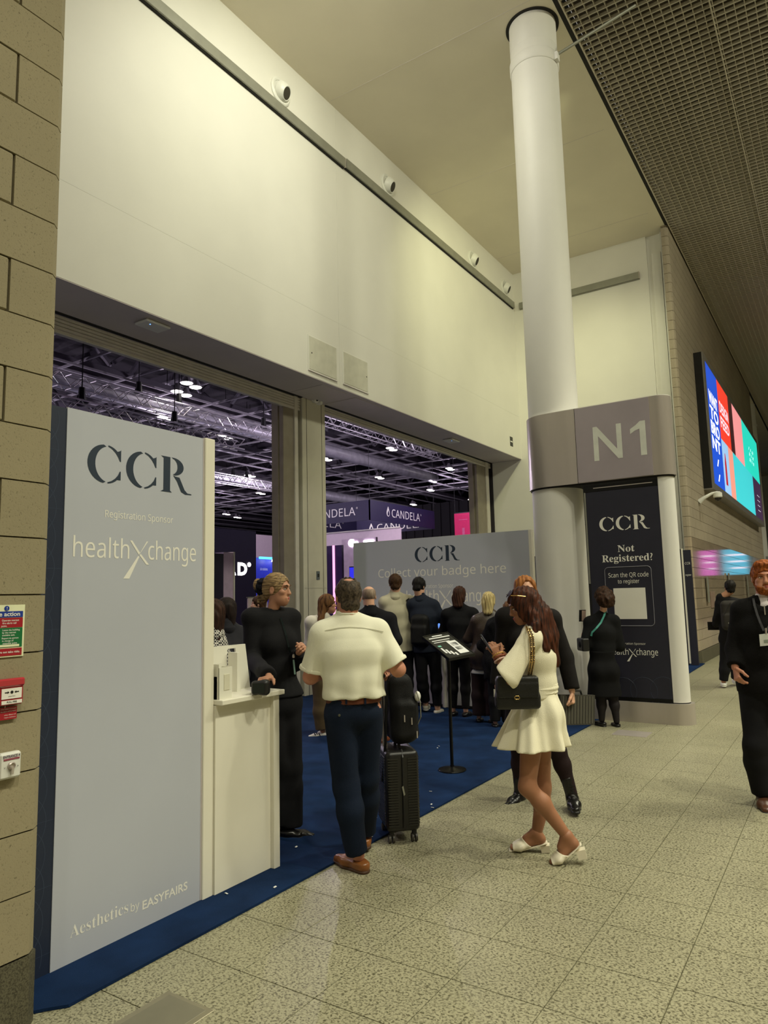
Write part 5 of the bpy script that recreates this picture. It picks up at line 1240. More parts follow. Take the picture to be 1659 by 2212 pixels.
def strap(f, shape, pts, dirn, w, m, name='strap', lift=.004, thick=.002):
    "flat strap following a garment: pts are start points outside, dirn looks towards the body"
    Q = [onbody(f, shape, p, dirn)-nrm(dirn)*lift for p in pts]; mb = MB(); L = []
    for i, q in enumerate(Q):
        tg = nrm(Q[min(i+1, len(Q)-1)]-Q[max(i-1, 0)]); sd = nrm(np.cross(tg, dirn)); L.append((q-sd*w/2, q+sd*w/2))
    n = len(L); dn = -nrm(dirn)*thick
    for i in range(n-1): mb.add([L[i][0], L[i][1], L[i+1][1], L[i+1][0], L[i][0]+dn, L[i][1]+dn, L[i+1][1]+dn, L[i+1][0]+dn], [(0, 1, 2, 3), (4, 7, 6, 5), (0, 4, 5, 1), (2, 6, 7, 3), (0, 3, 7, 4), (1, 5, 6, 2)])
    return mb.build(name, m, f.t)
js = U(f.torso(.026), .05)
strap(f, js, [f.px(u, v, -.45) for u, v in ((606, 1334), (612, 1352), (618, 1372), (624, 1398), (630, 1418))], f.vd, .012, cl('lanyard_black', (30, 40, 40)), 'lanyard')
q = onbody(f, js, f.px(629, 1424, -.5), f.vd)-f.vd*.006; MB().lathe(q, -f.vd, [(.011, 0), (.011, .004), (0, .005)], 14).build('button', mat('dark_horn', (44, 34, 30), .3), f.t)
q = f.px(634, 1425, -.20); MB().cyl(q, q-Z*.10+f.R*-.012, .006, 8).build('pen', mat('pen_teal', (120, 150, 140), .3), f.t); MB().lathe(q+Z*.012, Z, [(.008, 0), (.009, .01), (.006, .025)], 10).build('clip', M_STEEL, f.t)
f.shoe('L', gd((658, 1803), (622, 1800)), SHOE_K, kind='low'); f.shoe('R', gd((640, 1806), (600, 1803)), SHOE_K, kind='low')
q = _sc
t = thing('card_scanner', 'black hand-held scanner under the hand of the woman in black on the counter', 'scanner', (q[0], q[1], zt))
flesh('body', [(U([obx(q, np.array([_vr, _vd, Z]), (.050, .032, .040), .018), obx(q+_vr*.030, np.array([_vr, _vd, Z]), (.026, .028, .043), .02)], .02), .006)], M_BLACK, t); MB().obox(q-_vd*.037, _vr*.035, _vd*.001, Z*.028).build('screen', mat('dark_screen', (40, 46, 44), .15), t)

# where the wheeled case stands and where its handle grip is
c0 = fl(874, 1824); c0[2] = 0
_cd = nrm(A_(c0[0], c0[1], 0)); _cl = A_(_cd[1], -_cd[0], 0)
ca = math.radians(12); ex = _cl*math.cos(ca)+_cd*math.sin(ca); ey = -_cl*math.sin(ca)+_cd*math.cos(ca)     # across the narrow side, and along the big face
c0 = c0+ey*.17; hx = ex*-.085; _grip = c0+hx*1.12+Z*1.09; _wrm = _grip+nrm(fl(862, 1446, 1.1)-CAM)*-.0+A_(-.02, -.03, .075)
# ---- 2. man in the white short-sleeved shirt pulling a case
f = Fig('man with thinning grey hair seen from behind, white short-sleeved shirt and navy chinos', fl(768, 1881), 46, 1.84, False, dict(
    head=P_(752, 1291, .03), neck=P_(750, 1338, .0), shL=P_(694, 1372, -.02), shR=P_(816, 1366, .04), elL=P_(671, 1462, .02), wrL=P_(716, 1452, .22), elR=P_(860, 1446, .02), wrR=('w', *_wrm),
    hipL=P_(734, 1545, -.02), hipR=P_(796, 1540, .04), kneeL=P_(748, 1700, .0), kneeR=P_(792, 1680, .14), ankL=P_(774, 1848, .0), ankR=P_(786, 1798, .36), pel=P_(765, 1527, .01), wst=P_(763, 1468, .0), chs=P_(757, 1408, .0)), hyaw=50, hpitch=-4)
J = f.J; f.hs *= .94
hR = f.hand('R', _grip-J['wrR'], f.R*.6-f.vd*.8, curl=(1.3, 1.35, 1.35, 1.3)); hL = f.hand('L', f.F+f.R*.3, -Z, curl=(.5, .5, .5, .5))
f.body(SK_R, .006, .014, [hR, hL], armh=.009)
HG = hairtex('hair_grey_brown', (92, 80, 66), (44, 38, 33), (80, 80, 60))
hair = cut(U([f.skullcap(.011), f.hb((0, -.05, -.045), (.066, .055, .055))], .02), U([f.facecut(.07), f.hb((.0, -.055, .125), (.042, .052, .030)), f.hb((.088, .004, -.01), (.02, .022, .045)), f.hb((-.088, .004, -.01), (.02, .022, .045)), f.hb((0, -.02, -.135), (.1, .1, .055))], .01), .008)
flesh('hair', [(disp(hair, folds(.003, 160, 2, .6)), .0055)], HG, f.t)
WSH = cl('white_shirt', (238, 236, 214), .8, .02, 6, .15, 300)
st = U(f.torso(.022, J['pel']+Z*.01, (.012, .012)), .05)
blouse = ecap(J['pel']+Z*.085, J['wst'], (.178, .142), (.170, .135), J['shR']-J['shL'])
st = half(U([st, blouse], .04), J['pel']+Z*.060, -Z)
sv = U([f.sleeve('L', .018, .86, .040), f.sleeve('R', .018, .86, .040)], .01)
shirt = disp(U([st, sv], .035), lambda P: folds(.008, 19, 21, .30)(P)+.0045*np.sin((P@f.R)*48+3*np.sin(P[:, 2]*7))*np.clip((J['chs'][2]+.1-P[:, 2])*4, .2, 1)+.003*np.sin(P[:, 2]*60+(P@f.R)*22)*np.clip((J['wst'][2]-P[:, 2])*8, 0, 1))
f.cloth('shirt', shirt, WSH, h=.0075)
nk = J['neck']+f.F*.012; flesh('collar', [(half(half(cut(cap(nk+Z*.09, nk-Z*.04, .064, .084), cap(nk+Z*.12, nk-Z*.08, .058, .072), .004), nk+Z*.060, nrm(Z-f.F*.25)), nk+Z*.012, -nrm(Z+f.F*.25)), .0048)], WSH, f.t)
for q in 'LR':
    p0, n0 = f.sleeve_cut(None, q, .765); flesh('sleeve_hem', [(half(U([half(x_, *f.sleeve_cut(None, q, .86)) for x_ in f.arm(q, .0186, .86, .0406)], .01), p0, -n0, .002), .0055)], WSH, f.t)
strap(f, U([st, sv], .035), [f.px(u, v, -.6) for u, v in ((682, 1371), (705, 1362), (730, 1357), (757, 1355), (785, 1357), (810, 1361), (828, 1365))], f.vd, .006, mat('seam_shadow', (214, 212, 190), .8), 'yoke_seam', .001, .0015)
TR = cl('navy_chino', (16, 27, 46), .85, .14, 5)
f.trousers(TR, .013, .026, 1.95, .010, (.009, 19, 13), top=.066)
bl = ecap(J['pel']+Z*.02, J['pel']+Z*.09, (.178, .134), (.174, .131), J['hipR']-J['hipL']); bl = half(half(bl, J['pel']+Z*.078, Z), J['pel']+Z*.030, -Z)
flesh('belt', [(bl, .007)], cl('brown_leather_belt', (104, 58, 40), .5), f.t)
for u in (748, 789): q = onbody(f, bl, f.px(u, 1514, -.5), f.vd); MB().obox(q-f.vd*.002, f.R*.006, f.vd*.003, Z*.020).build('belt_loop', TR, f.t)
q = onbody(f, U(f.torso(.02)+f.leg('L', .014), .03), f.px(733, 1545, -.5), f.vd); MB().lathe(q+f.vd*-.002, -f.vd, [(.008, 0), (.008, .003), (0, .004)], 12).build('pocket_button', mat('horn_button', (84, 84, 70), .4), f.t)
SB = mat('tan_shoe_leather', (136, 84, 42), .32, var=.2, scale=12); dL = gd((733, 1860), (794, 1884))
f.shoe('L', dL, SB, kind='low', ln=1.05, sole=mat('brown_sole', (70, 44, 26), .6)); f.shoe('R', nrm(f.F-Z*.15), SB, kind='low', sole=MATS['brown_sole'])

# ---- wheeled case with a backpack on top
t = thing('suitcase', 'black ribbed cabin suitcase on wheels pulled by the man in the white shirt', 'suitcase', tuple(c0))
M_CASE = mat('case_shell', (27, 26, 25), .38, var=.08); M_CASE2 = mat('case_rib', (34, 33, 31), .35, var=.05)
wd, dp, z0_, z1_ = .115, .17, .075, .60
flesh('shell', [(obx(c0+Z*(z0_+z1_)/2, np.array([ex, ey, Z]), (wd, dp, (z1_-z0_)/2), .035), .010)], M_CASE, t)
rb = MB()
for k in range(26):
    z = z0_+.045+k*.0172
    for s1 in (-1, 1): rb.obox(c0+ex*s1*.068-ey*(dp+.001)+Z*z, ex*.034, ey*.004, Z*.005)
    rb.obox(c0+ex*(wd+.001)+Z*z, ex*.004, ey*(dp-.04), Z*.005); rb.obox(c0-ex*(wd+.001)+Z*z, ex*.004, ey*(dp-.04), Z*.005)
rb.build('ribs', M_CASE2, t, kind='stuff')
MB().tube([c0-ey*(dp+.004)+Z*(z0_+.03), c0-ey*(dp+.004)+Z*(z1_-.04), c0-ey*(dp-.03)+Z*(z1_+.004)], .008, 6).build('zip', M_BLACK, t); MB().obox(c0-ey*(dp+.012)+Z*.345, ex*.005+Z*.004, ey*.003, Z*.028-ex*.006).build('zip_tag', M_TRIM, t)
for s1 in (-1, 1):
    for s2 in (-1, 1):
        w0 = c0+ex*s1*.078+ey*s2*.125; wh = MB().tube([w0-ex*.02+Z*.028, w0-ex*.006+Z*.028], .027, 14); wh.tube([w0+ex*.006+Z*.028, w0+ex*.02+Z*.028], .027, 14); wh.build('wheel', mat('wheel_grey', (70, 66, 60), .5), t, 'auto')
        MB().cyl(w0+Z*.03, w0+Z*.085, .018, 8).build('wheel_fork', M_BLACK, t)
for s2 in (-.05, .05): MB().cyl(c0+hx+ey*s2+Z*.58, c0+hx*1.12+ey*s2+Z*1.09, .0075, 8).build('handle_tube', M_STEEL, t)
MB().tube([c0+hx*1.12+ey*-.07+Z*1.09, c0+hx*1.12+ey*.07+Z*1.09], .014, 10).build('handle_grip', M_BLACK, t)
MB().tube([c0-ey*.07+Z*(z1_-.005), c0-ey*.06+Z*(z1_+.03), c0+ey*.06+Z*(z1_+.03), c0+ey*.07+Z*(z1_-.005)], .011, 8).build('top_handle', M_BLACK, t)
t = thing('backpack', 'black backpack strapped upright on top of the ribbed suitcase', 'backpack', tuple(c0+ex*.01+Z*(z1_+.03)))
bc = c0+ex*.022+Z*.865; M_BP = cl('backpack_nylon', (25, 25, 26), .6, .12, 12, .3, 180)
bpk = U([obx(bc, np.array([nrm(ex+Z*.05), ey, nrm(Z-ex*.05)]), (.085, .145, .235), .06), obx(bc-ey*.10-Z*.07+ex*.02, np.array([ex, ey, Z]), (.075, .07, .13), .04), obx(bc+ex*.075-Z*.06, np.array([ex, ey, Z]), (.04, .12, .14), .035)], .03)
flesh('body', [(disp(bpk, folds(.004, 40, 6, .8)), .008)], M_BP, t)
MB().tube([bc+Z*.225-ey*.05-ex*.02, bc+Z*.285-ey*.03-ex*.02, bc+Z*.285+ey*.03-ex*.02, bc+Z*.225+ey*.05-ex*.02], .013, 8).build('grab_handle', M_BP, t)
for (zz, dd) in ((-.03, .0), (-.05, .05), (-.14, .085)): MB().cyl(bc-ey*.172+ex*dd+Z*zz, bc-ey*.174+ex*dd+Z*(zz-.045), .0045, 6).build('zip_pull', M_STEEL, t)
MB().tube([bc-ey*.14+ex*.095+Z*.12, bc-ey*.165+ex*.115+Z*.05, bc-ey*.15+ex*.12-Z*.05, bc-ey*.1+ex*.10-Z*.12], .004, 6).build('strap', M_TRIM, t); flesh('bottle_top', [(ball(bc-ey*.13+ex*.105+Z*.085, (.022, .022, .035)), .005)], M_WPLA, t)
MB().tube([bc-ex*.08+ey*.1+Z*.2, bc-ex*.105+ey*.1, bc-ex*.10+ey*.09-Z*.2], .016, 8).build('shoulder_strap', M_BP, t); MB().tube([bc-ex*.09-ey*.1+Z*.2, bc-ex*.115-ey*.1, bc-ex*.12-ey*.09-Z*.22, bc-ex*.14-ey*.06-Z*.48], .010, 8).build('shoulder_strap', M_BP, t)

# ---- 3. woman in the cream dress
f = Fig('woman with long auburn hair in a short cream knit dress looking at her phone', (fl(1140, 1838)+fl(1222, 1862))/2, 122, 1.72, True, dict(
    head=P_(1131, 1310, .0), neck=P_(1153, 1357, .02), shL=P_(1146, 1380, -.13), shR=P_(1160, 1375, .19), elL=P_(1101, 1472, -.22), wrL=P_(1078, 1424, -.17), elR=P_(1120, 1450, .16), wrR=P_(1086, 1413, -.02),
    hipL=P_(1152, 1560, -.07), hipR=P_(1165, 1560, .09), kneeL=P_(1139, 1700, -.12), kneeR=P_(1172, 1700, .08), ankL=P_(1224, 1806, -.10), ankR=P_(1158, 1806, .08), pel=P_(1161, 1535, .01), wst=P_(1165, 1480, .02), chs=P_(1161, 1420, .02)), hyaw=124, hpitch=-20)
J = f.J
hL = f.hand('L', f.px(1063, 1394, -.17)-J['wrL'], f.R*.75+f.F*.25, curl=(.5, .55, .6, .6)); hR = f.hand('R', f.px(1066, 1406, -.10)-J['wrR'], -f.R*.7+Z*.5, curl=(1.0, 1.0, 1.0, 1.0), thumb=(.9, .3, .3))
f.body(SK_L, .0055, .013, [hL, hR], armh=.008, legh=.008)
CR = mat('cream_leather', (236, 228, 206), .35, var=.03)
for q, o, (pa, ph, pb_, pt_), (g1, g2), (k0, k1, k2) in (
        ('R', .08, ((1158, 1800), (1167, 1812), (1123, 1826), (1106, 1831)), ((1109, 1830), (1142, 1820)), ((1177, 1824), (1179, 1840), 0)),
        ('L', -.10, ((1224, 1806), (1238, 1822), (1208, 1852), (1191, 1861)), ((1193, 1860), (1217, 1841)), ((1253, 1834), (1259, 1853), 1))):
    a, hc_, b, e = [f.px(*v, o) for v in (pa, ph, pb_, pt_)]
    if q == 'R': b[2] = max(b[2], .030); e[2] = max(e[2], .021)
    dd = nrm(b-hc_); sd = nrm(np.cross(Z, dd)); nn = nrm(np.cross(dd, sd)); nn = nn if nn[2] > 0 else -nn; td = nrm(e-b)
    foot = U([cap(a, hc_, .035, .032), ecap(hc_, b, (.031, .029), (.043, .021), sd), ecap(b, e, (.043, .021), (.037, .013), sd), cap(a, a*.45+b*.55+nn*.006, .036, .030)], .02)
    flesh('foot', [(foot, .0055)], SK_L, f.t)
    tn = nrm(np.cross(sd, td)); tn = tn if tn[2] > 0 else -tn
    hs_, bs_, es_ = hc_-nn*.031-dd*.030, b-(nn+tn)*.5*.023, e-tn*.016+td*.018
    so = flesh('mule_sole', [(U([ecap(hs_, bs_, (.036, .0065), (.045, .0065), sd), ecap(bs_, es_, (.045, .0065), (.038, .006), sd)], .006), .0042)], CR, f.t)
    fat, thin = Sh(lambda P, F=foot: F.fn(P)-.0085, foot.lo-.01, foot.hi+.01), Sh(lambda P, F=foot: F.fn(P)-.001, foot.lo, foot.hi)
    up = half(half(half(cut(fat, thin, .002), f.px(*g1, o), td, .003), f.px(*g2, o), nrm(-dd*.75+nn*.45), .003), bs_, -nn, .003)
    flesh('mule_upper', [(up, .0036)], CR, f.t)
    t0, t1 = f.px(*k0, o), f.px(*k1, o)
    if k2 == 0: t1[2] = .002
    ax_ = nrm(t1-t0); dk = nrm(dd-ax_*(dd@ax_))
    MB().add([t0+dk*i*.029+sd*j*.030 for i, j in ((-1, -1), (1, -1), (1, 1), (-1, 1))]+[t1+dk*i*.026+sd*j*.030 for i, j in ((-1, -1), (1, -1), (1, 1), (-1, 1))], [(0, 3, 2, 1), (4, 5, 6, 7), (0, 1, 5, 4), (1, 2, 6, 5), (2, 3, 7, 6), (3, 0, 4, 7)]).build('block_heel', CR, so)
CK = cl('cream_knit', (238, 232, 206), .95, .03, 8, .22, 200)
vr = nrm(A_(f.vd[1], -f.vd[0], 0))
slv = half(U([ecap(f.px(1139, 1386, -.14), f.px(1093, 1463, -.245), (.058, .060), (.083, .068), vr*.85-Z*.52), cap(J['shL'], f.px(1136, 1392, -.14), .058, .060)], .03), f.px(1090, 1464, -.24), -vr*.80-Z*.60)
top = U([half(U(f.torso(.016), .045), J['wst']-Z*.07, -Z), f.sleeve('R', .026, 1.15, .05)], .045); top = U([top, slv], .014)
f.cloth('knit_top', disp(top, folds(.004, 20, 31, .5)), CK, h=.0075, cuts=[cap(J['neck']+Z*.06, J['neck']+f.F*.02, .055)])
hemc = f.px(1147, 1612, .01); ax = J['wst']-hemc
sk = ecap(J['wst']-Z*.03, hemc-Z*.06, (.128, .108), (.275, .235), f.R)
def pleats(P):
    q = P-hemc; an = np.arctan2(q@f.R, q@f.F); tt = np.clip((J['wst'][2]-P[:, 2])/(J['wst'][2]-hemc[2]), 0, 1); return tt**1.3*(.030*np.sin(an*8+1.2*np.sin(an*2))+.010*np.sin(an*17+1))
hips = [ball(J['pel']-f.F*.05*f.k+f.R*q*.06*f.k-Z*.02, .102*f.k) for q in (-1, 1)]
sks = half(half(disp(U([sk]+hips, .05), pleats), hemc+Z*.0, -nrm(Z+f.R*.03)), J['wst']-Z*.0, Z)
f.cloth('skirt', sks, CK, h=.0075)
flesh('waistband', [(half(half(disp(U(f.torso(.020), .04), lambda P: .003*np.sin(P[:, 2]*190)), J['wst']+Z*.015, Z), J['wst']-Z*.045, -Z), .0065)], CK, f.t)
HA = hairtex('hair_auburn', (88, 46, 28), (34, 20, 16), (60, 60, 8))
flow = U([f.skullcap(.016), f.hb((0, -.06, -.01), (.082, .07, .10)), f.hb((0, -.03, -.06), (.085, .06, .08)), cap(f.px(1165, 1330, .0), f.px(1182, 1375, .02), .085, .075), ecap(f.px(1182, 1375, .0), f.px(1200, 1432, .02), (.085, .05), (.045, .03), f.vd*1.0+f.R*.1), cap(f.px(1165, 1345, -.06), f.px(1178, 1400, -.10), .045, .03), cap(f.px(1150, 1330, -.07), f.px(1153, 1365, -.10), .035, .022), cap(f.px(1158, 1350, -.14), f.px(1148, 1415, -.20), .022, .010)], .04)
flow = U([flow, f.hb((.070, .020, -.02), (.026, .05, .085)), f.hb((-.070, .020, -.02), (.026, .05, .085))], .03)
flow = cut(flow, U([f.hb((0, .135, -.03), (.085, .088, .105)), f.hb((0, .12, -.12), (.075, .09, .09))], .02), .012)
flesh('hair', [(disp(flow, lambda P: .005*np.sin((P@f.vr_)*150+4*np.sin(P[:, 2]*16))+.004*np.sin((P@f.vd)*120+3*np.sin(P[:, 2]*11))) if hasattr(f, 'vr_') else disp(flow, lambda P: .0028*np.sin((P@A_(f.vd[1], -f.vd[0], 0))*210+4*np.sin(P[:, 2]*14))+.0025*np.sin((P@f.vd)*160+3*np.sin(P[:, 2]*11))), .006)], HA, f.t)
f.face(MATS['brow_brown'], LIP)
for k, (u, v, r_) in enumerate(((1076, 1415, .036), (1079, 1420, .037), (1081, 1426, .038))):
    c = f.px(u, v, -.17); d = nrm(J['elL']-J['wrL']); e1 = nrm(np.cross(d, f.vd)); e2 = np.cross(d, e1)
    flesh('bracelet', [(U([ball(c+(e1*math.cos(q)+e2*math.sin(q))*r_, .0062) for q in np.linspace(0, 2*PI, 22)[:-1]], .001), .0035)], (mat('gold_beads', (206, 160, 90), .3, .7), mat('red_gold_beads', (150, 84, 60), .35, .4), mat('pearl_beads', (226, 190, 180), .3))[k], f.t)
# phone, sunglasses, quilted bag: things she carries
pc = f.px(1052, 1393, -.14); pu = nrm(f.px(1046, 1383, -.11)-f.px(1058, 1401, -.17)); pn_ = -nrm(f.J['head']-pc); px_ = nrm(np.cross(pu, pn_)); pn_ = np.cross(px_, pu)
t = thing('phone', 'dark phone held by the woman in the cream dress', 'phone', tuple(pc))
MB().obox(pc, px_*.037, pu*.074, pn_*.0045).build('case', M_BLACK, t); MB().obox(pc-pn_*.005, px_*.034, pu*.070, pn_*.0006).build('screen', mat('phone_screen', (150, 150, 170), .2, emit=.25), t); MB().obox(pc+pn_*.005+pu*.05+px_*.018, px_*.012, pu*.014, pn_*.001).build('camera_bump', MATS['dark_screen'], t)
gc = f.hp(0, .085, .098)
t = thing('sunglasses', 'dark sunglasses pushed up on the auburn hair', 'sunglasses', tuple(gc))
for e in (-1, 1):
    MB().lathe(f.hp(e*.036, .058, .117), nrm(f.hf*.7+f.hu), [(.0, -.002), (.028, -.001), (.029, .001), (0, .003)], 18).build('lens', mat('dark_lens', (24, 20, 18), .08), t); MB().tube([f.hp(e*.066, .066, .106), f.hp(e*.094, .03, .092), f.hp(e*.099, -.02, .066)], .0030, 6).build('temple', mat('gold_metal', (214, 176, 110), .25, .9), t)
MB().tube([f.hp(-.012, .078, .117), f.hp(0, .08, .119), f.hp(.012, .078, .117)], .002, 6).build('bridge', MATS['gold_metal'], t)
bc = f.px(1117, 1494, -.185); bx_ = nrm(f.px(1160, 1490, -.21)-f.px(1074, 1496, -.25)); bx_[2] = 0; bx_ = nrm(bx_); by_ = np.cross(Z, bx_); 
t = thing('handbag', 'black quilted flap handbag with gold clasp hanging on a chain', 'handbag', tuple(bc-Z*.10))
M_BAG = mat('black_caviar_leather', (17, 17, 17), .42, var=.15, scale=60, bump=.3, bscale=220)
bfrm = np.array([bx_, by_, Z])
flesh('body', [(U([obx(bc-Z*.004, bfrm, (.132, .042, .093), .022), obx(bc-Z*.055, bfrm, (.136, .048, .045), .02)], .02), .006)], M_BAG, t)
sgn = 1 if by_@f.vd < 0 else -1; fy = by_*sgn
flesh('flap', [(U([obx(bc+Z*.05+fy*.018, bfrm, (.128, .042, .048), .016), obx(bc+Z*.012+fy*.054, bfrm, (.124, .006, .045), .006)], .01), .006)], M_BAG, t)
MB().lathe(bc-Z*.028+fy*.051-bx_*.01, fy, [(.024, 0), (.024, .006), (.018, .009), (0, .009)], 20).build('clasp_tab', M_BAG, t)
for e in (-1, 1):
    ang = np.linspace(50, 310, 15) if e < 0 else np.linspace(-130, 130, 15)
    MB().tube([bc-Z*.028+fy*.062-bx_*.01+bx_*(.005*e+.010*math.cos(math.radians(a)))+Z*.010*math.sin(math.radians(a)) for a in ang], .0021, 6).build('gold_emblem', MATS['gold_metal'], t)
a0 = bc+Z*.098+bx_*.075; top_ = f.px(1141, 1356, -.20)
chp = [a0, f.px(1147, 1430, -.245), f.px(1147, 1400, -.245), f.px(1145, 1375, -.235), f.px(1139, 1360, -.19), f.px(1137, 1353, -.10)]
def chain(pts, name):
    P = [np.array(p) for p in pts]; L = [0]
    for a, b in zip(P, P[1:]): L.append(L[-1]+np.linalg.norm(b-a))
    mb = MB(); n = int(L[-1]/.0125)
    at = lambda x: np.array([np.interp(x, L, [p[i] for p in P]) for i in range(3)])
    for k in range(n):
        c = at((k+.5)*L[-1]/n); d = nrm(at(min((k+1)*L[-1]/n, L[-1]))-at(k*L[-1]/n)); s_ = nrm(np.cross(d, f.vd if k % 2 else f.R)); 
        mb.tube([c+d*.0095*math.cos(q)+s_*.0062*math.sin(q) for q in np.linspace(0, 2*PI, 9)[:-1]], .0022, 4, closed=True)
    mb.build(name, MATS['gold_metal'], t); MB().tube(P, .0028, 5).build('chain_leather', M_BAG, t)
chain(chp, 'chain'); chain([p+(f.vd*.012+bx_*.016) for p in chp], 'chain')

# ---- 4. red-haired woman in a long black coat, walking towards the camera behind the cream dress
f = Fig('red-haired woman in a black coat and laced boots half hidden behind the cream dress', (fl(1112, 1730)+fl(1240, 1745))/2, 205, 1.88, True, dict(
    head=P_(1135, 1280, .0), neck=P_(1138, 1320, .0), shR=P_(1092, 1335, .0), shL=P_(1192, 1338, .0), elR=P_(1082, 1420, .03), wrR=P_(1074, 1484, .0), elL=P_(1220, 1420, .0), wrL=P_(1236, 1494, -.05),
    hipR=P_(1120, 1510, .02), hipL=P_(1172, 1510, .02), kneeR=P_(1122, 1620, .1), kneeL=P_(1205, 1622, -.1), ankR=P_(1122, 1712, .12), ankL=P_(1236, 1716, -.12)), hyaw=218, hpitch=-6)
J = f.J
hR = f.hand('R', -Z+f.R*.0-f.vd*.1, f.R*-.8, curl=(.6, .7, .8, .8)); hL = f.hand('L', -Z*.9+f.px(1246, 1505, -.05)-J['wrL'], -f.vd*-.3-f.R*-.9, curl=(.9, 1, 1, 1))
f.body(SK_P, .007, .014, [hR, hL])
HRD = hairtex('hair_strawberry', (176, 116, 62), (120, 72, 38), (50, 50, 9))
hr_ = cut(U([f.skullcap(.014), f.hb((0, -.04, -.05), (.085, .06, .10)), f.hc((.074, 0, .0), (.078, .005, -.16), .028, .02), f.hc((-.074, 0, .0), (-.078, .005, -.16), .028, .02)], .03), f.hb((0, .115, .0), (.064, .09, .122)), .01)
flesh('hair', [(disp(hr_, lambda P: .003*np.sin((P@f.R)*200)), .007)], HRD, f.t); f.face(hairtex('brow_ginger', (160, 100, 60), (130, 80, 50)), LIP)
coat = U([half(U(f.torso(.032, J['pel']-Z*.42, (.07, .05)), .05), J['pel']-Z*.30, -Z), U([f.sleeve('L', .022, 1.92, .03), f.sleeve('R', .022, 1.92, .03)], .03)], .04)
f.cloth('coat', coat, cl('black_coat', (24, 21, 21)), h=.011, fold=(.006, 14, 41))
f.cloth('tights', [U(f.leg('L', .006)+f.leg('R', .006), .04)], cl('dark_tights', (34, 20, 22), .7), h=.010)
f.shoe('L', gd((1243, 1750), (1226, 1716)), SHOE_K, kind='boot'); f.shoe('R', gd((1085, 1736), (1122, 1722)), SHOE_K, kind='boot')
for q, a in (('L', J['ankL']),):
    for k in range(5): c = a+nrm(gd((1243, 1750), (1226, 1716)))*(.05+.012*k)+Z*(.075-.022*k); MB().cyl(c-f.R*.018, c+f.R*.018+Z*.004, .003, 5).build('lace', C_BLK2, f.t)
q = f.px(1070, 1497, -.02); t = thing('white_card', 'small white card in the lowered hand beside the quilted handbag', 'card', tuple(q)); MB().obox(q, f.R*.012, f.vd*.004, Z*.03).build('card', M_WPLA, t)
q0 = f.px(1246, 1508, -.05); t = thing('document_case', 'grey striped document case carried low by the red-haired woman', 'bag', tuple(q0-Z*.25))
e1 = nrm(f.px(1285, 1512, .12)-f.px(1205, 1498, -.18)); e1[2] = -.10; e1 = nrm(e1); qc = f.px(1245, 1533, .03); u_ = nrm(Z-e1*e1[2]); n_ = np.cross(e1, u_)
MB().obox(qc, e1*.20, u_*.115, n_*.016).build('body', cl('dark_grey_weave', (64, 62, 56), .7), t)
for k in range(11): MB().obox(qc+e1*(-.17+.034*k)-n_*.0165, e1*.006, u_*.105, n_*.0015).build('slat', mat('case_stripe', (86, 84, 74), .6), t); 
for k in range(11): MB().obox(qc+e1*(-.17+.034*k)+n_*.0165, e1*.006, u_*.105, n_*.0015).build('slat', MATS['case_stripe'], t)
MB().tube([qc+u_*.112-e1*.06, qc+u_*.145-e1*.045, qc+u_*.145+e1*.045, qc+u_*.112+e1*.06], .008, 8).build('handle', M_BLACK, t)

# ---- 5. ginger-bearded man at the right edge
f = Fig('man with short ginger hair and beard in a black quarter-zip, lanyard and badge, walking past', fl(1652, 1740), 205, 1.84, False, dict(
    head=P_(1650, 1250, .0), neck=P_(1652, 1297, .02), shR=P_(1602, 1318, .02), shL=P_(1716, 1318, -.02), elR=P_(1589, 1402, .02), wrR=P_(1588, 1442, -.08), elL=P_(1732, 1402, .02), wrL=P_(1728, 1450, -.1),
    hipR=P_(1628, 1482, .0), hipL=P_(1682, 1482, .0), kneeR=P_(1634, 1610, -.06), kneeL=P_(1692, 1610, .1), ankR=P_(1648, 1718, .0), ankL=P_(1700, 1690, .3)), hyaw=192, hpitch=-2)
J = f.J
hR = f.hand('R', f.px(1594, 1470, -.12)-J['wrR'], f.R*-.9+f.vd*.3, curl=(.55, .7, .8, .9)); hL = f.hand('L', -Z, f.R)
f.body(SK_R, .005, .014, [hR, hL])
HGN = hairtex('hair_ginger', (178, 98, 44), (112, 58, 28), (90, 90, 60)); f.face(HGN, LIP, (90, 110, 120))
hair = cut(U([f.skullcap(.012), f.hb((0, .035, .105), (.068, .055, .035)), f.hb((0, -.06, -.03), (.068, .05, .06))], .02), U([f.facecut(.062, .070), f.hb((.09, .004, -.01), (.022, .024, .045)), f.hb((-.09, .004, -.01), (.022, .024, .045)), f.hb((0, -.02, -.14), (.1, .12, .06))], .01), .008)
flesh('hair', [(disp(hair, folds(.004, 140, 3, .8)), .005)], HGN, f.t)
bd = U([f.hb((0, .027, -.031), (.0625, .0668, .084)), f.hb((0, .056, -.089), (.034, .036, .033)), f.hb((-.036, .046, -.060), (.0285, .0425, .0425)), f.hb((.036, .046, -.060), (.0285, .0425, .0425))], .03); bd = half(bd, f.hp(0, .0, -.030), nrm(f.hu+f.hf*.28)); bd = cut(bd, f.hb((0, .10, -.057), (.026, .03, .010)), .006)
flesh('beard', [(disp(U([bd, f.hc((-.022, .090, -.046), (0, .097, -.042), .005), f.hc((.022, .090, -.046), (0, .097, -.042), .005)], .006), folds(.0015, 260, 5, 1.)), .0045)], HGN, f.t)
flesh('t_shirt', [(cap(J['neck']+Z*.008-f.F*.0, J['neck']-Z*.05+f.F*.02, .074, .085), .008)], mat('white_tee', (226, 218, 220), .8), f.t)
jm = cl('black_fleece', (19, 18, 19), .95, .12, 10, .5, 150)
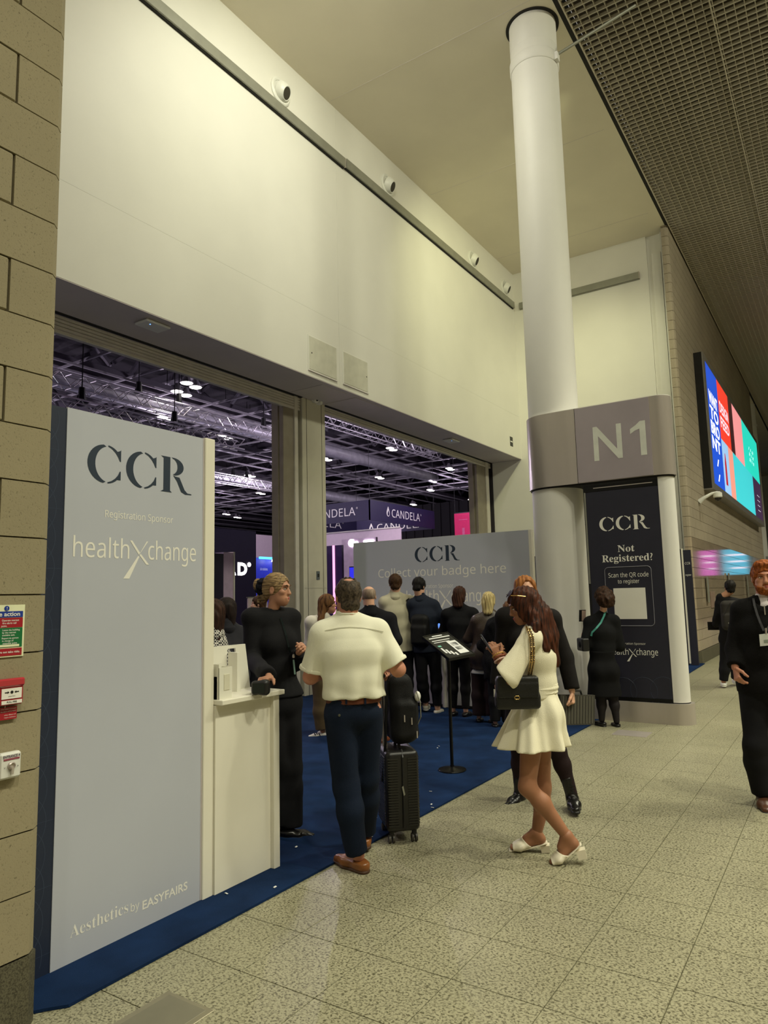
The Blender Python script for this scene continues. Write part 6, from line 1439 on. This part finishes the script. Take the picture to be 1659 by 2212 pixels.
jk = U([half(U(f.torso(.026, J['pel']-Z*.12, (.012, .01)), .05), J['pel']-Z*.075, -Z), U([f.sleeve('L', .022, 1.9, .026), f.sleeve('R', .022, 1.9, .026)], .03)], .04)
zf = nrm(np.cross(Z, J['shL']-J['shR'])); zf = zf if zf@f.F > 0 else -zf
f.cloth('pullover', jk, jm, h=.009, fold=(.005, 15, 52), cuts=[cap(J['neck']+Z*.10, J['neck']+zf*.05-Z*.01, .062), cap(J['neck']+zf*.11+Z*.03, J['neck']+zf*.13-Z*.07, .022, .010)])
col = cut(cap(J['neck']+Z*.028, J['neck']-Z*.03, .084, .098), U([cap(J['neck']+Z*.08, J['neck']-Z*.08, .074, .084), cap(J['neck']+zf*.08+Z*.05, J['neck']+zf*.13-Z*.08, .035, .02)], .01), .004); col = half(col, J['neck']+Z*.045, Z); flesh('collar', [(col, .0045)], jm, f.t)
jt = U(f.torso(.028), .05)
q = onbody(f, jt, f.px(1652, 1318, -.5), f.vd); MB().obox(q+A_(0, 0, .0), f.R*.004, f.vd*.003, Z*.035).build('zip', M_STEEL, f.t)
LY = cl('lanyard_grey', (70, 70, 74)); 
strap(f, jt, [f.px(u, v, -.5) for u, v in ((1627, 1292), (1630, 1308), (1636, 1328), (1643, 1346), (1650, 1362))], f.vd, .016, LY, 'lanyard', .012); strap(f, jt, [f.px(u, v, -.5) for u, v in ((1686, 1296), (1678, 1320), (1664, 1348), (1655, 1362))], f.vd, .016, LY, 'lanyard', .012)
q = onbody(f, jt, f.px(1656, 1381, -.5), f.vd)-f.vd*.035
rr_ = nrm(A_(f.vd[1], -f.vd[0], 0)+Z*.12)
MB().obox(q, rr_*.048, f.vd*.003, Z*.044).build('badge', mat('badge_white', (226, 230, 226), .4), f.t); MB().obox(q-f.vd*.0035-Z*.012, rr_*.02, f.vd*.0006, Z*.012).build('badge_print', mat('badge_print', (150, 160, 150), .5), f.t); MB().cyl(q+Z*.043, q+Z*.085, .007, 8).build('clip', M_STEEL, f.t)
f.trousers(C_DK, .02, .032, 1.95, .011, (.006, 16, 55))
SB2 = mat('brown_boot_leather', (84, 52, 34), .4, var=.15)
f.shoe('R', gd((1655, 1752), (1642, 1722)), SB2, kind='shoe'); f.shoe('L', f.F, SB2, kind='shoe')

# ---- 6. woman in black by the column banner
f = Fig('woman with frizzy dark brown hair in a black dress and tights facing the navy banner', (fl(1292, 1566)+fl(1330, 1572))/2, 38, 1.73, True, dict(
    head=P_(1303, 1292, .0), neck=P_(1300, 1328, .0), shL=P_(1272, 1345, .0), shR=P_(1326, 1342, .05), elL=P_(1264, 1392, -.06), wrL=P_(1262, 1378, .12), elR=P_(1338, 1395, .1), wrR=P_(1315, 1380, .25),
    hipL=P_(1288, 1450, -.01), hipR=P_(1316, 1450, .02), kneeL=P_(1298, 1508, .0), kneeR=P_(1324, 1506, .03), ankL=P_(1300, 1554, .0), ankR=P_(1332, 1558, .02), wst=P_(1300, 1402, 0), chs=P_(1300, 1368, .0)), hyaw=52, hpitch=-18)
J = f.J
f.body(SK_P, .010, .015, [f.hand('L', f.F+Z*.6, f.R, curl=(.6, .6, .6, .6)), f.hand('R', f.F, -Z)])
HD = hairtex('hair_dark_brown', (70, 46, 32), (34, 23, 17), (60, 60, 30))
flesh('hair', [(disp(cut(U([f.skullcap(.03), f.hb((0, -.05, -.035), (.125, .105, .115))], .04), f.hb((0, .15, -.04), (.09, .09, .13)), .01), folds(.007, 100, 6, .6, 7)), .008)], HD, f.t)
DR = cl('black_dress', (19, 20, 22)); bl_ = U([half(U(f.torso(.022), .04), J['wst']-Z*.06, -Z), U([f.sleeve('L', .026, 1.05, .035), f.sleeve('R', .026, 1.05, .03)], .03)], .04)
f.cloth('blouse', bl_, DR, h=.010, fold=(.006, 20, 61)); f.cloth('skirt', half(U(f.torso(.026, J['pel']-Z*.36, (.03, .03)), .05), J['wst']-Z*.02, Z), cl('black_skirt', (15, 15, 17)), h=.011, hem=J['pel']-Z*.33, fold=(.004, 18, 62))
f.cloth('tights', [U(f.leg('L', .004)+f.leg('R', .004), .04)], cl('sheer_tights', (38, 34, 36), .6), h=.010)
f.shoe('L', gd((1272, 1556), (1310, 1567)), SHOE_K, kind='low', h=.009); f.shoe('R', gd((1322, 1562), (1340, 1574)), SHOE_K, kind='low', h=.009)
bs = U([bl_, U(f.torso(.026), .04)], .04)
strap(f, bs, [f.px(u, v, -.5) for u, v in ((1309, 1318), (1305, 1330), (1298, 1345), (1288, 1357), (1279, 1366), (1277, 1374))], f.vd, .022, mat('teal_strap', (70, 150, 140), .6), 'bag_strap', .006)
q = f.px(1260, 1392, -.05); t = thing('shoulder_bag', 'small black shoulder bag at the hip of the woman facing the navy banner', 'bag', tuple(q-Z*.07)); flesh('body', [(obx(q, np.array([f.R, f.F, Z]), (.05, .10, .08), .02), .008)], M_BLACK, t); MB().obox(q+Z*.05-f.vd*.06, f.R*.012, f.vd*.01, Z*.006).build('buckle', M_STEEL, t)
q = f.px(1258, 1330, .10); t = thing('tablet_folder', 'open dark folder held up by the woman facing the navy banner', 'folder', tuple(q)); e1 = nrm(f.px(1263, 1318, .1)-f.px(1251, 1322, .0)); MB().obox(q, nrm(f.R+f.F*.3)*.05, nrm(Z-f.F*.2)*.075, nrm(f.F)*.004).build('cover', M_BLACK, t); MB().obox(q-f.F*.006, f.R*.042, nrm(Z-f.F*.2)*.066, f.F*.001).build('page', mat('pink_page', (190, 164, 150), .6), t)

# ---- 7. man with the rucksack farther along the concourse
f = Fig('man with short black hair and dark rucksack walking away along the stone wall', fl(1572, 1486), 8, 1.79, False, dict(head=P_(1577, 1270, .0), shL=P_(1556, 1305, 0), shR=P_(1600, 1305, 0), elL=P_(1549, 1338, .0), wrL=P_(1544, 1352, .1), elR=P_(1606, 1345, 0), wrR=P_(1606, 1378, .1), hipL=P_(1570, 1385, 0), hipR=P_(1590, 1385, 0), kneeL=P_(1566, 1436, 0), kneeR=P_(1590, 1432, .1), ankL=P_(1563, 1472, 0), ankR=P_(1588, 1466, .3)), hyaw=20)
J = f.J
f.body(SK_T, .011, .016, [f.hand('L', f.F, -Z)])
HK = hairtex('hair_black', (34, 30, 28), (16, 14, 13), (80, 80, 60))
SHORT = lambda f, g=.014: disp(cut(U([f.skullcap(g), f.hb((0, -.055, -.035), (.066, .052, .055))], .02), U([f.facecut(.066, .07), f.hb((0, -.02, -.14), (.1, .12, .06))], .01), .008), folds(.004, 120, 2, .8))
flesh('hair', [(SHORT(f), .010)], HK, f.t)
f.cloth('jacket', U([half(U(f.torso(.03, J['pel']-Z*.1), .05), J['pel']-Z*.06, -Z), U([f.sleeve('L', .024, 1.9, .026), f.sleeve('R', .024, 1.9, .026)], .03)], .04), C_BLK2, h=.013, fold=(.006, 15, 71)); f.trousers(C_DK, .02, .03, 1.96, .013)
for q in 'LR': f.shoe(q, f.F, M_WPLA, kind='low', sole=M_WPLA, h=.012)
q = J['chs']-f.F*.235-Z*.02; t = thing('rucksack', 'dark grey rucksack on the back of the man walking along the stone wall', 'backpack', tuple(q-Z*.24))
flesh('body', [(U([obx(q, np.array([f.R, f.F, Z]), (.155, .085, .245), .08), obx(q-f.F*.07-Z*.09, np.array([f.R, f.F, Z]), (.125, .04, .12), .035)], .03), .011)], cl('rucksack_grey', (52, 49, 46), .7), t); MB().tube([q-f.R*.12-f.F*.095-Z*.02, q-f.F*.105+Z*.21, q+f.R*.12-f.F*.095-Z*.02], .006, 5).build('zip', M_BLACK, t); MB().obox(q-f.F*.118-Z*.12-f.R*.02, f.R*.035, f.F*.002, Z*.01).build('badge', M_TRIM, t)
for e in (-1, 1): MB().tube([q+f.R*e*.08+f.F*.07+Z*.18, q+f.R*e*.10+f.F*.2+Z*.22], .02, 6).build('strap', M_BLACK, t)
q = f.px(1541, 1352, .1); t = thing('dark_folder', 'dark folder carried by the man with the rucksack', 'folder', tuple(q)); MB().obox(q, f.R*.09, f.F*.01, Z*.07).build('cover', M_BLACK, t); MB().obox(q-f.F*.011, f.R*.08, f.F*.001, Z*.06).build('face', C_BLK2, t)

# ---- the queue at the badge kiosks
def queue(label, foot, yaw, top, fem, ov, skin, hair, dress, hyaw=None, hpitch=-8, feet=None, xhead=None):
    b = fl(*foot); vd = nrm(A_(b[0], b[1], 0)); d = ray(xhead or foot[0], top); tt = (b@vd)/(d@vd); Hm = (CAM+d*tt)[2]-.01
    f = Fig(label, b, yaw, Hm, fem, ov, hyaw=hyaw, hpitch=hpitch); f.body(skin, .0095, .015, [f.hand('L', f.F-Z*.3, -Z), f.hand('R', f.F-Z*.3, -Z)]); hair(f); dress(f); return f
def jacket(f, m, e=.03, drop=.13, fr=1.92, fold=(.006, 16, 81), name='jacket', h=.011, cuts=()):
    J = f.J; f.cloth(name, U([half(U(f.torso(e, J['pel']-Z*(drop+.06), (.012, .012)), .05), J['pel']-Z*drop, -Z), U([f.sleeve('L', e*.8, fr, .028), f.sleeve('R', e*.8, fr, .028)], .03)], .04), m, h=h, fold=fold, cuts=cuts)
    flesh('collar', [(cut(cap(J['neck']+Z*.035, J['neck']-Z*.035, .070*f.k, .095*f.k), cap(J['neck']+Z*.1, J['neck']-Z*.1, .060*f.k, .062*f.k), .005), .008)], m, f.t)
def shoes(f, m, sole=None, kind='low', da=0): 
    for q, a in (('L', .15), ('R', -.15)): f.shoe(q, f.F-f.R*a, m, kind=kind, sole=sole, h=.010)
def longhair(f, m, ln=.30, w=.085, flare=.0, col=None):
    h = cut(U([f.skullcap(.018), f.hb((0, -.045, -.03), (.088, .07, .10)), ecap(f.hp(0, -.055, -.05), f.hp(0, -.075, -.05-ln), (w, .05), (w*(.8+flare), .035), f.hr)], .035), f.hb((0, .13, -.04), (.08, .088, .13)), .01)
    flesh('hair', [(disp(h, lambda P: .004*np.sin((P@f.hr)*190+3*np.sin(P[:, 2]*12))), .009)], m, f.t)
UP = dict(elL=('l', -.225, .03, .640), wrL=('l', -.12, .26, .640), elR=('l', .225, .03, .640), wrR=('l', .12, .26, .640))
def bald(f):
    h = cut(f.skullcap(.006), U([f.facecut(.05, .08), f.hb((0, .0, .10), (.07, .10, .062)), f.hb((0, -.02, -.14), (.1, .12, .065))], .01), .008); flesh('hair', [(h, .007)], hairtex('hair_cropped_grey', (168, 150, 132), (130, 108, 92)), f.t)
def d_bald(f):
    jacket(f, cl('dark_suit', (20, 20, 26))); f.trousers(cl('tan_chino', (176, 132, 62)), .018, .03, 1.95); shoes(f, mat('chestnut_leather', (110, 58, 30), .4))
queue('bald man with close-cropped grey hair in a dark suit jacket and tan trousers', (818, 1606), 22, 1261, False, dict(UP, head=P_(797, 1290, .03), neck=P_(800, 1318, 0), shL=P_(766, 1338, 0), shR=P_(842, 1338, .05), ankR=P_(826, 1590, .0), kneeR=P_(826, 1530, 0), ankL=P_(797, 1595, .05)), SK_P, bald, d_bald, hyaw=40)
def d_blaz(f): jacket(f, cl('beige_blazer', (196, 190, 164), .85, .05), .03, .16); f.trousers(C_DK, .02, .03, 1.95); shoes(f, SHOE_K)
fb = queue('man with wavy brown hair in a pale beige blazer at the badge kiosks', (868, 1540), 12, 1243, False, dict(UP, head=P_(854, 1262, 0), neck=P_(853, 1284, 0), shL=P_(830, 1302, 0), shR=P_(888, 1300, .05)), SK_P, lambda f: flesh('hair', [(SHORT(f, .017), .009)], hairtex('hair_brown', (84, 58, 38), (48, 32, 22), (70, 70, 50)), f.t), d_blaz, hyaw=30)
q = fb.px(908, 1362, -.22); t = thing('shoulder_backpack', 'black backpack hanging from the right shoulder of the man in the beige blazer', 'backpack', tuple(q-Z*.3))
flesh('body', [(disp(U([obx(q, np.array([fb.R, fb.F, Z]), (.14, .085, .23), .08), obx(q-fb.F*.06-Z*.06, np.array([fb.R, fb.F, Z]), (.12, .05, .13), .04)], .03), folds(.006, 30, 8)), .010)], M_BP, t)
_t, fb.t = fb.t, t; strap(fb, U(fb.torso(.036)+fb.arm('R', .026), .05), [fb.px(u, v, -.6) for u, v in ((880, 1294), (884, 1300), (889, 1309), (894, 1318), (898, 1328), (902, 1338))], fb.vd, .055, M_BP, 'shoulder_strap', .006, .01); fb.t = _t; MB().tube([q+Z*.21-fb.R*.03, q+Z*.26, q+Z*.21+fb.R*.03], .012, 6).build('grab_handle', M_BP, t)
def d_navy(f): jacket(f, cl('navy_shirt', (34, 40, 54)), .024, .05, 1.2, name='shirt'); f.trousers(C_DK, .018, .024, 1.9); shoes(f, mat('white_trainer', (206, 202, 188), .6, var=.12, scale=30), M_WPLA)
queue('man with short black hair in a navy shirt and white trainers at the badge kiosks', (937, 1541), 18, 1251, False, dict(UP, head=P_(905, 1268, .0), neck=P_(907, 1290, 0), shL=P_(890, 1306, 0), shR=P_(938, 1308, 0), hipL=P_(908, 1405, 0), hipR=P_(936, 1405, 0), kneeL=P_(912, 1465, 0), kneeR=P_(942, 1465, 0), ankL=P_(920, 1520, .1), ankR=P_(945, 1530, 0)), SK_P, lambda f: flesh('hair', [(SHORT(f, .015), .009)], HK, f.t), d_navy, hyaw=5, hpitch=-22, xhead=905)
def d_blk(f): jacket(f, C_BLK, .03, .14); f.trousers(C_BLK2, .014, .018, 1.92); shoes(f, SHOE_K, kind='shoe')
queue('woman with dark brown bobbed hair in a black jacket and black trousers at the kiosks', (994, 1549), 8, 1265, True, dict(UP, head=P_(993, 1287, 0), neck=P_(993, 1312, 0), shL=P_(964, 1328, 0), shR=P_(1022, 1326, 0)), SK_P, lambda f: longhair(f, hairtex('hair_chestnut', (78, 48, 34), (40, 25, 19)), .10, .085), d_blk)
def d_lea(f): jacket(f, mat('brown_leather_jacket', (58, 46, 36), .42, var=.2, scale=10, bump=.3, bscale=60), .04, .20); f.trousers(cl('maroon_trouser', (40, 28, 30)), .03, .05, 1.96); shoes(f, SHOE_K)
fl_b = queue('blonde woman in a loose dark brown leather jacket at the badge kiosks', (1050, 1562), 10, 1278, True, dict(UP, head=P_(1056, 1299, 0), neck=P_(1056, 1323, 0), shL=P_(1030, 1342, 0), shR=P_(1084, 1340, 0)), SK_P, lambda f: longhair(f, hairtex('hair_blonde', (224, 206, 150), (150, 130, 84)), .12, .075), d_lea)
q = fl_b.J['pel']-Z*.24; flesh('shirt_tail', [(half(ecap(q+Z*.05, q, (.16, .12), (.17, .13), fl_b.R), q-Z*.015, -Z), .011)], M_WPLA, fl_b.t)
def d_fur(f): jacket(f, cl('black_plush', (14, 14, 18), .98, .2, 40, .9, 90), .055, .22, fold=(.009, 60, 84)); f.trousers(C_BLK, .02, .03, 1.96); shoes(f, SHOE_K)
queue('brown-haired woman in a black plush coat, mostly hidden behind the cream dress', (1084, 1572), 20, 1298, True, dict(UP, head=P_(1100, 1318, 0), neck=P_(1100, 1340, 0), shL=P_(1066, 1352, 0), shR=P_(1128, 1352, 0), ankL=P_(1070, 1560, 0), ankR=P_(1096, 1562, 0)), SK_P, lambda f: longhair(f, hairtex('hair_light_brown', (120, 84, 54), (76, 50, 34)), .10, .08), d_fur)

# ---- woman in white top between the post and the man in the shirt
f = Fig('woman with long brown hair, cream top and khaki trousers beside the post', fl(700, 1590), -20, 1.76, True, dict(head=P_(708, 1306, .0), neck=P_(700, 1332, 0), shL=P_(716, 1345, .12), shR=P_(672, 1345, -.05), elR=P_(668, 1392, 0), wrR=P_(690, 1420, .1), elL=P_(728, 1395, .1), wrL=P_(735, 1370, .1), hipL=P_(705, 1440, .05), hipR=P_(688, 1440, -.02), kneeL=P_(706, 1515, .1), kneeR=P_(695, 1515, .0), ankL=P_(716, 1570, .2), ankR=P_(697, 1578, 0)), hyaw=-48)
f.body(SK_T, .008, .015, [f.hand('L', f.F, -Z), f.hand('R', f.F, -Z)]); f.face(MATS['brow_brown'], LIP)
J = f.J; HL = hairtex('hair_honey_brown', (124, 86, 52), (66, 42, 26), (50, 50, 7))
h = cut(U([f.skullcap(.015), f.hb((0, -.05, -.02), (.082, .066, .10)), ecap(f.hp(0, -.07, -.06), f.px(686, 1378, -.17), (.075, .05), (.045, .03), f.hr)], .04), f.hb((0, .13, -.03), (.074, .088, .12)), .01); flesh('hair', [(disp(h, lambda P: .004*np.sin((P@f.R)*170+3*np.sin(P[:, 2]*12))), .0075)], HL, f.t)
f.cloth('top', U([half(U(f.torso(.02), .04), J['pel']+Z*.02, -Z), U([f.sleeve('L', .026, 1.7, .03), f.sleeve('R', .026, 1.7, .03)], .03)], .04), cl('cream_blouse', (222, 216, 204)), fold=(.006, 18, 91)); f.trousers(cl('khaki_trouser', (104, 88, 64)), .03, .05, 1.95)
ST = mat('striped_trainer', (214, 210, 204), .6)
for q in 'LR': 
    so = f.shoe(q, nrm(-A_(f.vd[1], -f.vd[0], 0)*.8+f.vd*-.2), ST, kind='low', sole=mat('gum_sole', (90, 70, 54), .7), h=.009)
    a = J['ank'+q]; dd = nrm(-A_(f.vd[1], -f.vd[0], 0)*.8+f.vd*-.2)
    for k in range(3): MB().obox(a+dd*(.04+.025*k)-Z*.035-f.vd*.042, dd*.006+Z*.0, f.vd*.006, Z*.02+dd*.01).build('stripe', M_BLACK, f.t)

# ---- visitors in the hall seen over the counter
f = Fig('dark-haired visitor in a dark coat seen over the counter, next to the white end post', fl(498, 1655), 120, 1.72, True, dict(head=P_(486, 1318, 0), neck=P_(490, 1348, 0), shL=P_(474, 1375, 0), shR=P_(520, 1372, .1), elR=P_(530, 1410, -.05), wrR=P_(535, 1400, -.2)), hyaw=150)
f.body(SK_T, .009, .015, [f.hand('R', f.R, -Z), f.hand('L', f.F, -Z)]); longhair(f, hairtex('hair_near_black', (46, 34, 30), (22, 17, 16)), .12, .08); jacket(f, cl('charcoal_coat', (44, 44, 50)), .04, .3); f.trousers(C_DK); shoes(f, SHOE_K)
f = Fig('visitor with long dark hair in a black and white checked jacket behind the display board', fl(459, 1720), 100, 1.66, True, dict(head=P_(458, 1325, 0), shR=P_(470, 1385, 0), shL=P_(430, 1388, .0)), hyaw=120)
f.body(SK_T, .009, .015, [f.hand('R', f.F, -Z), f.hand('L', f.F, -Z)]); longhair(f, hairtex('hair_deep_brown', (66, 42, 32), (30, 20, 16)), .20, .08)
mh = bpy.data.materials.new('checked_weave'); mh.use_nodes = True; nt = mh.node_tree; ck = nt.nodes.new('ShaderNodeTexChecker'); ck.inputs['Scale'].default_value = 70; ck.inputs['Color1'].default_value = lin((226, 222, 212)); ck.inputs['Color2'].default_value = lin((22, 22, 24)); tcn = nt.nodes.new('ShaderNodeTexCoord'); nt.links.new(tcn.outputs['Object'], ck.inputs['Vector']); nt.links.new(ck.outputs['Color'], nt.nodes['Principled BSDF'].inputs['Base Color'])
jacket(f, mh, .03, .12); f.trousers(C_DK); shoes(f, SHOE_K)
f = Fig('visitor with short dark hair in the hall behind the scrunchie of the woman in black', fl(562, 1556), 60, 1.72, False, dict(head=P_(558, 1306, 0)), hyaw=130)
f.body(SK_P, .010, .016, [f.hand('R', -Z+f.F*.2, -f.R), f.hand('L', -Z+f.F*.2, f.R)]); flesh('hair', [(SHORT(f), .010)], hairtex('hair_brown', (84, 58, 38), (48, 32, 22)), f.t); jacket(f, C_NAVY, .026, .1); f.trousers(C_DK); shoes(f, SHOE_K)
